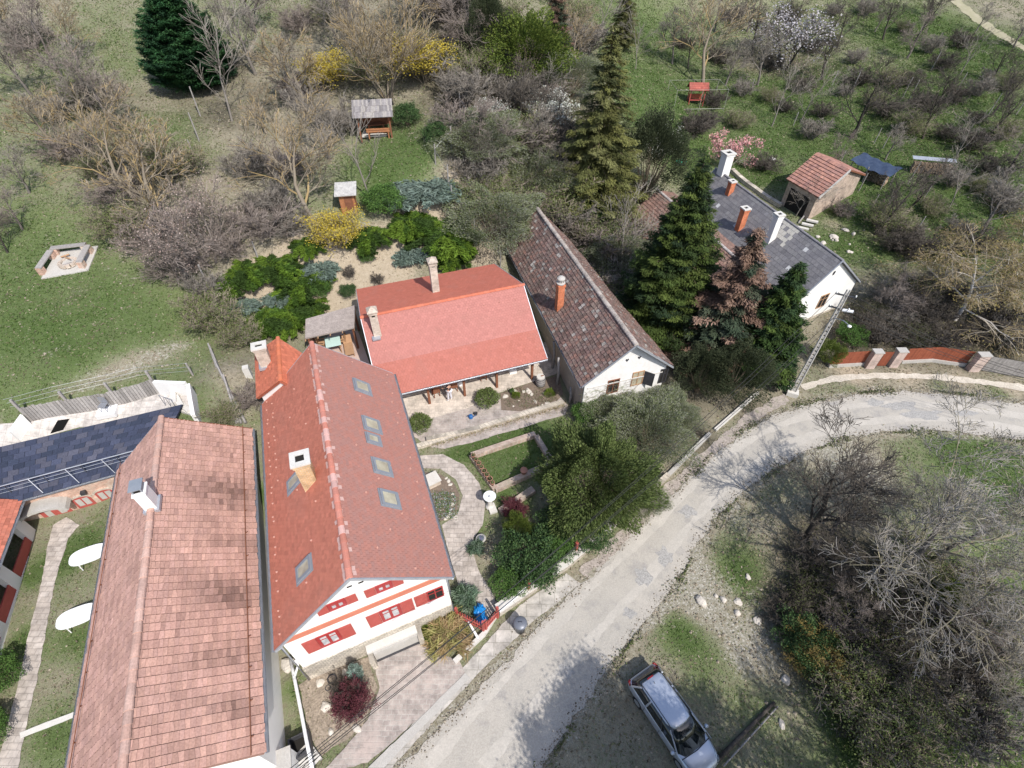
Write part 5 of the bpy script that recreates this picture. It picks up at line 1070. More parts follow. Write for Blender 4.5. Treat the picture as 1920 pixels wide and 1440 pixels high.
proto('darkyew', lambda: bush('dark_evergreen', 62, 2.2, 5.5, 24000, .07, [(.07,.085,.045),(.055,.07,.035),(.095,.11,.06)], .3, spiky=True, up=.4, asp=.35, topw=.6), 5.5)
proto('green', lambda: bush('leafy_bush', 63, 1.2, 1.7, 8000, .05, [(.10,.19,.045),(.14,.24,.06),(.07,.14,.035)], .3), 1.7)
proto('laurel', lambda: bush('evergreen_bush', 64, 1.3, 1.9, 9000, .055, [(.05,.10,.035),(.085,.15,.05),(.035,.07,.03),(.13,.20,.08)], .35), 1.9)
proto('olive', lambda: bush('olive_green_bush', 65, 1.7, 3.0, 16000, .055, [(.12,.16,.03),(.16,.20,.04),(.08,.12,.025)], .35, spiky=True), 3.0)
proto('lime', lambda: bush('lime_green_bush', 66, 1.0, 1.2, 3800, .09, [(.20,.27,.04),(.26,.33,.06),(.14,.20,.03)], .25, spiky=True, asp=.25, up=.6), 1.2)
proto('box', lambda: bush('round_bush', 67, .55, .85, 2600, .04, [(.14,.18,.055),(.10,.135,.04),(.18,.23,.08)], .1), .85)
proto('greyg', lambda: bush('greyish_budding_bush', 68, 2.1, 3.2, 30000, .055, [(.22,.25,.13),(.27,.28,.19),(.17,.20,.09),(.3,.3,.25)], .3, spiky=True, asp=.35), 3.2)
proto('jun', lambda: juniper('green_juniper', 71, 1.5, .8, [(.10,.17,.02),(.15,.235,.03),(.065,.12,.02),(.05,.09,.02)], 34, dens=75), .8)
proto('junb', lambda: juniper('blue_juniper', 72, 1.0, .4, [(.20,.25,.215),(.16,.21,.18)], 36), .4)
proto('agave', lambda: juniper('spiky_yucca', 73, .65, .55, [(.17,.25,.17),(.25,.32,.24),(.11,.17,.1)], 40, .2, .018, 14), .55)
proto('drygrass', lambda: juniper('dry_grass_clump', 74, .75, .6, [(.50,.36,.20),(.42,.30,.17),(.36,.32,.13)], 46, .2, .014, 24), .6)
proto('bluep', lambda: conifer('spiky_blue_conifer', 75, 1.7, .6, [(.16,.22,.19),(.22,.28,.25)], 16, 8, .0, .08, .02, 26, trunk_r=.03, up=.4), 1.7)
ORD = ['first','second','third','fourth','fifth','sixth','seventh','eighth','ninth','tenth','eleventh','twelfth']
VR = random.Random(77)
def plant(key, bp, top=None, h=None, w=1.0, label='', cat='tree', group=None, rz=None, name=None):
    """bp: foot of the trunk (pixel or point); top: where its tip is seen; w: width relative to the height"""
    p = bp if isinstance(bp, Vector) else gp(*bp); P = PROTO[key]; H = h or height(p, top); s = H/P[1]; ws = s*w
    rz = VR.random()*6.28 if rz is None else rz
    if P[2]: o = P[0]; P[2] = False; o.location = p; o.rotation_euler = (0,0,rz); o.scale = (ws, ws, s)
    else: o = dup(P[0], p, rz, (ws, ws, s))
    if name: o.name = name
    for k in ('group',):
        if k in o.keys(): del o[k]
    o['label'] = label; o['category'] = cat
    if group: o['group'] = group
    return o
LMK = {'the dense dark conifer':(350,110),'the fire pit':(130,495),'the gazebo':(705,225),'the wooden shed':(655,360),'the plum tree':(385,430),'the left forsythia':(630,135),'the right forsythia':(798,100),'the many stemmed tree':(722,130),'the lower forsythia':(643,425),'the lichened pair':(210,300),'the annex chimney':(495,670),
 'the yellowish spruce':(1130,240),'the dark broad evergreen':(1210,290),'the olive evergreen':(985,110),'the ridge of the mossy roof':(1010,395),'the brown tiled wing':(1180,440),'the wire fence':(850,250),'the left white blossom':(915,200),'the middle white blossom':(1040,190),'the tall fir':(1260,480),
 'the red roofed shelter':(1303,175),'the white blossom tree':(1500,60),'the pink magnolia':(1365,275),'the stone hut':(1540,345),'the blue tarp':(1628,300),'the woodpile':(1745,310),'the slim pale tree':(1455,180),'the leaning fruit tree':(1640,190),'the dirt track':(1850,45),'the white barked birch':(1830,500),'the slate gable':(1560,550),'the lattice pole':(1530,650),'the gate pillars':(1650,665),'the grey paling fence':(1870,690),
 'the golden shrub':(1520,1180),'the yellow green shrub':(1745,1130),'the big pale bare tree':(1720,980),'the dark limbed tree':(1480,960),'the fallen beam':(1400,1370),'the lower right corner':(1900,1430),'the right edge':(1915,1180),'the stony slope':(1350,1120),'the red slatted fence':(1750,655),'the birch by the right edge':(1900,560)}
KW = {'shrubk':'dark olive','shrubg':'grey','shrubm':'mauve brown','shrubo':'budding olive','shrubd':'dark','greyg':'grey green'}
USED = set()
def lab(px, key, place):
    for nm, q in sorted(LMK.items(), key=lambda t: math.hypot(t[1][0]-px[0], t[1][1]-px[1])):
        dx, dy = px[0]-q[0], px[1]-q[1]; rel = ('left of' if dx < 0 else 'right of') if abs(dx) > abs(dy) else ('above' if dy < 0 else 'below')
        l = KW[key]+' bare shrub '+rel+' '+nm+' in '+place if key != 'greyg' else 'grey green shrub '+rel+' '+nm+' in '+place
        if l not in USED: USED.add(l); return l
    return l
# conifers and the big evergreens
plant('fir', (1238,622), (1322,296), w=1.25, label='tall dark green fir standing between the mossy roofed cottage and the slate house')
plant('spruce', (1112,385), (1148,45), w=1.5, label='tall yellowish green spruce with drooping boughs above the thicket')
plant('brown', (1338,670), (1426,432), w=1.55, label='tall browning conifer with reddish dead upper branches', rz=1.0)
plant('thuja', (1412,695), (1497,490), w=1.3, label='dark green conifer beside the lattice utility pole')
plant('cypress', (372,160), (345,-45), w=1.12, label='large dense dark green conifer on the upper left slope')
plant('darkyew', (1205,385), (1222,225), w=1.15, label='dark broad evergreen directly right of the yellowish spruce')
plant('greyg', (1150,800), h=1.9, w=1.3, label='grey green shrub hiding the cottage plinth', cat='shrub'); plant('greyg', (1245,800), h=2.2, w=1.2, label='grey green shrub between the cottage and the firs', cat='shrub'); plant('yew', (1108,945), h=4.6, w=1.4, label='big olive green yew overhanging the walled lawn and the road')
plant('greyg', (1205,835), h=2.9, w=1.25, label='grey green budding shrub in front of the white cottage gable', cat='shrub')
plant('olive', (985,165), (1000,40), w=1.15, label='bright olive green round evergreen in the upper middle thicket')
plant('darkyew', (915,130), (930,-10), w=.9, label='dark narrow evergreen left of the olive green one at the top edge')
plant('spruce', (1165,90), (1185,-60), w=1.3, label='dark spruce cut by the top edge above the tall yellowish spruce')
plant('brown', (1040,110), (1050,-60), w=1.1, label='russet leaved conifer at the top edge right of the olive evergreen')
plant('darkyew', (1305,735), (1310,655), w=1.3, label='low dark evergreen under the browning conifer beside the road', cat='shrub')
plant('darkyew', (1365,735), (1380,650), w=1.6, label='low grey green evergreen at the foot of the dark conifers', cat='shrub')
# the slope at the upper left
for a in [('slim',(435,228),(322,45),1.2,'slender bare tree with a pale trunk in front of the dense dark conifer'),
 ('lich1',(320,440),(205,170),1.3,'large bare lichened tree with an ochre tinted crown left of the plum tree'),
 ('lich2',(268,392),(120,205),1.3,'leaning lichened bare tree left of the large ochre tinted one'),
 ('grey2',(125,170),(25,-10),1.2,'bare mauve grey tree on the far left slope'),
 ('grey1',(185,240),(95,60),1.2,'bare grey tree behind the lichened pair on the left slope'),
 ('lich1',(575,232),(525,-15),1.2,'tall ochre lichened bare tree at the top left of the gazebo'),
 ('lich2',(590,420),(498,215),1.35,'broad bare lichened tree left of the little wooden shed'),
 ('multi',(727,190),(705,-20),1.3,'many stemmed bare tree directly behind the gazebo'),
 ('slim',(694,375),(655,190),1.0,'thin pale trunked bare tree beside the little wooden shed'),
 ('grey1',(55,362),(5,255),1.3,'small bare tree at the left edge above the fire pit'),
 ('grey2',(42,430),(5,350),1.4,'small bushy bare tree at the left edge level with the fire pit'),
 ('dark1',(14,474),(-30,400),1.3,'small dark bare tree cut by the left edge beside the fire pit'),
 ('grey1',(640,120),(600,-50),1.2,'bare tree at the top edge between the two yellow forsythias'),
 ('grey2',(800,60),(790,-70),1.5,'bare grey tree at the top edge above the wire fence'),
 ('grey1',(480,140),(450,-60),1.1,'bare tree at the top edge right of the dense dark conifer'),
 ('slim',(900,235),(905,120),1.1,'pale thin bare tree in the thicket just right of the wire fence'),
 ('grey2',(950,340),(955,225),1.7,'wide grey bare tree in the middle of the thicket'),
 ('slim',(1192,130),(1185,30),1.0,'pale slim bare tree beside the bright meadow'),
 ('lich2',(1318,160),(1330,-30),1.4,'large bare yellowish lichened tree behind the red roofed well'),
 ('slim',(1447,237),(1480,120),1.1,'slim pale bare tree standing alone in the shaded orchard'),
 ('dark1',(1596,258),(1670,120),1.3,'dark leaning bare fruit tree above the stone hut'),
 ('dark1',(1715,78),(1760,-30),1.2,'dark bare fruit tree near the dirt track at the top right'),
 ('dark1',(1655,75),(1690,-20),1.2,'dark bare fruit tree left of the one by the dirt track'),
 ('dark1',(1860,215),(1920,110),1.2,'dark bare fruit tree near the right edge of the orchard'),
 ('grey1',(1420,160),(1445,30),1.2,'bare tree between the lichened tree and the white blossom'),
 ('slim',(1492,405),(1500,330),1.4,'little bare tree growing in front of the stone hut doorway'),
 ('grey2',(1560,330),(1600,250),.9,'bare sapling between stone hut and dark fruit tree'),
 ('dark1',(1410,105),(1430,-20),1.5,'dark bare tree at the foot of the white blossom tree'),
 ('grey1',(1260,120),(1265,0),1.2,'bare tree at the left rim of the bright meadow')]:
    plant(a[0], a[1], a[2], w=a[3], label=a[4])
plant('plum', (400,497), (360,325), w=1.15, label='mauve plum tree with faint pinkish blossom left of the junipers')
plant('white', (1470,128), (1525,-15), w=1.35, label='dark limbed tree full of white blossom at the top edge')
plant('pink', (1362,318), h=4.2, w=.8, label='small pink flowering magnolia behind the slate house chimney')
for (b, t, w_, l) in (((618,165),(632,78),1.3,'yellow forsythia left of the many stemmed tree'),((795,150),(798,55),1.5,'large yellow forsythia at the start of the wire fence'),((640,460),(640,385),1.3,'bright yellow forsythia between the wooden shed and the green junipers')): plant('fors', b, t, w=w_, label=l, cat='shrub')
plant('fors2', (1515,1225), h=2.1, w=1.15, label='golden yellow twiggy shrub in the dark brush right of the parked car', cat='shrub')
for (b, t, w_, l) in (((915,240),(910,180),1.2,'white blossoming shrub beside the grey bare tree of the thicket'),((1035,245),(1045,165),1.2,'white blossoming shrub left of the yellowish spruce'),((1235,300),(1250,228),.8,'white blossoming shrub on the right rim of the dark evergreen')): plant('whites', b, t, w=w_, label=l, cat='shrub')
# junipers and rockery shrubs behind the veranda house
for i, (k, b, h_, w_, l) in enumerate([('jun',(425,545),.9,1.0,'green juniper at the left end of the rockery'),('jun',(468,522),1.0,1.0,'green juniper second from the left in the rockery'),('jun',(520,515),1.1,1.0,'green juniper in the middle of the upper rockery row'),('jun',(570,540),1.1,1.1,'green juniper at the right of the upper rockery row'),
 ('jun',(500,615),1.1,1.0,'green juniper above the small annex roof, left one'),('jun',(545,600),1.1,1.1,'green juniper above the annex roof, right one'),('jun',(585,590),.9,.9,'green juniper touching the felt roofed shelter'),('jun',(580,470),.8,1.0,'green juniper directly below the yellow forsythia'),
 ('jun',(695,455),1.0,1.1,'green juniper right of the yellow forsythia'),('jun',(770,430),1.1,1.0,'green juniper left of the largest one behind the veranda house'),('jun',(835,455),1.3,1.3,'largest green juniper behind the tall chimney of the veranda house'),('jun',(848,490),1.0,1.0,'green juniper touching the ridge of the veranda roof'),
 ('junb',(450,580),.4,1.3,'blue grey spreading juniper at the left of the rockery'),('junb',(520,560),.4,1.2,'blue grey spreading juniper between the green juniper rows'),('junb',(600,510),.5,1.2,'blue grey juniper at the right of the green rows'),('junb',(772,485),.6,.9,'single blue grey juniper on the sandy bank'),('junb',(745,370),.6,1.5,'large blue grey juniper beside the wooden shed'),('junb',(800,360),.6,1.8,'blue grey juniper near the wire fence')]):
    plant(k, b, h=h_*.78, w=w_*1.28, label=l, cat='shrub')
for (k, b, h_, w_, l) in [('green',(722,400),1.9,1.1,'fresh green leafy bush right of the wooden shed'),('green',(605,555),1.3,.8,'dark green bush at the right end of the rockery'),('laurel',(765,235),1.5,1.0,'low green bush right of the gazebo'),('laurel',(822,268),1.4,1.1,'small dark round evergreen beside the fence post'),
 ('green',(690,490),.7,1.0,'low green plant on the sandy bank'),('laurel',(655,555),.8,1.0,'low greyish plant on the sandy bank near the ridge'),('shrubd',(710,530),.8,1.3,'dark twiggy shrub above the veranda house ridge'),('shrubd',(655,520),1.0,1.0,'dark twiggy shrub left of the sandy clearing'),
 ('green',(985,450),1.6,1.0,'ivy green bush growing over the end of the mossy roof'),('green',(1110,415),1.8,1.2,'green leafy bush behind the mossy roofed cottage'),('green',(1075,410),1.3,1.0,'smaller leafy bush behind the mossy roofed cottage'),
 ('olive',(970,1010),1.7,.75,'rounded lime tinted bush beside the garden path'),('laurel',(1050,1000),1.5,1.1,'glossy leafed bush under the big yew'),('laurel',(990,1060),2.0,1.05,'dark glossy evergreen bush behind the street wall'),('green',(955,1100),1.2,1.0,'fresh green bush right of the garden gate'),('green',(1040,1030),1.4,1.0,'light green bush leaning over the street wall'),
 ('laurel',(1010,1075),1.3,1.0,'dark evergreen bush low behind the street wall'),('laurel',(1100,1010),1.4,1.2,'evergreen bush at the street side of the yew'),('greyg',(1200,950),1.8,1.0,'small grey green shrub at the road bend'),('olive',(1150,970),1.3,1.0,'low olive bush at the street wall below the yew'),('green',(1100,790),1.4,1.0,'green bush at the cottage corner'),
 ('box',(790,803),.95,1.1,'round clipped bush beside the long red roof in the courtyard'),('box',(914,757),1.0,1.15,'round clipped bush at the left end of the rock bed'),('lime',(1030,741),.4,1.0,'low lime green cushion plant beside the barrel'),('lime',(968,747),.5,.6,'small fresh green plant in the middle of the rock bed'),('green',(960,738),.45,.45,'tiny leafy plant in the rock bed'),('lime',(975,1010),.01,1,'')][:-1]:
    plant(k, b, h=h_, w=w_, label=l, cat='shrub')
plant('agave', (874,1128), h=.7, w=.85, label='spiky blue green yucca at the house corner by the gate', cat='plant')
plant('drygrass', (840,1195), h=.8, w=1.15, label='dry beige ornamental grass clump in front of the stone plinth', cat='plant')
plant('lime', (812,1195), h=.75, w=.75, label='yellow green spiky plant left of the dry beige grass', cat='plant')
plant('agave', (893,1032), h=.5, w=.8, label='small dark green plant beside the garden path bend', cat='plant')
plant('purple', (665,1322), h=1.7, w=.95, label='dark purple barberry at the edge of the reddish forecourt', cat='shrub')
plant('shrubd', (655,1300), h=1.5, w=.8, label='dark bare shrub between the blue conifer and the purple barberry', cat='shrub')
plant('bluep', (672,1270), h=1.5, w=.6, label='spiky blue grey dwarf conifer in the front bed', cat='shrub')
plant('green', (14,1275), h=1.3, w=.9, label='green bush at the left edge beside the paved garden path', cat='shrub'); plant('green', (-4,1375), h=1.2, w=.9, label='green bush cut by the left edge near the bottom', cat='shrub')
plant('purple', (965,965)[0:2], h=1.1, w=1.2, label='reddish bare shrub in the shade beside the yew', cat='shrub')
plant('shrubm', (1575,405), h=1.6, w=1.2, label='dark reddish shrub against the stone hut wall', cat='shrub')
# brush left of the annex, along the slope
for (k, b, h_, w_, l) in [('shrubo',(400,620),3.0,1.15,'tan budding shrub on the slope above the leaning poles'),('shrubo',(450,650),2.4,1.1,'smaller tan budding shrub left of the annex'),('shrubm',(345,520),2.6,1.3,'mauve bare shrub below the plum tree'),('shrubm',(430,480),2.4,1.2,'mauve bare shrub right of the plum tree'),('shrubg',(395,560),2.2,1.2,'grey bare shrub between the plum tree and the tan shrub'),
 ('shrubm',(300,460),2.6,1.5,'bare shrub at the foot of the large lichened tree'),('shrubo',(235,440),2.4,1.5,'budding shrub left of the large lichened tree'),('shrubm',(475,755),1.3,1.3,'reddish bare climber between the annex and the weathered roof'),('shrubo',(425,790),1.4,1.2,'low tangled shrub behind the weathered roof')]:
    plant(k, b, h=h_, w=w_, label=l, cat='shrub')
# the thicket between the two gardens, one by one
g1 = 'tangled shrubs of the thicket behind the cottage'
TH = [(870,200),(890,150),(860,100),(905,80),(950,60),(870,260),(900,300),(930,290),(965,280),(990,300),(900,345),(935,380),(970,400),(1000,360),(1030,330),(1060,370),(1010,290),(1050,290),(1060,240),(1020,200),(1070,180),(1100,100),(1080,50),(1000,120),(960,200),(905,400),(940,430),(920,450),(1060,430),(1030,400),(830,40),(880,20),(1140,450),(1120,470),(1150,500),(1170,480),(1100,440),(1180,540),(1140,560),(1170,580)]
for i, b in enumerate(TH): kk = ['shrubg','shrubo','shrubd','shrubg','shrubo','shrubm','greyg'][i % 7]; plant(kk, b, h=2.2+1.3*VR.random(), w=1.5, label=lab(b, kk, 'the thicket'), cat='shrub', group=g1)
g2 = 'bare brush on the upper left slope'
for i, b in enumerate([(150,300),(110,230),(200,330),(90,150),(60,90),(160,200),(230,380),(60,30),(330,330),(540,330),(520,400),(600,330),(560,190),(640,250),(690,160),(760,170),(470,330),(620,40),(560,60),(740,80),(770,100),(500,440),(545,440)]): kk = ['shrubm','shrubg','shrubo'][i % 3]; (i % 4 != 3) and plant(kk, b, h=1.8+1.2*VR.random(), w=1.5, label=lab(b, kk, 'the left slope'), cat='shrub', group=g2)
g3 = 'orchard brush at the upper right'
for i, b in enumerate([(1280,90),(1350,120),(1390,180),(1440,190),(1500,170),(1540,220),(1580,180),(1640,200),(1700,160),(1760,130),(1830,180),(1880,260),(1300,250),(1320,240),(1600,120),(1560,80),(1800,90),(1850,330),(1700,440),(1740,400),(1680,470),(1720,480),(1790,440),(1650,430),(1880,400),(1430,320),(1620,30),(1480,40),(1370,40),(1520,100),(1560,30),(1660,160),(1730,210),(1790,190),(1850,150),(1890,170),(1770,260),(1820,280),(1870,380),(1700,250),(1660,220),(1610,160),(1740,100),(1690,60),(1830,230),(1470,210),(1520,260),(1380,240),(1340,200),(1450,130),(1780,350),(1840,360),(1760,480),(1820,470)]): kk = ['shrubd','shrubd','shrubg','shrubo'][i % 4]; plant(kk, b, h=1.4+1.3*VR.random(), w=1.5, label=lab(b, kk, 'the orchard'), cat='shrub', group=g3)
KT = {'grey1':'grey','grey2':'mauve grey','dark1':'dark','lich1':'ochre lichened','lich2':'tan lichened','slim':'thin pale'}
def labt(px, key, place):
    for nm, q in sorted(LMK.items(), key=lambda t: math.hypot(t[1][0]-px[0], t[1][1]-px[1])):
        dx, dy = px[0]-q[0], px[1]-q[1]; rel = ('left of' if dx < 0 else 'right of') if abs(dx) > abs(dy) else ('above' if dy < 0 else 'below')
        l = KT[key]+' bare tree '+rel+' '+nm+' in '+place
        if l not in USED: USED.add(l); return l
    return l
for place, pts_, ks, h0, h1 in (('the orchard', [(1290,130),(1360,160),(1400,60),(1540,150),(1500,230),(1570,90),(1640,60),(1700,110),(1760,200),(1800,140),(1860,150),(1830,60),(1900,90),(1730,260),(1790,300),(1850,260),(1660,300),(1880,340),(1700,400),(1780,390),(1640,440),(1840,440),(1340,60),(1470,80),(1610,20),(1740,30)], ['dark1','grey1','grey2','dark1','slim'], 3.8, 6.0),
    ('the thicket', [(880,120),(930,60),(970,250),(1010,230),(1080,130),(900,300),(1000,310),(1060,310),(1120,90),(1070,30),(860,30),(930,350),(1040,380),(1160,520)], ['grey2','grey1','dark1','slim','lich2'], 4.2, 6.5),
    ('the left slope', [(110,300),(60,180),(220,250),(150,120),(500,250),(540,170),(660,60),(250,350),(330,360),(620,300),(480,60),(760,60),(30,90)], ['lich1','grey1','grey2','lich2'], 4.5, 6.5),
    ('the birch garden', [(1700,620),(1660,600),(1840,600),(1750,560)], ['dark1','grey2'], 3.2, 4.5),
    ('the island brush', [(1620,1180),(1760,1210),(1850,1240),(1700,1290),(1560,1180)], ['dark1','grey2','dark1'], 2.8, 4.0)):
    for i, b in enumerate(pts_): kk = ks[i % len(ks)]; plant(kk, b, h=h0+(h1-h0)*VR.random(), w=1.25, label=labt(b, kk, place), group='bare trees of '+place)
# right: garden of the slate house
plant('birch', (1790,600), (1890,395), w=1.5, label='white barked birch with drooping tan twigs at the right edge')
plant('birch', (1905,620), (2010,430), w=1.4, label='second drooping tan birch cut by the right edge')
plant('birch', (1870,560), (1960,380), w=1.2, label='tan twigged birch behind the white barked one')
g4 = 'shrubs behind the red fence'
for i, b in enumerate([(1640,640),(1670,610),(1700,640),(1740,600),(1760,650),(1660,570),(1700,560),(1820,640),(1860,610),(1900,650),(1630,600),(1780,560)]): kk = ['shrubd','shrubg','shrubk','shrubd'][i % 4]; plant(kk, b, h=1.5+1.0*VR.random(), w=1.5, label=lab(b, kk, 'the birch garden'), cat='shrub', group=g4)
plant('green', (1590,640), h=1.2, w=1.2, label='green bush at the left end of the red fence', cat='shrub'); plant('olive', (1545,680), h=1.6, w=1.0, label='olive green bush between the lattice pole and the red fence', cat='shrub')
# street side right: bare trees and brush
plant('bigdark', (1510,1010), h=6.5, w=1.25, label='dark limbed bare tree spreading over the road bend', rz=2.2)
plant('big', (1660,1110), (1790,850), w=1.35, label='large pale grey bare tree in the middle of the green island', rz=.5)
plant('big', (1730,1060), (1850,900), w=1.2, label='pale grey bare tree at the right of the green island', rz=3.5)
plant('grey1', (1560,1000), (1620,870), w=1.3, label='smaller grey bare tree close to the road bend')
plant('big', (1800,1290), h=5, w=1.3, label='low spreading bare tree in the dark brush at the lower right', rz=1.5)
plant('olive', (1745,1150), h=2.2, w=.7, label='bright yellow green leafing shrub in the lower right brush', cat='shrub')
plant('laurel', (1500,1215), h=1.6, w=1.1, label='dark green bush left of the golden shrub', cat='shrub')
plant('green', (1400,1110)[0:2], h=.9, w=1.0, label='small green bush on the stony slope', cat='shrub') if False else None
g5 = 'dark brush at the lower right'
for i, b in enumerate([(1480,1160),(1520,1120),(1560,1160),(1600,1200),(1650,1180),(1700,1220),(1640,1250),(1580,1260),(1700,1150),(1780,1200),(1840,1180),(1820,1250),(1760,1290),(1700,1300),(1650,1330),(1600,1330),(1780,1360),(1660,1400),(1540,1060),(1640,1050),(1700,1060),(1800,1100),(1560,1290),(1500,1090),(1620,1160),(1680,1200),(1740,1180),(1740,1240),(1790,1250),(1620,1240),(1670,1290),(1720,1330),(1790,1320),(1630,1370),(1590,1310),(1550,1220),(1510,1140),(1830,1130),(1770,1140)]): kk = ['shrubd','shrubk','shrubg','shrubo','shrubd','shrubk','shrubo'][i % 7]; (i % 4 != 3) and plant(kk, b, h=1.5+1.2*VR.random(), w=1.5, label=lab(b, kk, 'the island brush'), cat='shrub', group=g5)
# trees whose shadows fall on the road and the car; they stand below the frame
proto('shade', lambda: mktree('leafing_tree', bare(44, 9, .75, 4, (9,7,6,5), .18, start=.35, rise=.2, **DARKC), extra=blossom_on([(.06,.10,.03),(.09,.14,.04)], 18, .055, .3, M['leaf'])), 8)
plant('shade', Vector((11.4, -.8, 0)), h=12, w=.62, label='leafing dark tree below the frame at the right of the car', rz=1.3)
plant('shade', Vector((8.7, -.6, 0)), h=12, w=.66, label='leafing dark tree standing just below the frame, shading the parked car', rz=.3)
plant('shade', Vector((6.3, -.9, 0)), h=11, w=.66, label='leafing dark tree below the frame beside the road', rz=2)
plant('olive', Vector((7.6, 2.35, 0)), h=1.2, w=.6, label='fresh green bush at the bottom edge in front of the parked car', cat='shrub')
plant('bigdark', Vector((17.5, -1.0, 0)), h=10, w=1.1, label='second dark bare tree standing below the frame at the right', rz=1)
plant('bigdark', Vector((21, 0, 0)), h=10, w=1.1, label='third dark bare tree standing below the frame at the right', rz=5)
plant('bigdark', Vector((13.5, -1.5, 0)), h=9.0, w=1.1, label='dark bare tree standing below the frame at the right', rz=4)
# climbers on the cottage gable
Rc = np.random.RandomState(5); sg = []; cc = []
for i in range(240):
    x = Rc.rand()*3.6; z = .4+Rc.rand()*2.4; p = wf.pt(x, z, .07); a = Rc.rand()*6.28; L = .15+.4*Rc.rand(); q = p+wf.x*math.cos(a)*L+Vector((0,0,1))*abs(math.sin(a))*L; sg.append([*p, *q, .009, .006]); cc.append((.30,.25,.19) if Rc.rand() < .7 else (.25,.28,.12))
V, F, C = tubes_np(sg, cc, 3); cl = npmesh('climber', V, F, M['twig'], C); tag(cl, 'bare climbing plant spread over the white cottage gable', 'climber')

# grass, litter and gravel: uncountable ground stuff
def scatter(name, label, n, seed, dmax, fn, m):
    """points thinned with distance, over the whole visible ground"""
    R = np.random.RandomState(seed); a_ = (R.rand(n)*2-1)*.80; d = 3+(dmax-3)*R.rand(n)**.95; x = (R.rand(n)*2-1)*.98*(19.6+.70*d); y = d+R.randn(n)*.5
    keep = (x > -70) & (x < 100) & (y > 2)
    for P in COVER+BLD:
        Pa = np.array(P); bb = (x > Pa[:,0].min()) & (x < Pa[:,0].max()) & (y > Pa[:,1].min()) & (y < Pa[:,1].max()); i = np.where(bb)[0]
        if len(i): keep[i[inpoly(x[i], y[i], P)]] = False
    x, y = x[keep], y[keep]; z = terv(x, y); Zc = zone(x, y); V, F, C = fn(R, x, y, z, Zc)
    o = npmesh(name, V, F, m, C); o['kind'] = 'stuff'; o['label'] = label; o['category'] = name.replace('_', ' '); return o
BLD = [[(p.x,p.y) for p in q] for q in ([Afl,Afr,Arr,Arl],[Bfl,Bfr,Brr,Brl],[Cg0,Cg1b,Ct1,Ct0],[Efl,Efr,Ebr,Ebl],[Ffl,Ffr,Frr,Frl],[Gfl,Gfr,Grr,Grl],[he1,hr1,hr0,he0],[W1,oR1,oR0,W0],[nl0,er0,er1,nl1])]
def gfn(R, x, y, z, Z):
    lush = Z[:,0]+.3*(np.sin(x*1.9+2*np.sin(y*.8))*np.sin(y*1.7)+.7*(R.rand(len(x))-.5)); bad = np.maximum(np.maximum(Z[:,1], Z[:,2]), Z[:,3]*.5); k = R.rand(len(x)) < np.clip(.25+lush, 0, 1)*(1-.85*bad)
    x, y, z, lush = x[k], y[k], z[k], lush[k]; n = len(x); L = (.025+.04*R.rand(n)+.02*np.clip(lush, 0, 1))*(1+.012*y); P = np.stack([x, y, z+L*.35], 1); d = rdir(R, n); d[:,2] = np.abs(d[:,2])*.6+.15
    g1_ = pick(R, [(.12,.17,.05),(.16,.205,.075),(.19,.23,.11)], n); dp = (np.clip((lush-.75)/.4, 0, 1) > R.rand(n))[:,None]; g1_ = np.where(dp, pick(R, [(.05,.10,.02),(.08,.135,.03),(.11,.16,.045)], n), g1_); g2_ = pick(R, [(.30,.28,.17),(.38,.35,.24),(.25,.25,.14)], n); f = (R.rand(n) < np.clip(lush*1.1, .15, .92))[:,None]  # deep green blades carry the same painted orchard shade
    return quads(P, d, rdir(R, n), L, .016*(1+.02*y), np.where(f, g1_, g2_))
scatter('grass', 'short patchy grass over the gardens and slopes', 700000, 1, 115, gfn, M['leaf'])
def lfn(R, x, y, z, Z):
    w_ = Z[:,3]+.12; k = R.rand(len(x)) < w_*.9; x, y, z = x[k], y[k], z[k]; n = len(x); P = np.stack([x, y, z+.03], 1); d = rdir(R, n); d[:,2] *= .3; s = (.03+.05*R.rand(n))*(1+.012*y)
    return quads(P, d, rdir(R, n)*.5+np.array([0,0,1.]), s, s*.5, pick(R, [(.30,.24,.18),(.40,.33,.26),(.18,.14,.10),(.24,.22,.12)], n, .2))
scatter('leaf_litter', 'fallen leaves and twigs under the brush', 220000, 2, 85, lfn, M['leaf'])
def sfn(R, x, y, z, Z):
    k = R.rand(len(x)) < (Z[:,2]*.9+Z[:,1]*.12+.012); x, y, z = x[k], y[k], z[k]; n = len(x); s = (.02+.07*R.rand(n)**3)*(1+.01*y); o = np.array([[1,0,0],[0,1,0],[-1,0,0],[0,-1,0],[0,0,.8],[0,0,-.5]])
    V = o[None]*s[:,None,None]*(.7+.6*R.rand(n,6,3)); V += np.stack([x, y, z+s*.2], 1)[:,None]; b = np.arange(n)[:,None]*6
    F = np.concatenate([b+np.array(f) for f in ((0,1,4,4),(1,2,4,4),(2,3,4,4),(3,0,4,4))]); F = np.concatenate([b+np.array(f) for f in ((0,1,4),(1,2,4),(2,3,4),(3,0,4))])
    return V.reshape(-1,3), F, np.repeat(pick(R, [(.55,.52,.46),(.62,.58,.52),(.46,.42,.36)], n, .1), 6, 0)
scatter('loose_stones', 'pale loose stones strewn over banks and verges', 110000, 3, 75, sfn, M['stone'])
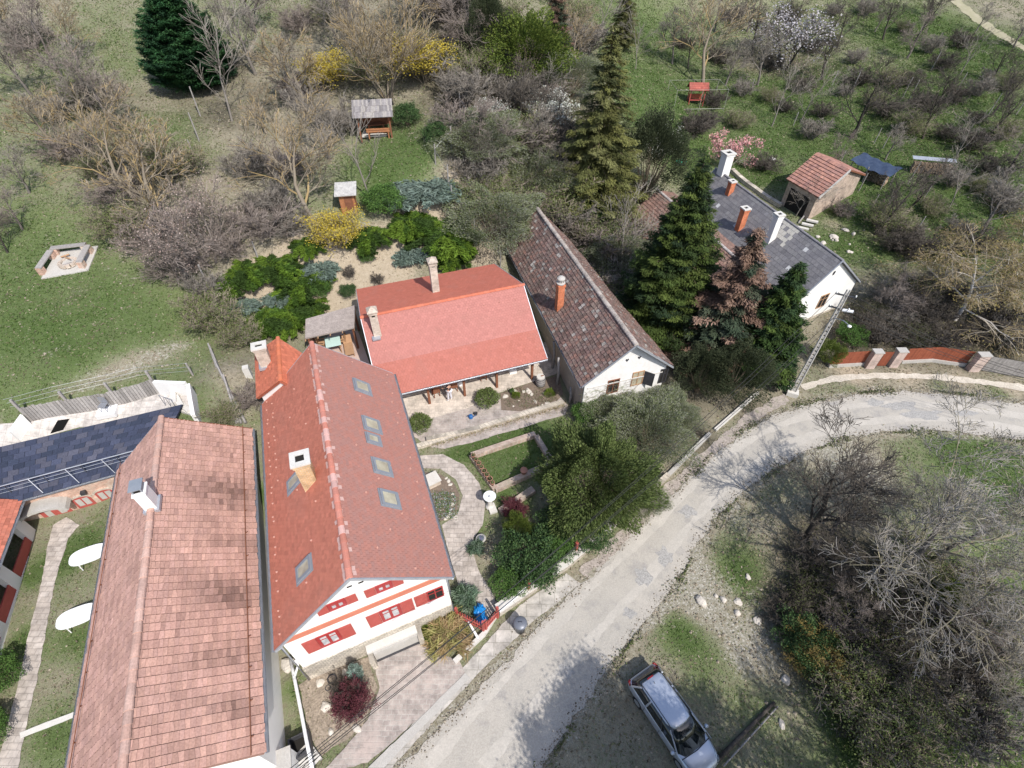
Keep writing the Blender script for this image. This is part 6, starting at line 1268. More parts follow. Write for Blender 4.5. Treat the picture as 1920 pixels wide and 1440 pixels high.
# weeds growing over the road edge
def efn(R, x, y, z, Z): 
    n = len(x); L = .05+.06*R.rand(n); d = rdir(R, n)*.8; d[:,2] = np.abs(d[:,2])+.6; return quads(np.stack([x, y, z+.05+L*.4], 1), d, rdir(R, n), L, .03*np.ones(n), pick(R, [(.13,.17,.055),(.18,.21,.09),(.30,.28,.19)], n))
E_x = []
R = np.random.RandomState(9)
for line, wd_, dn, off in ((smooth(upper)[20:], .11, 90, .22), (smooth(lower), .12, 80, -.05)):
    L_ = line
    for a, b in zip(L_[:-1], L_[1:]):
        a = np.array(a); b = np.array(b); l = np.linalg.norm(b-a); n = int(l*dn)
        if n < 1 or max(a[0], b[0]) > 50 or min(a[1], b[1]) < 0: continue
        nn = np.array([-(b-a)[1], (b-a)[0]])/max(l, 1e-6); m_ = (.5+.5*np.sin(a[0]*2.1+a[1]*1.3))*1.8+.3; n = int(n*max(0, .25+math.sin(a[0]*1.1+a[1]*.7+2)))+1; t = R.rand(n); E_x.append(a+(b-a)*t[:,None]+nn*(R.randn(n)*wd_*m_-off*0+.15)[:,None])
E_x = np.concatenate(E_x); x, y = E_x[:,0], E_x[:,1]; V, F, C = efn(R, x, y, terv(x, y), None); o = npmesh('verge_weeds', V, F, M['leaf'], C); o['kind'] = 'stuff'; o['label'] = 'weeds creeping over the gravel road edge'; o['category'] = 'weeds'
E_y = []
for line in (smooth(upper), smooth(lower)):
    for a, b in zip(line[:-1], line[1:]):
        a = np.array(a); b = np.array(b); l = np.linalg.norm(b-a); n = int(l*80)
        if n < 1 or max(a[0], b[0]) > 50 or min(a[1], b[1]) < 0: continue
        nn = np.array([-(b-a)[1], (b-a)[0]])/max(l, 1e-6); E_y.append(a+(b-a)*R.rand(n)[:,None]+nn*(R.randn(n)*.2)[:,None])
E_y = np.concatenate(E_y); x, y = E_y[:,0], E_y[:,1]; n = len(x); s = (.012+.035*R.rand(n)**3); o6 = np.array([[1,0,0],[0,1,0],[-1,0,0],[0,-1,0],[0,0,.8],[0,0,-.5]])
V = o6[None]*s[:,None,None]*(.7+.6*R.rand(n,6,3)); V += np.stack([x, y, terv(x, y)+.035+s*.2], 1)[:,None]; bb_ = np.arange(n)[:,None]*6; F = np.concatenate([bb_+np.array(f) for f in ((0,1,4),(1,2,4),(2,3,4),(3,0,4))])
o = npmesh('edge_gravel', V.reshape(-1,3), F, M['stone'], np.repeat(pick(R, [(.5,.46,.40),(.36,.33,.28),(.24,.22,.18)], n, .1), 6, 0)); o['kind'] = 'stuff'; o['label'] = 'loose gravel crumbling along both road edges'; o['category'] = 'gravel'
# ------------------------------------------------------------------ gardens and small things
VX = Vector
terr2 = struct(drape('veranda_terrace', G((748,800),(790,790),(880,765),(936,737),(1000,716),(1048,700),(1030,640),(900,680),(700,690)), M['pave_light'], .035, seed=31))
crt2 = struct(drape('courtyard', G((752,802),(790,790),(880,765),(934,738),(948,772),(975,795),(900,815),(800,828),(775,820)), M['pave_red'], .045, seed=32))
rb_ = struct(drape('rock_bed', G((938,738),(1000,717),(1048,705),(1056,740),(1045,752),(975,772),(940,770)), M['soil'], .055, seed=33))
bd_ = struct(drape('flower_bed', G((792,885),(826,890),(850,905),(862,928),(858,955),(838,975),(825,978),(805,930)), M['soil'], .05, seed=34))
fb_ = struct(drape('front_bed', G((560,1285),(600,1260),(690,1232),(708,1290),(688,1345),(650,1388),(600,1420),(575,1370)), mk('stony_soil', (.34,.28,.22), (.22,.18,.14), ns=2.5, nc=.6, fine=.35, fs=12, bump=.6), .03, .08, seed=35))
def rocks(name, pts, label, cat, size=(.1,.2), group=None, seed=0, m=None, single=False):
    R = random.Random(seed)
    for i, p in enumerate(pts):
        s = R.uniform(*size); vs = []; bmv = bmesh.new(); bmesh.ops.create_icosphere(bmv, subdivisions=2, radius=s)
        k = [R.uniform(.6,1.3) for _ in range(3)]
        for v in bmv.verts: v.co = Vector((v.co.x*k[0]*(1+.3*math.sin(v.co.y*9/s*.2+i)), v.co.y*k[1]*(1+.25*math.sin(v.co.z*7/s*.2+i)), v.co.z*.65*k[2]))*(1+R.uniform(-.12,.12))
        me = bpy.data.meshes.new(name); bmv.to_mesh(me); bmv.free(); a = me.color_attributes.new('Col', 'FLOAT_COLOR', 'POINT'); a.data.foreach_set('color', [1.0]*4*len(me.vertices)); me.materials.append(m or M['stone'])
        o = bpy.data.objects.new(name, me); COL.objects.link(o); o.location = Vector(p)+Vector((0,0,s*.2)); o.rotation_euler = (0,0,R.random()*6)
        tag(o, label if isinstance(label, str) else label[i], cat, group)
# walled lawn
a, b, c, d = gp(884,858), gp(1003,818), gp(1036,872), gp(928,921)
wl = thing('garden_wall', 'low old brick wall framing the square sunken lawn', 'wall', tuple(a))
def bwall(root, p, q, h, t, m, name='wall_side'):
    d_ = q-p; n = max(1, int(d_.length/1.2)); u = Vector((-d_.y, d_.x, 0)).normalized()*t/2; mb = MB(); o = root.location
    for i in range(n):
        P, Q = p.lerp(q, i/n), p.lerp(q, (i+1)/n); P = Vector((P.x, P.y, ter(P.x, P.y)))-o; Q = Vector((Q.x, Q.y, ter(Q.x, Q.y)))-o; z = Vector((0,0,h)); e = Vector((0,0,-.3))
        mb.add([P-u+e, Q-u+e, Q+u+e, P+u+e, P-u+z, Q-u+z, Q+u+z, P+u+z], [(0,1,5,4),(2,3,7,6),(4,5,6,7)]+([(3,0,4,7)] if i == 0 else [])+([(1,2,6,5)] if i == n-1 else []))
    return mb.build(name, m, root)
brt = mbrick('old_wall_brick', (.40,.29,.24), (.50,.40,.33), (.44,.38,.32), .3, .1, .015, wallmode='xy', stain=(.3,.27,.2))
bwall(wl, a, b, .32, .32, brt); bwall(wl, b-(b-c).normalized()*.17, c, .315, .3, brt); bwall(wl, c, d, .34, .34, brt); bwall(wl, d, a, .325, .3, brt)
for i in range(8):
    p = a.lerp(d, .10+.115*i); s_ = [.13,.12,.15,.14,.16,.15,.17,.13][i]; pt_ = thing('flower_pot', ORD[i]+' flower pot from the far end of the row on the lawn wall', 'flower pot', (p.x, p.y, ter(p.x, p.y)+.33), group='flower pots on the lawn wall')
    MB().lathe([(s_*.65,0),(s_,.2),(s_*1.1,.21),(s_*1.1,.25),(s_*.9,.25),(s_*.85,.2)], 14).build('pot', M['pot'], pt_, smooth=True); MB().lathe([(s_*.84,.18),(s_*.8,.2)], 12).build('soil', M['soil'], pt_)
    R_ = np.random.RandomState(i); n = 60; V, F, C = quads(R_.randn(n,3)*[s_*.4,s_*.4,.05]+[0,0,.27], rdir(R_, n)+[0,0,.8], rdir(R_, n), .05*np.ones(n), .018*np.ones(n), pick(R_, [(.15,.2,.08),(.3,.26,.16)], n)); npmesh('plant', V, F, M['leaf'], C, pt_)
p = gp(982,893); MB_ = MB().lathe([(.12,0),(.2,.28),(.22,.3),(.22,.34),(.18,.34)], 14); o = MB_.build('flower_pot', M['pot'], smooth=True); o.location = (p.x, p.y, p.z+.3); tag(o, 'reddish pot alone on the near right corner of the lawn wall', 'flower pot')
# stone walls of the courtyard
for (p, q, h, t, m, l) in ((gp(782,840), gp(1056,757), .24, .30, M['rubble'], 'long low dry stone wall below the courtyard'),(gp(800,828), gp(900,806), .3, .3, M['rubble'], 'short grey stone kerb wall in front of the courtyard path'),(gp(938,962), gp(1000,920), .25, .4, brt, 'low brick wall stub below the birdbath')):
    r = thing('stone_wall', l, 'wall', tuple(p)); bwall(r, p, q, h, t, m, 'masonry')
g6 = 'rocks of the rock bed'
R = random.Random(4); rocks('rock', [gp(*q) for q in (lambda L: L[:12]+L[:11:-1])(sorted([(R.uniform(940,1045), R.uniform(730,765)) for _ in range(16)]))], [ORD[i % 12]+(' pale rock from the left' if i < 12 else ' pale rock from the right')+' in the courtyard rock bed' for i in range(16)], 'rock', (.08,.2), g6, 6)
rocks('rock', [gp(850+12*math.cos(t)*1.6-20, 935+40*math.sin(t)) for t in [x*.25-1.2 for x in range(11)]], [ORD[i]+' pale edging stone counted from the far end around the half round flower bed' for i in range(11)], 'rock', (.08,.15), 'edging stones of the half round bed', 8)
rocks('boulder', [gp(541,1247)], 'big pale boulder at the white gable corner beside the drain pipe', 'boulder', (.33,.34), None, 3)
rocks('boulder', [gp(612,1325), gp(670,1367), gp(621,1372), gp(600,1280), gp(648,1260)], ['pale flat rock in the middle of the front bed','white rock below the purple barberry','pale rock at the lower end of the front bed','rock at the upper left of the front bed','rock below the stone plinth in the front bed'], 'rock', (.13,.22), None, 5)
rocks('boulder', [gp(1402,1082), gp(1313,1128), gp(1382,1150), gp(1384,1128), gp(1356,1125), gp(1342,1118), gp(1472,1275), gp(1420,1165), gp(1465,1358)], ['tallest pale rock on the stony slope by the road','round pale stone nearest the road edge on the stony slope','low pale rock second to the right on the stony slope','small dark sided rock above the low pale one','small rock between the round stone and the dark sided rock','tiny rock in the middle of the stony slope','pale rock at the rim of the dark brush','little pale rock under the dark brush edge','dark sided rock right of the fallen beam'], 'rock', (.14,.26), None, 7)
# flowers in the half round bed, stuff
R_ = np.random.RandomState(3); n = 1500; pp = [gp(812+R_.rand()*42, 925+R_.rand()*48) for _ in range(150)]; P = np.array([pp[i % 150][:] for i in range(n)])+R_.randn(n,3)*[.12,.12,.03]+[0,0,.1]
V, F, C = quads(P, rdir(R_, n)+[0,0,.7], rdir(R_, n), .05*np.ones(n), .02*np.ones(n), pick(R_, [(.10,.19,.06),(.16,.25,.09),(.5,.52,.45),(.35,.40,.5),(.12,.2,.08)], n)); o = npmesh('flowers', V, F, M['leaf'], C); o['kind'] = 'stuff'; o['label'] = 'low green plants and pale flowers in the half round bed'; o['category'] = 'flowers'
n = 1300; pp = [gp(945+R_.rand()*105, 725+R_.rand()*40) for _ in range(60)]+[gp(790+R_.rand()*250, 0) for _ in range(0)]; P = np.array([pp[i % 60][:] for i in range(n)])+R_.randn(n,3)*[.14,.14,.04]+[0,0,.12]
V, F, C = quads(P, rdir(R_, n)+[0,0,.7], rdir(R_, n), .06*np.ones(n), .015*np.ones(n), pick(R_, [(.14,.19,.07),(.32,.27,.18),(.2,.22,.12),(.25,.16,.12)], n)); o = npmesh('bed_plants', V, F, M['leaf'], C); o['kind'] = 'stuff'; o['label'] = 'sparse perennials and dry stalks of the rock bed'; o['category'] = 'plants'
n = 2600; P = []
for i in range(n):
    t = R_.rand(); q = gp(800, 826).lerp(gp(1055, 752), t); P.append(q[:])
P = np.array(P)+R_.randn(n,3)*[.16,.16,.04]+np.array([.12,-.45,.12]); V, F, C = quads(P, rdir(R_, n)+[0,0,.7], rdir(R_, n), .055*np.ones(n), .014*np.ones(n), pick(R_, [(.45,.34,.2),(.38,.27,.17),(.5,.42,.28),(.2,.22,.1)], n)); o = npmesh('dry_border', V, F, M['leaf'], C); o['kind'] = 'stuff'; o['label'] = 'dry straw coloured border along the stone wall'; o['category'] = 'plants'
# steps block by the long house
p = gp(806,908); s = thing('stone_bench', 'pale brick bench block beside the half round bed', 'bench', tuple(p)); MB().box(0,0,.2,1.1,.7,.4,azA+.2).build('base', M['brick_pale'], s); MB().box(0,0,.43,1.2,.8,.06,azA+.2).build('top', M['concrete_l'], s)
# birdbath
p = gp(919,950); bb = thing('birdbath', 'white stone birdbath on a pedestal by the garden path', 'birdbath', tuple(p)); MB().lathe([(.26,0),(.26,.1),(.16,.16),(.12,.3),(.14,.6),(.12,.85),(.2,.95)], 18).build('pedestal', M['concrete_l'], bb, smooth=True)
bwl = MB().lathe([(.15,.93),(.33,1.03),(.36,1.1),(.33,1.1),(.15,1.02)], 22).build('bowl', M['white'], bb, smooth=True); MB().lathe([(.05,1.03),(.06,1.09),(.02,1.12)], 10).build('knob', M['metal_grey'], bb)
p = gp(923,955); o = MB().box(0,0,.08,.42,.62,.14,.35).build('stone_slab', M['concrete_l']); o.location = p; tag(o, 'flat grey stone slab just below the birdbath', 'slab')
p = gp(902,1015); pt_ = thing('planter', 'violet flowered planter beside the garden path', 'planter', tuple(p)); MB().lathe([(.2,0),(.26,.3),(.28,.34),(.22,.34)], 16).build('pot', M['concrete'], pt_, smooth=True); MB().lathe([(.21,.3),(.15,.4),(.03,.44)], 12).build('flowers', mk('violet_flowers', (.16,.12,.30), (.10,.16,.08), ns=20, nc=.3), pt_)
# barrel
p = gp(1013,722); br_ = thing('barrel', 'old wooden barrel standing at the right end of the rock bed', 'barrel', tuple(p)); MB().lathe([(.27,0),(.32,.2),(.34,.4),(.32,.62),(.28,.8)], 20).build('staves', M['wood_grey'], br_, smooth=True)
for z in (.12,.3,.52,.7): MB().lathe([(.325+.012*(z > .2 and z < .6),z-.02),(.35 if .2 < z < .6 else .315,z),(.325,z+.02)], 20).build('hoop', M['metal_dark'], br_)
MB().lathe([(.27,.8),(.27,.83),(.02,.83)], 20).build('lid', M['concrete_l'], br_); MB().box(.1,.05,.85,.2,.06,.04,.4).build('handle', M['wood_brown'], br_)
# blue watering can
p = gp(883,784); wc_ = thing('watering_can', 'small blue watering can on the courtyard paving', 'watering can', tuple(p)); BL = mk('blue_plastic', (.03,.12,.32), rough=.35)
MB().lathe([(.13,0),(.14,.05),(.13,.26),(.09,.3)], 14).build('body', BL, wc_, smooth=True); MB().tube([(.12,0,.08),(.32,0,.3)], .02, 6).build('spout', BL, wc_); MB().tube([(-.12,0,.08),(-.22,0,.18),(-.12,0,.32),(.0,0,.36),(.08,0,.28)], .015, 6).build('handle', BL, wc_)
p = gp(892,778); o = MB().lathe([(.1,0),(.13,.2),(.11,.22),(.1,.2)], 12).build('flower_pot', M['black'], smooth=True); o.location = p; tag(o, 'small black pot right of the blue watering can', 'flower pot')
# gnarled posts along the cottage
for i, (b_, t_, l) in enumerate((((1044,722),(1043,672),'forked bare trunk post nearest the veranda corner'),((1068,755),(1069,728),'short stump by the front corner of the cottage'),((1036,690),(1025,640),'leaning bare trunk behind the barrel'))):
    p = gp(*b_); h = max(.8, height(p, t_)); o = MB().tube([(0,0,-.2),(.05,.02,h*.5),(-.03,.05,h)], [.11,.09,.07], 8).build('trunk_post', M['wood_grey'], smooth=True); o.location = p; tag(o, l, 'post')
# ---------------- street wall, gate, pickets, drains
sw0, sw1, sw2, sw3 = gp(933,1150), gp(1060,1062), gp(1145,990), gp(1252,893)
r = thing('street_wall', 'low stone street wall with a pale coping in front of the garden shrubs', 'wall', tuple(sw0)); bwall(r, sw0, sw1, .5, .4, M['rubble'], 'masonry'); bwall(r, sw1, sw2, .502, .398, M['rubble'], 'masonry')
def coping(r, p, q, h, t): bwall(r, p, q, h, t, M['concrete_l'], 'coping')
for p, q in ((sw0, sw1), (sw1, sw2)):
    d_ = q-p; u = Vector((-d_.y, d_.x, 0)).normalized()*.25; mb = MB(); n = 5
    for i in range(n):
        P, Q = p.lerp(q, i/n), p.lerp(q, (i+.985)/n); P = Vector((P.x, P.y, ter(P.x, P.y)+.505))-r.location; Q = Vector((Q.x, Q.y, ter(Q.x, Q.y)+.505))-r.location; z = Vector((0,0,.07)); mb.add([P-u, Q-u, Q+u, P+u, P-u+z, Q-u+z, Q+u+z, P+u+z], [(3,2,1,0),(4,5,6,7),(0,1,5,4),(1,2,6,5),(2,3,7,6),(3,0,4,7)])
    mb.build('coping', M['concrete_l'], r)
r2 = thing('street_wall', 'crumbling low wall foot along the road below the big yew', 'wall', tuple(sw2)); bwall(r2, sw2, sw3, .28, .28, M['rubble'], 'masonry'); bwall(r2, sw3, gp(1330,815), .2, .22, M['concrete'], 'kerb')
r3 = thing('garden_kerb', 'pale concrete kerb in front of the firs beside the brick walk', 'kerb', tuple(gp(1340,808))); bwall(r3, gp(1340,808), gp(1420,738), .18, .2, M['concrete_l'], 'kerb')
r4 = thing('street_wall', 'low pale kerb wall between the dry grass bed and the pavement slabs', 'wall', tuple(gp(852,1243))); bwall(r4, gp(852,1243), gp(908,1190), .25, .2, M['concrete_l'], 'masonry'); bwall(r4, gp(908,1190), gp(930,1155), .24, .19, M['concrete_l'], 'masonry')
fr_ = [gp(858,1160), gp(907,1185), gp(933,1158), gp(990,1112)]
def pickets(name, label, cat, p, q, h, m, n, post_ends=True):
    r = thing(name, label, cat, tuple(p)); d_ = q-p; az = math.atan2(d_.y, d_.x); L = Vector((d_.x, d_.y)).length
    for z in (.3, h-.25): MB().tube([Vector((0,0,z)), Vector((d_.x, d_.y, z))], .025, 4).build('rail', m, r)
    for i in range(n):
        t = (i+.5)/n; MB().hull([Vector((d_.x*t, d_.y*t, .08))+Vector((math.cos(az), math.sin(az), 0))*s_*.03+Vector((0,0,z)) for s_, z in ((-1,0),(1,0),(1,h-.1),(0,h),(-1,h-.1))], .03, d=Vector((-math.sin(az), math.cos(az), 0))).build('picket', m, r)
    for t in (0, 1): MB().box(d_.x*t, d_.y*t, (h+.3)/2, .11, .11, h+.4, az).build('post', m, r)
    return r
pickets('picket_fence', 'short red picket fence between the house corner and the gate', 'fence', fr_[0], fr_[1], .95, M['paint_red_l'], 11)
pickets('garden_gate', 'low red picket gate onto the pavement', 'gate', fr_[1]+Vector((.12,.06,0)), fr_[2], .95, M['paint_red_l'], 7)
for (p, l) in ((fr_[3], 'lone weathered red post on the street wall right of the gate'),(gp(1078,1040), 'weathered reddish post on the street wall under the shrubs')):
    o = MB().box(0,0,.6,.14,.14,1.5,.6).build('fence_post', M['paint_red_l']); o.location = p; tag(o, l, 'post')
rl_ = thing('street_railing', 'thin white pipe railing on the street wall right of the gate', 'railing', tuple(fr_[2])); d_ = fr_[3]-fr_[2]
for z in (.62,.85): MB().tube([Vector((.1,.05,z)), d_+Vector((-.1,-.05,z))], .022, 6).build('rail', M['white'], rl_)
def drain(name, pts, r, label):
    root = thing(name, label, 'drain pipe', tuple(pts[0])); MB().tube([p-pts[0] for p in pts], r, 10).build('pipe', M['white'], root, smooth=True); return root
p0 = WA['f'][0]; dr = drain('drain_pipe', [gp(547,1236)+Vector((0,0,.25)), gp(556,1275)+Vector((0,0,.35)), gp(570,1335)+Vector((0,0,.55)), gp(584,1395)+Vector((0,0,.8)), gp(604,1480)+Vector((0,0,1.0))], .075, 'long white drain pipe running from the gable corner to the bottom edge')
q = gp(564,1250); MB().tube([q+Vector((0,0,.9))-dr.location, q+Vector((0,0,.4))-dr.location, gp(557,1272)+Vector((0,0,.35))-dr.location], .055, 8).build('branch_pipe', M['white'], dr, smooth=True)
drain('drain_pipe', [gp(873,1160)+Vector((0,0,.3)), gp(897,1200)+Vector((0,0,.2))], .06, 'short grey white drain pipe beside the red picket fence')
# bags and bin
for i, (px, s_, l) in enumerate((((899,1148),.3,'upper blue rubbish bag leaning on the gate'),((903,1164),.27,'lower blue rubbish bag behind the gate'))):
    p = gp(*px); bmv = bmesh.new(); bmesh.ops.create_icosphere(bmv, subdivisions=4, radius=s_)
    for v in bmv.verts:
        a_ = math.atan2(v.co.y, v.co.x); v.co *= 1+.07*math.sin(a_*7+v.co.z*9)+.05*math.sin(a_*13-v.co.z*23)+.03*math.sin(v.co.x*50+i)
        if v.co.z > s_*.6: v.co.x *= .6; v.co.y *= .6; v.co.z *= 1.15
        v.co.z = max(v.co.z, -s_*.75)
    me = bpy.data.meshes.new('rubbish_bag'); bmv.to_mesh(me); bmv.free(); me.materials.append(M['blue_bag']); o = bpy.data.objects.new('rubbish_bag', me); COL.objects.link(o); o.location = p+Vector((0,0,s_*.75)); o.scale = (1,1.05,1.25); tag(o, l, 'rubbish bag')
    k = MB().tube([(0,0,s_*1.0),(.02,0,s_*1.25),(.05,.03,s_*1.4)], [.04,.03,.07], 8).build('knot', M['blue_bag'], o)
p = gp(975,1180); bn = thing('dustbin', 'round dark grey dustbin with a lid on the verge', 'dustbin', tuple(p)); BM_ = mk('bin_grey', (.10,.11,.13), (.14,.15,.17), ns=4, rough=.45, metal=.3)
MB().lathe([(.24,0),(.29,.75),(.3,.78)], 24).build('drum', BM_, bn, smooth=True); ld = MB().lathe([(.33,.78),(.335,.83),(.29,.88),(.12,.92),(.02,.93)], 24).build('lid', M['metal_dark'] if False else mk('bin_lid', (.16,.17,.20), rough=.4, metal=.2), bn, smooth=True)
MB().tube([(-.08,0,.93),(-.08,0,.98),(.08,0,.98),(.08,0,.93)], .015, 6).build('handle', M['metal_dark'], ld)
for s_ in (-1,1): MB().tube([(s_*.29,-.08,.55),(s_*.35,-.08,.55),(s_*.35,.08,.55),(s_*.29,.08,.55)], .014, 6).build('handle', M['metal_dark'], bn)
# bottom left: dark box and pallet
p = gp(568,1402); o = thing('compost_box', 'dark square open box beside the white drain pipe', 'box', tuple(p)); mb = MB()
for (x, y, sx, sy) in ((-.4,0,.06,.86),(.4,0,.06,.86),(0,-.4,.74,.06),(0,.4,.74,.06)): mb.box(x, y, .25, sx, sy, .5, 0)
o.rotation_euler = (0,0,azA+.1); mb.build('sides', M['metal_dark'], o); MB().box(0,0,.06,.73,.73,.1).build('contents', M['dark'], o)
p = gp(572,1428); o = thing('pallet', 'whitish slatted pallet at the bottom edge beside the pipe', 'pallet', tuple(p), azA+.5)
for k in range(6): MB().box(0, -.4+k*.16, .16, 1.1, .11, .025).build('slat', M['concrete_l'], o)
for x in (-.5,0,.5): MB().box(x, 0, .075, .1, .95, .14).build('bearer', M['wood_grey'], o)
for i, px in enumerate(((623,1273),(634,1285),(615,1290))):
    p = gp(*px); mb = MB(); pts = [(.16*math.cos(t), .16*math.sin(t), .04) for t in [k*.524 for k in range(13)]]; o = mb.tube(pts, .03, 6).build('iron_ring', M['metal_dark']); o.location = p; o.scale = ([1.2,.8,.7][i],)*3; tag(o, ['largest dark iron ring lying in the front bed','smaller dark ring right of the largest iron ring','smallest dark ring below the largest iron ring'][i], 'iron ring')
# white oval tables
def oval_table(p, rz, label):
    t = thing('garden_table', label, 'table', tuple(p), rz, 'white oval garden tables'); mb = MB(); n = 28; pts = []
    for k in range(n):
        a_ = 2*math.pi*k/n; c, s = math.cos(a_), math.sin(a_); pts.append((.85*abs(c)**.7*(1 if c > 0 else -1), .48*abs(s)**.7*(1 if s > 0 else -1)))
    mb.prism(pts, .69, .73); mb.build('tabletop', M['white'], t)
    for sx in (-1,1):
        for sy in (-1,1): MB().tube([(sx*.55,sy*.3,0),(sx*.5,sy*.25,.69)], [.025,.04], 6).build('leg', M['white'], t)
        MB().box(sx*.52,0,.55,.03,.5,.08).build('brace', M['white'], t)
oval_table(gp(180,1052), .42, 'white oval garden table farther from the camera, beside the weathered roof'); oval_table(gp(160,1166), .42, 'white oval garden table nearer the camera, beside the weathered roof')
# patio under the felt roof
p = at(629,656,1.9); t = thing('patio_table', 'patio table under a mint cloth between the two red roofs', 'table', tuple(p), azE); MB().box(0,0,.74,.95,1.0,.03).build('tabletop', M['wood_tan'], t)
for sx in (-1,1):
    for sy in (-1,1): MB().box(sx*.4,sy*.42,.36,.06,.06,.72).build('leg', M['wood_tan'], t)
o = MB().box(0,0,.77,1.0,1.06,.02).build('tablecloth', M['mint']); mb = MB()
o.location = p; o.rotation_euler = (0,0,azE); tag(o, 'mint green cloth over the patio table', 'tablecloth')
def wchair(p, rz, label, m=M['wood_tan'], group='wooden patio chairs', nm='patio_chair'):
    c = thing(nm, label, 'chair', tuple(p), rz, group); MB().box(0,0,.44,.46,.46,.05).build('seat', m, c); MB().box(0,.22,.72,.46,.04,.5).build('backrest', m, c)
    for sx in (-1,1):
        for sy in (-1,1): MB().box(sx*.19,sy*.19,.21,.05,.05,.415).build('leg', m, c)
        MB().box(sx*.22,0,.64,.04,.42,.04).build('armrest', m, c)
    return c
for px, rz, l in (((606,652),1.57,'left tan wooden chair at the mint patio table'),((645,646),-1.4,'right tan wooden chair at the mint patio table'),((588,648),.4,'tan wooden chair at the left end under the felt roof')): wchair(at(*px, 1.9), rz, l)
p = at(655,655,1.9); lo = thing('deck_lounger', 'tan wooden lounger right of the mint patio table', 'lounger', tuple(p), azE); MB().box(0,-.3,.3,.6,1.2,.05).build('seat', M['wood_tan'], lo)
mb = MB(); mb.hull([Vector((-.3,.3,.33)), Vector((.3,.3,.33)), Vector((.3,.75,.75)), Vector((-.3,.75,.75))], .05); mb.build('backrest', M['wood_tan'], lo)
for sx in (-1,1):
    for y in (-.8,.25): MB().box(sx*.26,y,.14,.06,.06,.28).build('leg', M['wood_tan'], lo)
# veranda furniture and the person
p = at(829,729,.8)+(-pn)*.25; t = thing('veranda_table', 'dark red covered table standing under the veranda edge', 'table', (p.x, p.y, .8), azE); MB().box(0,0,.74,1.5,.8,.04).build('tabletop', M['wood_red'], t)
for sx in (-1,1):
    for sy in (-1,1): MB().box(sx*.65,sy*.32,.36,.07,.07,.72).build('leg', M['wood_brown'], t)
REDC = mk('red_cushion', (.42,.09,.08), (.36,.07,.07), ns=4)
for px, rz, l in (((818,741),3.3+azE,'red cushioned chair left of the standing person'),((852,731),3.0+azE,'red cushioned chair right of the standing person'),((906,712),azE+3.1,'chair under the veranda between the third and fourth post')):
    q = at(*px, .8); c = wchair(q, rz, l, M['wood_brown'], 'veranda chairs', 'veranda_chair'); MB().box(0,0,.5,.44,.44,.07).build('cushion', REDC, c)
for px, l in (((862,722),'small white cushion block beside the second veranda post'),((961,700),'white bundle near the fourth veranda post')):
    q = at(*px, .8); o = MB().box(0,0,.2,.5,.35,.4,azE).build('storage_box', M['white']); o.location = q; tag(o, l, 'box')
def skinned(name, pts, edges, radii, m, parent=None, sub=1):
    me = bpy.data.meshes.new(name+'_tmp'); me.from_pydata(pts, edges, []); o = bpy.data.objects.new(name, me); COL.objects.link(o)
    md = o.modifiers.new('s', 'SKIN'); md.use_smooth_shade = True; sv = me.skin_vertices[0].data
    for i, r_ in enumerate(radii): sv[i].radius = (r_, r_) if not hasattr(r_, '__len__') else r_
    sv[0].use_root = True; o.modifiers.new('u', 'SUBSURF').levels = sub; o.modifiers['u'].render_levels = sub
    bpy.context.view_layer.update(); dg_ = bpy.context.evaluated_depsgraph_get(); nm = bpy.data.meshes.new_from_object(o.evaluated_get(dg_)); o.modifiers.clear(); o.data = nm; nm.name = name; bpy.data.meshes.remove(me)
    nm.materials.clear(); nm.materials.append(m); nm.polygons.foreach_set('use_smooth', [True]*len(nm.polygons))
    if parent: o.parent = parent
    return o
SK = mk('skin', (.55,.33,.24), rough=.6)
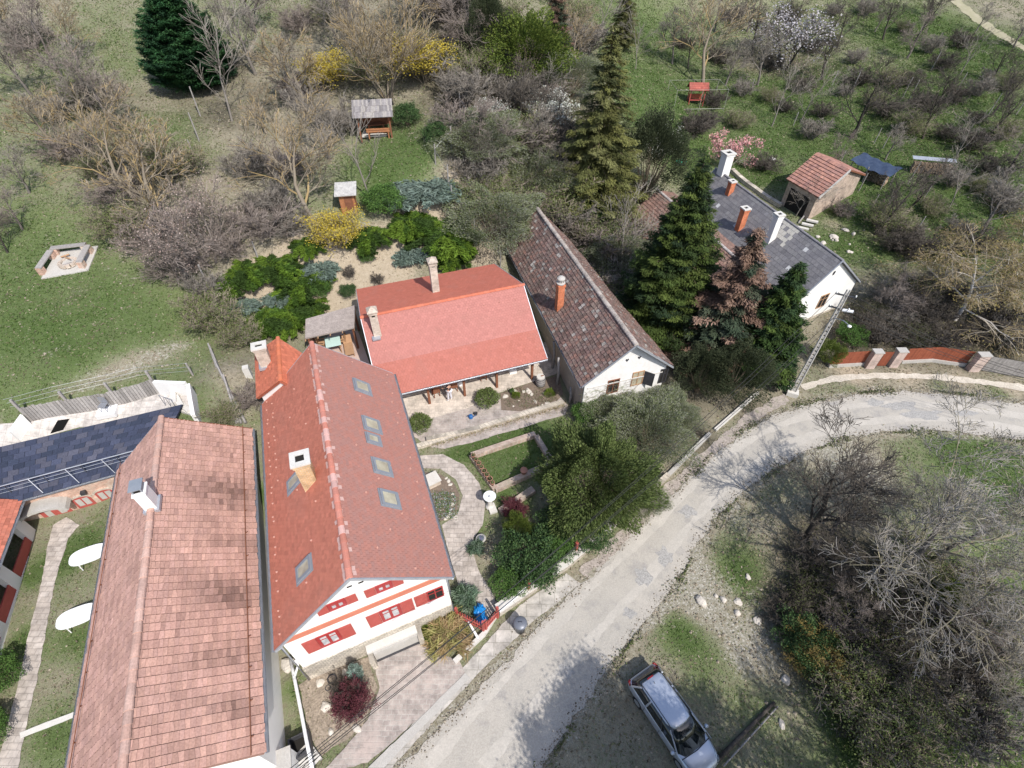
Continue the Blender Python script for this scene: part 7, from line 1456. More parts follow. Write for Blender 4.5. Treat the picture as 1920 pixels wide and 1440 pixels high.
def person(p, rz):
    P = []; E = []; Rr = []
    def add(v, r_, par=None):
        P.append(v); Rr.append(r_)
        if par is not None: E.append((par, len(P)-1))
        return len(P)-1
    pel = add((0,0,.95), (.15,.11)); sp = add((0,0,1.12), (.13,.10), pel); ch_ = add((0.01,0,1.32), (.16,.11), sp); nk = add((.02,0,1.5), .055, ch_); hd = add((.035,0,1.6), (.08,.09), nk); tp = add((.04,0,1.71), (.07,.085), hd)
    for s_ in (-1, 1):
        hp_ = add((0,s_*.09,.90), .085, pel); kn = add((.03*s_+.02,s_*.10,.5), .055, hp_); an = add((.04*s_,s_*.11,.09), .036, kn); add((.04*s_+.14,s_*.12,.04), .032, an)
        sh = add((0,s_*.19,1.40), .055, ch_); el = add((.06,s_*.25,1.13), .038, sh); wr = add((.28,s_*.2,1.10), .026, el); pa = add((.35,s_*.19,1.09), (.034,.018), wr)
        for k, (dy, L) in enumerate(((-.025,.065),(-.009,.08),(.009,.075),(.026,.06))):
            a_ = add((.39,s_*.19+dy,1.085), .009, pa); b_ = add((.39+L*.5,s_*.19+dy*1.1,1.075), .008, a_); add((.39+L*.85,s_*.19+dy*1.1,1.05), .007, b_)
        th = add((.33,s_*.19-s_*.04,1.085), .010, wr); add((.37,s_*.19-s_*.055,1.07), .008, th)
    b = skinned('person', P, E, Rr, SK); b.location = p; b.rotation_euler = (0,0,rz)
    # face
    f = MB(); f.add([(.115,-.012,1.60),(.115,.012,1.60),(.14,0,1.595),(.112,0,1.64)], [(0,1,2),(1,3,2),(3,0,2),(0,3,1)]); f.build('nose', SK, b)
    for s_ in (-1,1): MB().lathe([(.004,-.008),(.012,0),(.004,.008)], 8, (.105,s_*.032,1.635)).build('eye', M['dark'], b); MB().lathe([(.008,-.03),(.018,0),(.008,.03)], 8, (.03,s_*.088,1.62)).build('ear', SK, b)
    MB().box(.112,0,1.565,.012,.045,.010).build('mouth', mk('lips', (.4,.15,.13)), b)
    skinned('hair', [(.01,0,1.64),(.02,0,1.72),(-.03,0,1.6)], [(0,1),(0,2)], [(.098,.1),(.075,.085),(.07,.08)], mk('reddish_hair', (.25,.11,.07)), b)
    JK = mk('dark_jacket', (.035,.03,.035)); TR = mk('pale_trousers', (.62,.61,.66))
    skinned('jacket', [(0,0,.93),(0,0,1.12),(.01,0,1.33),(.015,0,1.46)]+[(0,.19,1.40),(.06,.25,1.13),(.25,.205,1.105)]+[(0,-.19,1.40),(.06,-.25,1.13),(.25,-.205,1.105)], [(0,1),(1,2),(2,3),(2,4),(4,5),(5,6),(2,7),(7,8),(8,9)], [(.175,.135),(.15,.12),(.185,.13),(.08,.075),.068,.052,.042,.068,.052,.042], JK, b)
    skinned('trousers', [(0,0,.95),(0,.09,.88),(.05,.10,.5),(.04,.11,.1),(0,-.09,.88),(-.01,-.10,.5),(-.04,-.11,.1)], [(0,1),(1,2),(2,3),(0,4),(4,5),(5,6)], [(.165,.125),.105,.078,.062,.105,.078,.062], TR, b)
    for s_ in (-1,1): skinned('shoe', [(.04*s_-.03,s_*.11,.05),(.04*s_+.08,s_*.12,.045),(.04*s_+.17,s_*.12,.035)], [(0,1),(1,2)], [.048,.045,.036], M['white'], b)
    return b
pb = person(at(844,750,.84), 2.6); tag(pb, 'standing person in a dark jacket and pale trousers at the veranda edge', 'person')
# ---------------- car
ca0, ca1 = at(1209,1270,.7), at(1322,1432,.7); cd_ = (ca1-ca0); caz = math.atan2(cd_.y, cd_.x); cc_ = (ca0+ca1)/2
car = thing('estate_car', 'silver estate car with dark windows parked on the grass beside the road', 'car', (cc_.x, cc_.y, ter(cc_.x, cc_.y)), caz)
SIL = mk('silver_paint', (.50,.54,.62), rough=.32, metal=.55, spec=.5, coat=.6); CG = mk('car_glass', (.012,.016,.018), rough=.06, spec=.9); TY = mk('tyre', (.02,.02,.02), rough=.9)
def loft(name, rings, m, parent, cap=True, smooth=True, sub=0):
    n = len(rings[0]); mb = MB(); vs = [v for r_ in rings for v in r_]; fs = [(i*n+j, i*n+(j+1)%n, (i+1)*n+(j+1)%n, (i+1)*n+j) for i in range(len(rings)-1) for j in range(n)]
    if cap: fs += [tuple(range(n))[::-1], tuple(range((len(rings)-1)*n, len(rings)*n))]
    mb.add(vs, fs); o = mb.build(name, m, parent, smooth=smooth)
    if sub: md = o.modifiers.new('s', 'SUBSURF'); md.levels = md.render_levels = sub
    return o
def sec(x, w, zb, zm, zt, crown=.03):
    return [(x,-w*.86,zb),(x,-w,zb+.12),(x,-w*1.01,zm),(x,-w*.97,zt-.06),(x,-w*.88,zt),(x,-w*.4,zt+crown),(x,w*.4,zt+crown),(x,w*.88,zt),(x,w*.97,zt-.06),(x,w*1.01,zm),(x,w,zb+.12),(x,w*.86,zb)]
LS = .93; car.scale = (LS, LS, LS)
rings = [sec(-2.30,.70,.35,.6,.80,0),sec(-2.26,.80,.28,.6,.93,0),sec(-2.0,.86,.24,.62,.97,0),sec(-1.2,.885,.22,.62,.97,0),sec(0,.89,.22,.62,.96,0),sec(1.0,.885,.22,.62,.96,.0),sec(1.35,.875,.22,.62,.93,.04),sec(1.8,.85,.24,.58,.84,.05),sec(2.12,.79,.26,.52,.73,.04),sec(2.28,.66,.32,.48,.60,.02),sec(2.32,.5,.36,.46,.54,.0)]
bd2 = loft('body', rings, SIL, car, sub=1)
def ring(z, x0, x1, w0, w1, rx=.18):
    return [(x0,-w0*.8,z),(x0+rx,-w0,z),((x0+x1)/2,-(w0+w1)/2*1.02,z),(x1-rx*2,-w1,z),(x1-rx*.3,-w1*.72,z),(x1,-w1*.3,z),(x1,w1*.3,z),(x1-rx*.3,w1*.72,z),(x1-rx*2,w1,z),((x0+x1)/2,(w0+w1)/2*1.02,z),(x0+rx,w0,z),(x0,w0*.8,z)]
b_ring = ring(.94,-2.2,1.42,.80,.84); t_ring = ring(1.44,-1.86,.48,.62,.64)
loft('cabin_glass', [b_ring, t_ring], CG, car)
loft('roof_panel', [ring(1.435,-1.80,.44,.615,.635), ring(1.485,-1.74,.36,.59,.61), ring(1.51,-1.5,.1,.45,.47)], SIL, car)
for s_ in (-1,1):
    for (xb, xt) in ((1.12,.30),(.1,-.28),(-1.0,-.98),(-2.0,-1.66)): 
        wd2 = .035 if xb > 0 else .05; mb = MB().tube([(xb, s_*.835, .95),(xt, s_*.635, 1.45)], [wd2, wd2*.9], 6); mb.build('pillar', SIL if xb != .1 else M['black'], car)
    MB().tube([(-1.7,s_*.56,1.50),(-1.6,s_*.56,1.55),(.15,s_*.58,1.55),(.25,s_*.58,1.50)], .018, 6).build('roof_rail', M['black'], car)
    MB().box(.0,s_*.875,.955,2.9,.02,.025).build('sill_trim', M['metal_grey'], car)
    mr_ = MB(); mr_.lathe([(.02,-.08),(.09,-.05),(.1,.03),(.05,.08)], 10, (.98,s_*1.0,1.02)); mr_.build('mirror', SIL, car, smooth=True); MB().tube([(.98,s_*.84,.97),(.98,s_*.95,.98)], .02, 5).build('mirror_arm', M['black'], car)
    MB().tube([(2.02,s_*.74,.66),(2.16,s_*.66,.62),(2.24,s_*.56,.58)], [.08,.09,.06], 8).build('headlight', M['glass'], car, smooth=True)
    MB().tube([(-2.26,s_*.70,.92),(-2.22,s_*.79,.88),(-2.05,s_*.855,.86)], [.035,.05,.03], 8).build('tail_light', mk('tail_red', (.20,.012,.015), rough=.3) if s_ < 0 else bpy.data.materials['tail_red'], car, smooth=True)
    for x in (-1.38,1.42):
        wh_ = MB(); vs = []; k = 20
        pts = [(.20,.08),(.31,.09),(.315,0),(.31,-.09),(.20,-.1)]
        for r_, y in pts:
            for j in range(k): a_ = 2*math.pi*j/k; vs.append((x+r_*math.cos(a_), s_*.80+y*s_, .315+r_*math.sin(a_)))
        fs = [(i*k+j, i*k+(j+1)%k, (i+1)*k+(j+1)%k, (i+1)*k+j) for i in range(len(pts)-1) for j in range(k)]+[tuple(range(k)), tuple(range((len(pts)-1)*k, len(pts)*k))]
        wh_.add(vs, fs); w3 = wh_.build('wheel', TY, car); rm = MB(); rm.tube([(x,s_*.86,.315),(x,s_*.895,.315)], .19, 16); rm.build('rim', M['metal_grey'], w3)
for s_ in (-1,1):
    for x in (1.05,.02,-1.0): MB().tube([(x, s_*.903, .34),(x+.02, s_*.908, .62),(x, s_*.885, .93)], .008, 4).build('door_seam', M['black'], car)
    for x in (.25,-.8): MB().box(x, s_*.905, .80, .16, .03, .03).build('door_handle', SIL, car)
    MB().tube([(1.30, s_*.15, 1.0),(1.05, s_*.5, 1.13)], .010, 4).build('wiper', M['black'], car)
    MB().tube([(1.38, s_*.80, .945),(1.8, s_*.70, .885),(2.1, s_*.58, .79)], .007, 4).build('bonnet_seam', M['black'], car)
MB().tube([(1.38,-.80,.955),(1.45,0,.995),(1.38,.80,.955)], .02, 5).build('windscreen_cowl', M['black'], car)
MB().tube([(-2.31,-.6,.45),(-2.33,0,.45),(-2.31,.6,.45)], .05, 6).build('bumper', M['black'], car); MB().tube([(2.30,-.4,.42),(2.36,0,.42),(2.30,.4,.42)], .05, 6).build('bumper', M['black'], car)
MB().box(-1.78,0,1.475,.06,.34,.03).build('brake_light', bpy.data.materials['tail_red'], car); MB().tube([(-1.45,0,1.5),(-1.55,0,1.58)], .012, 5).build('aerial', M['black'], car)
# ---------------- fallen beam
p, q = gp(1345,1425), gp(1450,1318); o = thing('fallen_beam', 'dark weathered ladder like beam lying across the grass by the car', 'beam', tuple(p)); d_ = q-p; u = d_.normalized(); s_ = Vector((-u.y, u.x, 0))
MB().tube([Vector((0,0,.12)), d_+Vector((0,0,.10))], [.10,.07], 8).build('log', M['metal_dark'] if False else mk('dark_wood', (.06,.05,.045), (.11,.095,.08), ns=6), o, smooth=True)
MB().tube([-s_*.28+Vector((0,0,.1)), d_-s_*.2+Vector((0,0,.1))], .035, 6).build('pole', M['wood_grey'], o)
for t in (.12,.3,.48,.66,.84,.97): MB().tube([d_*t+Vector((0,0,.12)), d_*t-s_*.25+Vector((0,0,.12))], .035, 5).build('rung', bpy.data.materials['dark_wood'], o)
# ---------------- lattice pole and wires
pb_ = gp(1484,740); H = 8.6; up_ = thing('utility_pole', 'pale concrete lattice utility pole with a street lamp beside the road bend', 'utility pole', tuple(pb_), -.4); mb = MB()
for sx in (-1,1): mb.tube([(sx*.15,0,-.3),(sx*.07,0,H)], [.06,.05], 6)
for k in range(26): z = .3+k*.32; w3 = .15-.08*z/H; mb.box(0,0,z,w3*2,.05,.2)
mb.build('shaft', M['concrete'], up_); MB().box(0,0,.1,.7,.5,.5).build('foot', M['concrete_l'], up_)
for z in (7.3,8.2): MB().box(0,0,z,1.1,.07,.07).build('crossarm', M['metal_dark'], up_)
ins = []
for z in (7.3,8.2):
    for x in (-.5,.5): MB().lathe([(.03,0),(.05,.04),(.03,.12)], 8, (x,0,z+.03)).build('insulator', M['white'], up_); ins.append((x, z+.12))
MB().tube([(0,0,6.6),(.4,-.5,6.9),(.6,-.8,6.95)], .03, 6).build('lamp_arm', M['metal_grey'], up_); lm = MB(); lm.lathe([(.03,-.02),(.11,.0),(.12,.05),(.04,.1)], 14, (.7,-.95,6.9)); lm.build('lamp_head', M['white'], up_, smooth=True); MB().tube([(.2,.0,7.25),(.75,-.1,7.35)], .09, 10).build('junction_box', M['white'], up_)
stp = gp(1470,712); o = MB().box(0,0,.5,.12,.12,1.1,.3).build('marker_post', M['concrete_l']); o.location = gp(1476,728); tag(o, 'short pale post at the foot of the lattice pole', 'post')
Mx = Matrix.Translation(up_.location) @ Matrix.Rotation(-.4, 4, 'Z')
tgt = at(470,1500,7.5); tgt2 = at(2150,760,7.0)
def wire(a, b, sag, name, label):
    pts = [a.lerp(b, t/24)-Vector((0,0,sag*4*(t/24)*(1-t/24))) for t in range(25)]; o = MB().tube(pts, .012, 5).build('cable', M['black_wire']); tag(o, label, 'cable', name)
for i, (x, z) in enumerate(ins):
    a_ = Mx @ Vector((x, 0, z)); wire(a_, tgt+Vector((.35*(i % 2), .1*i, -.8*(i//2))), 1.2, 'overhead cables along the street', ['leftmost','second','third','uppermost'][i]+' dark overhead cable running along the street from the lattice pole')
    wire(a_, tgt2+Vector((0,.35*i,-.3*(i//2))), .9, 'overhead cables to the right edge', ['lowest','second lowest','second highest','highest'][i]+' thin overhead cable from the lattice pole to the right edge')
# ---------------- red fence at the right
P_ = lambda *q: gp(*q)
def slat_fence(p, q, h, m, label, plinth=None, rake=0.0, name='slatted_fence'):
    r = thing(name, label, 'fence' if 'gate' not in name else 'gate', tuple(p)); d_ = q-p; L = math.hypot(d_.x, d_.y); u = Vector((d_.x/L, d_.y/L, 0)); nn = u.cross(Vector((0,0,1))); n = int(L/.085); mb = MB(); R = random.Random(3); z0 = .25 if plinth else .08
    for i in range(n):
        t = (i+.5)/n; o_ = d_*t; c = .85+.3*R.random(); mb.hull([o_-u*.037+Vector((0,0,z0)), o_+u*.037+Vector((0,0,z0)), o_+u*.037+Vector((0,0,h-.03)), o_+Vector((0,0,h)), o_-u*.037+Vector((0,0,h-.03))], .02, (c,c,c), d=nn)
    mb.build('slat_panel', m, r)
    for z in (z0+.15, h-.2): MB().tube([-nn*.03+Vector((0,0,z)), d_-nn*.03+Vector((0,0,z))], .03, 4).build('rail', m, r)
    if plinth: k = MB(); k.hull([-nn*.1+Vector((0,0,.25)), d_-nn*.1+Vector((0,0,.25)), d_+nn*.12+Vector((0,0,.25)), nn*.12+Vector((0,0,.25))], .6); k.build('plinth', plinth, r)
    return r
RD = mk('red_fence_stain', (.28,.085,.045), (.23,.065,.035), ns=5, attr=True, fine=.12)
slat_fence(P_(1552,688), P_(1617,684), 1.35, RD, 'red slatted fence panel at the left end behind the verge', M['concrete']); slat_fence(P_(1642,687), P_(1659,687), 1.4, RD, 'narrow red slatted gate between the two brick pillars', name='slatted_gate')
slat_fence(P_(1688,680), P_(1745,677), 1.35, RD, 'left half of the long red slatted fence', M['concrete']); slat_fence(P_(1745,677), P_(1808,686), 1.35, RD, 'right half of the long red slatted fence', M['concrete'])
slat_fence(P_(1838,695), P_(1960,716), 1.35, M['wood_grey'], 'grey weathered paling fence at the right edge')
PB = mbrick('pink_pillar_brick', (.50,.38,.33), (.44,.32,.27), (.5,.44,.4), .25, .08, .012)
for px, l in (((1628,688),'brick gate pillar left of the narrow red gate'),((1672,686),'brick gate pillar right of the narrow red gate'),((1822,694),'broad brick pillar between the red and the grey fence')):
    p = gp(*px); r = thing('gate_pillar', l, 'pillar', tuple(p)); w3 = .6 if px[0] < 1800 else .72; MB().box(0,0,.6,w3,.4,1.7,.0).build('shaft', PB, r); MB().box(0,0,1.49,w3+.08,.48,.07).build('cap', M['concrete'], r)
# ---------------- fence posts on the slope and in the orchard
def post(px, top, label, group=None, m=None, r=.05):
    p = gp(*px); h = min(2.6, max(.9, height(p, top))); o = MB().tube([(0,0,-.2),(0,0,h)], [r*1.15, r], 7).build('post', m or M['wood_grey'], smooth=False); o.location = p; o.rotation_euler = (0.02,.03,0); tag(o, label, 'post', group); return p+Vector((0,0,h))
hill = [((843,170),(841,133)),((844,180),(844,127)),((863,216),(867,171)),((881,242),(881,210)),((847,285),(845,237)),((817,308),(822,270)),((841,350),(836,308)),((848,390),(854,345)),((890,455),(878,410)),((938,500),(941,468))]
tp_ = []
for i, (b_, t_) in enumerate(hill): tp_.append(post(b_, t_, ORD[i]+' grey wooden post from the top along the wire fence beside the thicket'))
for i, (b_, t_) in enumerate([((376,218),(352,163)),((374,265),(352,212)),((366,298),(346,264)),((202,276),(193,256)),((485,487),(470,453)),((392,478),(370,438)),((392,540),(372,495)),((435,70),(425,40))]): post(b_, t_, ['first','second','third','lone','pale slab like','fifth','sixth','topmost'][i]+' wooden post on the upper left slope')
WN = list(range(12))
for a_, b_ in zip(tp_[2:-1], tp_[3:]):
    if (a_-b_).length < 14: o = MB().tube([a_-Vector((0,0,.4)), b_-Vector((0,0,.4))], .008, 4).build('fence_wire', M['metal_grey']); tag(o, ORD[WN.pop(0)]+' stretch of thin wire from the top between the posts beside the thicket', 'wire', 'wires beside the thicket')
orch = [((1745,133),(1766,98)),((1793,172),(1816,137)),((1691,185),(1714,147)),((1702,192),(1726,150)),((1702,345),(1723,300)),((1727,380),(1747,340)),((1662,390),(1678,357)),((1634,390),(1645,362)),((1610,358),(1625,325)),((1672,432),(1678,405)),((1707,450),(1732,405)),((1594,178),(1626,120)),((1560,160),(1576,135)),((1638,270),(1653,240)),((1655,278),(1680,248)),((1850,220),(1885,165)),((1405,178),(1413,148)),((1576,304),(1585,283)),((1487,236),(1491,208)),((1905,215),(1925,180))]
nmz = ['farthest','second farthest','left of the pair','right of the pair','tall dark','dark slanting','short pale','shortest pale','pale leaning','low','long slender','dark','small dark','thin','thin grey','dark right','thin pole like','dark tarp side','slim pale','right edge']
for i, (b_, t_) in enumerate(orch): post(b_, t_, [ 'topmost orchard post below the dirt track','orchard post lower right of the topmost one','left post of the pair beside the leaning fruit tree','right post of the pair beside the leaning fruit tree','tall dark orchard post right of the blue tarp','dark slanting orchard post below the woodpile','short pale post on the green right of the stone hut','shortest pale post right of the stone hut','pale leaning post between stone hut and blue tarp','low pale post among the brush below the hut','long slender post in the brush right of the hut garden','dark post in the row above the fruit tree','small dark post left in the upper orchard row','thin post above the blue tarp, left one','thin post above the blue tarp, right one','dark orchard post near the right edge','thin pole in the shade left of the slim pale tree','dark post at the corner of the blue tarp','slim pale post right of the slim pale tree','dark post cut by the right edge of the orchard'][i], r=.045)
# leaning poles behind the weathered roof
p = gp(445,795); lpz = thing('pole_stack', 'bundle of long weathered poles leaning behind the weathered roof', 'poles', tuple(p))
for i, (dx, top) in enumerate(((0,(396,655)),(.25,(400,662)),(.5,(410,690)),(.1,(428,720)))):
    q = gp(*top); MB().tube([Vector((dx,0,.1)), q-p+Vector((0,0,.5+.1*i))], [.08,.05], 6).build('pole', M['wood_grey'], lpz)
# wire fence above the plank fence
wp0 = [gp(28,772), gp(118,748), gp(205,728), gp(268,712), gp(362,704)]
wf_ = thing('wire_fence', 'sagging wire fence on short posts along the stony lawn edge', 'fence', tuple(wp0[0])) 
for q in (wp0[-1],): MB().tube([q-wp0[0], q-wp0[0]+Vector((0,0,1.0))], .06, 6).build('post', M['wood_grey'], wf_)
for z in (.4,.7,1.0):
    MB().tube([q-wp0[0]+Vector((0,0,z)) for q in wp0], .008, 4).build('wire', M['metal_grey'], wf_)
# ---------------- gazebo, shed, fire pit, well, wood stores
zz = gp(708,252); gz_ = thing('gazebo', 'wooden gazebo with a grey shake roof and an orange bench', 'gazebo', tuple(zz), .12)
w_, d2, h_ = 2.5, 1.9, 2.0
for sx in (-1,1):
    for sy in (-1,1): MB().box(sx*w_/2,sy*d2/2,h_/2-.1,.12,.12,h_+.2).build('post', M['wood_brown'], gz_)
e0, e1, r1, r0 = Vector((-w_/2-.35,-d2/2-.35,h_-.15)), Vector((w_/2+.35,-d2/2-.35,h_-.15)), Vector((w_/2+.35,0,h_+.75)), Vector((-w_/2-.35,0,h_+.75)); f0, f1 = Vector((-w_/2-.35,d2/2+.35,h_-.15)), Vector((w_/2+.35,d2/2+.35,h_-.15))
tiles('roof', [(e0,e1,r1,r0),(f1,f0,r0,r1)], M['wood_grey'], [(.85,.85,.9),(1.1,1.1,1.15),(.7,.7,.75)], .16, .4, .02, .05, parent=gz_, seed=41)
MB().box(0,.2,.05,w_*.98,d2*.75,.1).build('floor', M['concrete_l'], gz_); MB().box(0,d2/2-.02,.8,w_-.13,.04,.9).build('back_panel', M['wood_brown'], gz_)
def bench(loc, rz, label, m, L=1.9):
    b = thing('bench', label, 'bench', loc, rz)
    for k in range(3): MB().box(0,-.15+k*.13,.45,L,.1,.035).build('seat_slat', m, b)
    for k in range(2): MB().box(0,.24,.62+k*.17,L,.03,.13).build('backrest', m, b)
    for sx in (-1,1): MB().box(sx*L*.42,0,.22,.08,.42,.43).build('leg', m, b); MB().box(sx*L*.42,.22,.55,.06,.05,.5).build('back_support', m, b)
    return b
bl = gz_.matrix_basis @ Vector((.25,-d2/2-.1,.02)); Mg = Matrix.Translation(zz) @ Matrix.Rotation(.12,4,'Z'); bq = Mg @ Vector((.2,-.75,.0)); bench((bq.x, bq.y, bq.z), .12+math.pi, 'orange brown wooden bench in the open front of the gazebo', M['wood_orange'])
bq = Mg @ Vector((0,.1,.1)); tb = thing('gazebo_table', 'plain wooden table inside the dark gazebo', 'table', (bq.x, bq.y, bq.z), .12); MB().box(0,0,.72,1.5,.6,.05).build('tabletop', M['wood_brown'], tb)
for sx in (-1,1): MB().box(sx*.6,0,.35,.08,.5,.69).build('leg', M['wood_brown'], tb)
p = gp(657,395); sh2 = thing('garden_shed', 'tiny wooden shed with a flat grey roof beside the yellow forsythia', 'shed', tuple(p), .15); MB().box(0,0,.75,1.1,.95,1.7).build('wall', M['wood_orange'], sh2)
mb = MB(); mb.hull([Vector((-.8,-.75,1.62)), Vector((.8,-.75,1.62)), Vector((.8,.75,1.95)), Vector((-.8,.75,1.95))], .08); mb.build('roof', mk('pale_shed_roof', (.50,.49,.47), (.36,.35,.34), ns=4, fine=.2, fs=12), sh2); MB().box(.1,-.49,.7,.6,.03,1.3).build('door', M['wood_brown'], sh2)
# fire pit with plank seats on brick piers
c0, c1, c2, c3 = gp(86,512), gp(97,483), gp(166,472), gp(158,500); fp_ = thing('fire_pit', 'brick fire pit court with plank seats on three sides in the lawn', 'fire pit', tuple(gp(128,500))); o_ = fp_.location
pd = [gp(78,524)-o_, gp(166,508)-o_, gp(185,462)-o_, gp(108,474)-o_]; pvm = MB(); pvm.hull([Vector((q.x,q.y,q.z+.07)) for q in pd], .4); pvm.build('paving', M['concrete'], fp_)
for (a_, b_) in ((gp(80,516), gp(103,482)), (gp(103,478), gp(168,470)), (gp(172,472), gp(156,504))):
    d_ = b_-a_; u = d_.normalized(); s_ = Vector((-u.y, u.x, 0)).normalized()*.2; q0, q1 = a_-o_+Vector((0,0,.55)), b_-o_+Vector((0,0,.55)); mb = MB(); mb.hull([q0-s_, q1-s_, q1+s_, q0+s_], .07); st_ = mb.build('seat_plank', M['wood_grey'], fp_)
    for t in (.08,.92): q = (a_+d_*t)-o_; MB().box(q.x, q.y, q.z+.22, .35, .35, .5, math.atan2(u.y, u.x)).build('pier', M['brick'], fp_)
q = gp(130,496)-o_; rg = MB()
for k in range(12): a_ = k*math.pi/6; rg.box(q.x+.48*math.cos(a_), q.y+.48*math.sin(a_), q.z+.14, .2, .22, .2, a_)
rg.build('stone_ring', M['brick_pale'], fp_); MB().lathe([(.42,.09),(.3,.11),(.02,.12)], 14, tuple(q)).build('ash', mk('ash', (.45,.42,.40), (.2,.19,.18), ns=6), fp_)
for i in range(2): q = gp(118+i*8,488); o = MB().tube([(0,0,.25),(.45,.25-.5*i,.3)], .05, 6).build('log', M['wood_tan']); o.location = q; tag(o, ['left','right'][i]+' log lying over the fire pit ring', 'log')
# red roofed well inside a pole frame
p = gp(1302,196); wl_ = thing('covered_swing', 'small bench shelter with a bright red pitched roof', 'shelter', tuple(p), -.05)
for sx in (-1,1):
    for sy in (-1,1): MB().box(sx*.8,sy*.5,.95,.09,.09,1.9).build('post', M['paint_red_l'], wl_)
tiles('roof', [(Vector((-1.1,-.8,1.75)),Vector((1.1,-.8,1.75)),Vector((1.1,0,2.35)),Vector((-1.1,0,2.35))),(Vector((1.1,.8,1.75)),Vector((-1.1,.8,1.75)),Vector((-1.1,0,2.35)),Vector((1.1,0,2.35)))], M['tile_new'], [(.34,.10,.075),(.31,.09,.07)], .25, .2, parent=wl_, seed=44)
MB().box(0,.1,.5,1.5,.5,.06).build('seat', M['paint_red_l'], wl_); MB().box(0,.38,.8,1.5,.05,.5).build('backrest', M['wood_red'], wl_)
fm = thing('rail_fence', 'thin pale pole fence standing around the red roofed shelter', 'fence', tuple(p), .05); WD = mk('pale_pole', (.26,.26,.22), rough=.9)
fx, fy, fz = 2.9, 1.7, 2.1
for sx, sy in ((-1,-1),(0,-1),(1,-1),(-1,1),(1,1),(0,1)): MB().tube([(sx*fx,sy*fy,-.2),(sx*fx,sy*fy,fz)], .025, 6).build('post', WD, fm)
for a_, b_ in (((-1,-1),(1,-1)),((1,-1),(1,1)),((1,1),(-1,1)),((-1,1),(-1,-1))): MB().tube([(a_[0]*fx,a_[1]*fy,fz),(b_[0]*fx,b_[1]*fy,fz)], .02, 6).build('rail', WD, fm)
MB().tube([(-fx,-fy,.1),(fx,-fy,.1)], .035, 6).build('rail', WD, fm)
# wood stores
def logs(root, cx, cy, L, D, H_, seed, m=None, az=0):
    R = random.Random(seed); mb = MB(); n = int(L/.16); k = int(H_/.15)
    for i in range(n):
        for j in range(k):
            r_ = .06+.03*R.random(); x = cx-L/2+(i+.5)*L/n+R.uniform(-.03,.03); z = .08+j*.15+R.uniform(-.02,.02); c = R.uniform(.6,1.3); o_ = R.uniform(-.08,.08)
            mb.tube([(x, cy-D/2+o_, z), (x, cy+D/2+o_, z)], r_, 6, (c, c*.92, c*.85))
    mb.build('logs', m or mk('firewood', (.34,.27,.20), (.22,.18,.14), ns=6, attr=True), root)
p = gp(1640,345); az = math.atan2((gp(1668,340)-gp(1600,310)).y, (gp(1668,340)-gp(1600,310)).x); wsd = thing('wood_store', 'open wood store sheltered by a sagging dark blue tarp', 'wood store', tuple(gp(1628,338)), az)
for x, y, h in ((-1.9,-.7,1.5),(-.2,-.8,1.5),(1.7,-.7,1.3),(-1.9,1.0,1.7),(1.7,1.0,1.5)): MB().tube([(x,y,-.2),(x,y,h)], .05, 6).build('post', M['wood_grey'], wsd)
mb = MB(); nx2, ny2 = 14, 7; vs = []
for j in range(ny2):
    for i in range(nx2): x = -2.1+4.1*i/(nx2-1); y = -.95+2.2*j/(ny2-1); vs.append((x, y, 1.55+.12*(y)+.07*math.sin(i*1.7+j)-.12*math.sin(math.pi*i/(nx2-1))-.1*x*.4))
vt = [(v[0], v[1], v[2]+.02) for v in vs]; nn_ = len(vs); fs = [(j*nx2+i, j*nx2+i+1, (j+1)*nx2+i+1, (j+1)*nx2+i) for j in range(ny2-1) for i in range(nx2-1)]
mb.add(vt+vs, fs+[(f[3]+nn_, f[2]+nn_, f[1]+nn_, f[0]+nn_) for f in fs]); mb.build('tarp', M['tarp'], wsd, smooth=True); logs(wsd, .6, .1, 2.0, .5, 1.0, 5)
p = gp(1740,325); ws2 = thing('woodpile', 'long firewood pile under a strip of pale corrugated sheet', 'woodpile', tuple(p), -.22); logs(ws2, 0, 0, 3.6, .5, 1.1, 6); mb = MB(); mb.hull([Vector((-2,.0,1.3)), Vector((2,.0,1.3)), Vector((2,.55,1.42)), Vector((-2,.55,1.42))], .03); mb.build('cover_sheet', M['zinc'], ws2)
p = gp(1860,348); o = thing('sheet_pile', 'small pale sheet covering a low pile near the right edge', 'sheet', tuple(p), -.2); mb = MB(); mb.hull([Vector((-.6,-.3,.5)), Vector((.6,-.3,.45)), Vector((.6,.3,.5)), Vector((-.6,.3,.6))], .03); mb.build('sheet', M['zinc'], o); MB().box(0,0,.22,1.0,.5,.4).build('boards', M['wood_grey'], o)
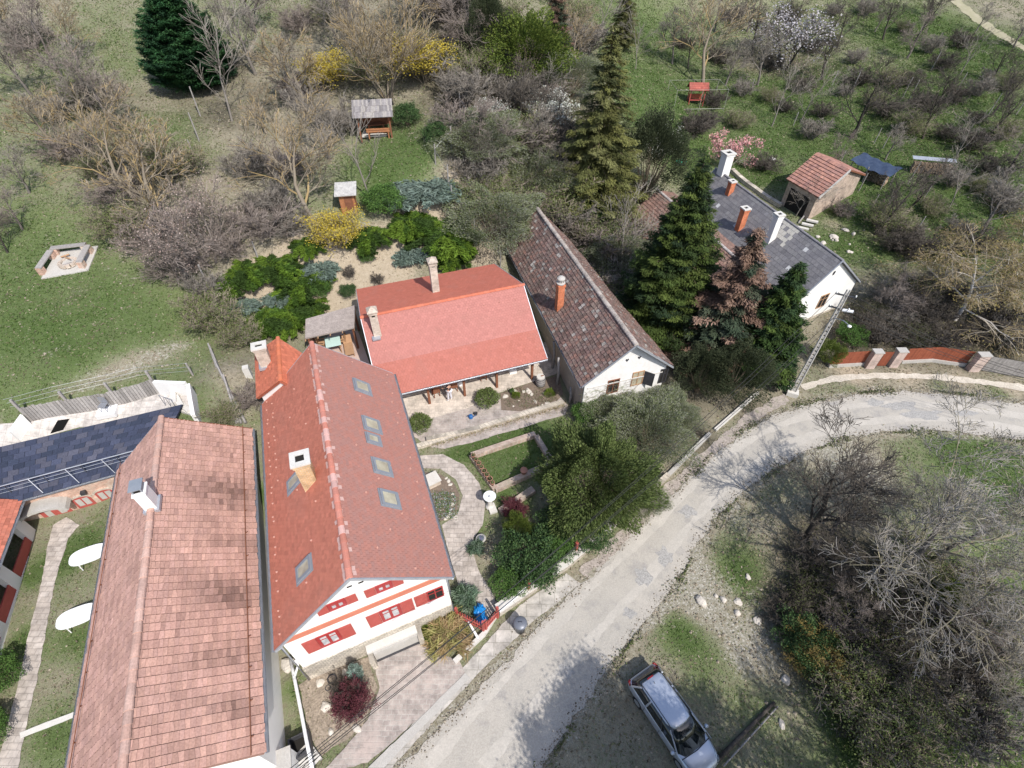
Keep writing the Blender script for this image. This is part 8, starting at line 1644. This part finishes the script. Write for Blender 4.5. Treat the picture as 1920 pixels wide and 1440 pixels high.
# slate garden: terrace kerb, steps, bowl, plank
a_, b_ = gp(1372,322), gp(1462,388); r = thing('garden_wall', 'crumbling pale retaining wall behind the slate house', 'wall', tuple(a_)); bwall(r, a_, b_, .35, .45, M['rubble'], 'masonry')
for k in range(3): q = gp(1505+k*8, 425-k*5+4); o = MB().box(0,0,.05+.1*k,1.0,.3,.14,-.5).build('step_plank', M['concrete_l']); o.location = q; tag(o, ['lowest','middle','uppermost'][k]+' of three pale garden steps below the stone hut', 'step')
p = gp(1447,302); o = MB().lathe([(.18,0),(.32,.22),(.36,.26),(.3,.26),(.16,.1)], 16).build('stone_bowl', M['concrete_l'], smooth=True); o.location = p; tag(o, 'pale stone bowl on the grass left of the stone hut', 'bowl')
a_, b_ = gp(1496,420)+Vector((0,0,.1)), gp(1528,388)+Vector((0,0,.9)); o = MB().tube([Vector((0,0,0)), b_-a_], .07, 6).build('plank', M['wood_grey']); o.location = a_; tag(o, 'pale plank leaning against the stone hut corner', 'plank')
rocks('rock', [gp(R.uniform(1520,1600), R.uniform(430,480)) for _ in range(12)], [ORD[i]+' pale rock of the scatter on the rough ground behind the slate house' for i in range(12)], 'rock', (.1,.28), 'rocks behind the slate house', 12)
# junk beside the evergreen
p = gp(1275,312); o = thing('wheelbarrow', 'small green wheelbarrow beside the dark evergreen', 'wheelbarrow', tuple(p), .4); mb = MB(); mb.add([(-.3,-.22,.3),(.3,-.22,.3),(.3,.22,.3),(-.3,.22,.3),(-.45,-.34,.55),(.5,-.34,.55),(.5,.34,.55),(-.45,.34,.55)], [(3,2,1,0),(0,1,5,4),(1,2,6,5),(2,3,7,6),(3,0,4,7)]); mb.build('tray', mk('green_paint', (.02,.25,.16), rough=.5), o)
w3 = MB().tube([(.6,-.04,.18),(.6,.04,.18)], .18, 14); w3.build('wheel', M['black'], o)
for sy in (-1,1): MB().tube([(.6,sy*.06,.18),(-.2,sy*.25,.3),(-.95,sy*.28,.5)], .02, 6).build('handle', M['metal_dark'], o); MB().tube([(-.3,sy*.2,.3),(-.35,sy*.22,0)], .018, 5).build('leg', M['metal_dark'], o)
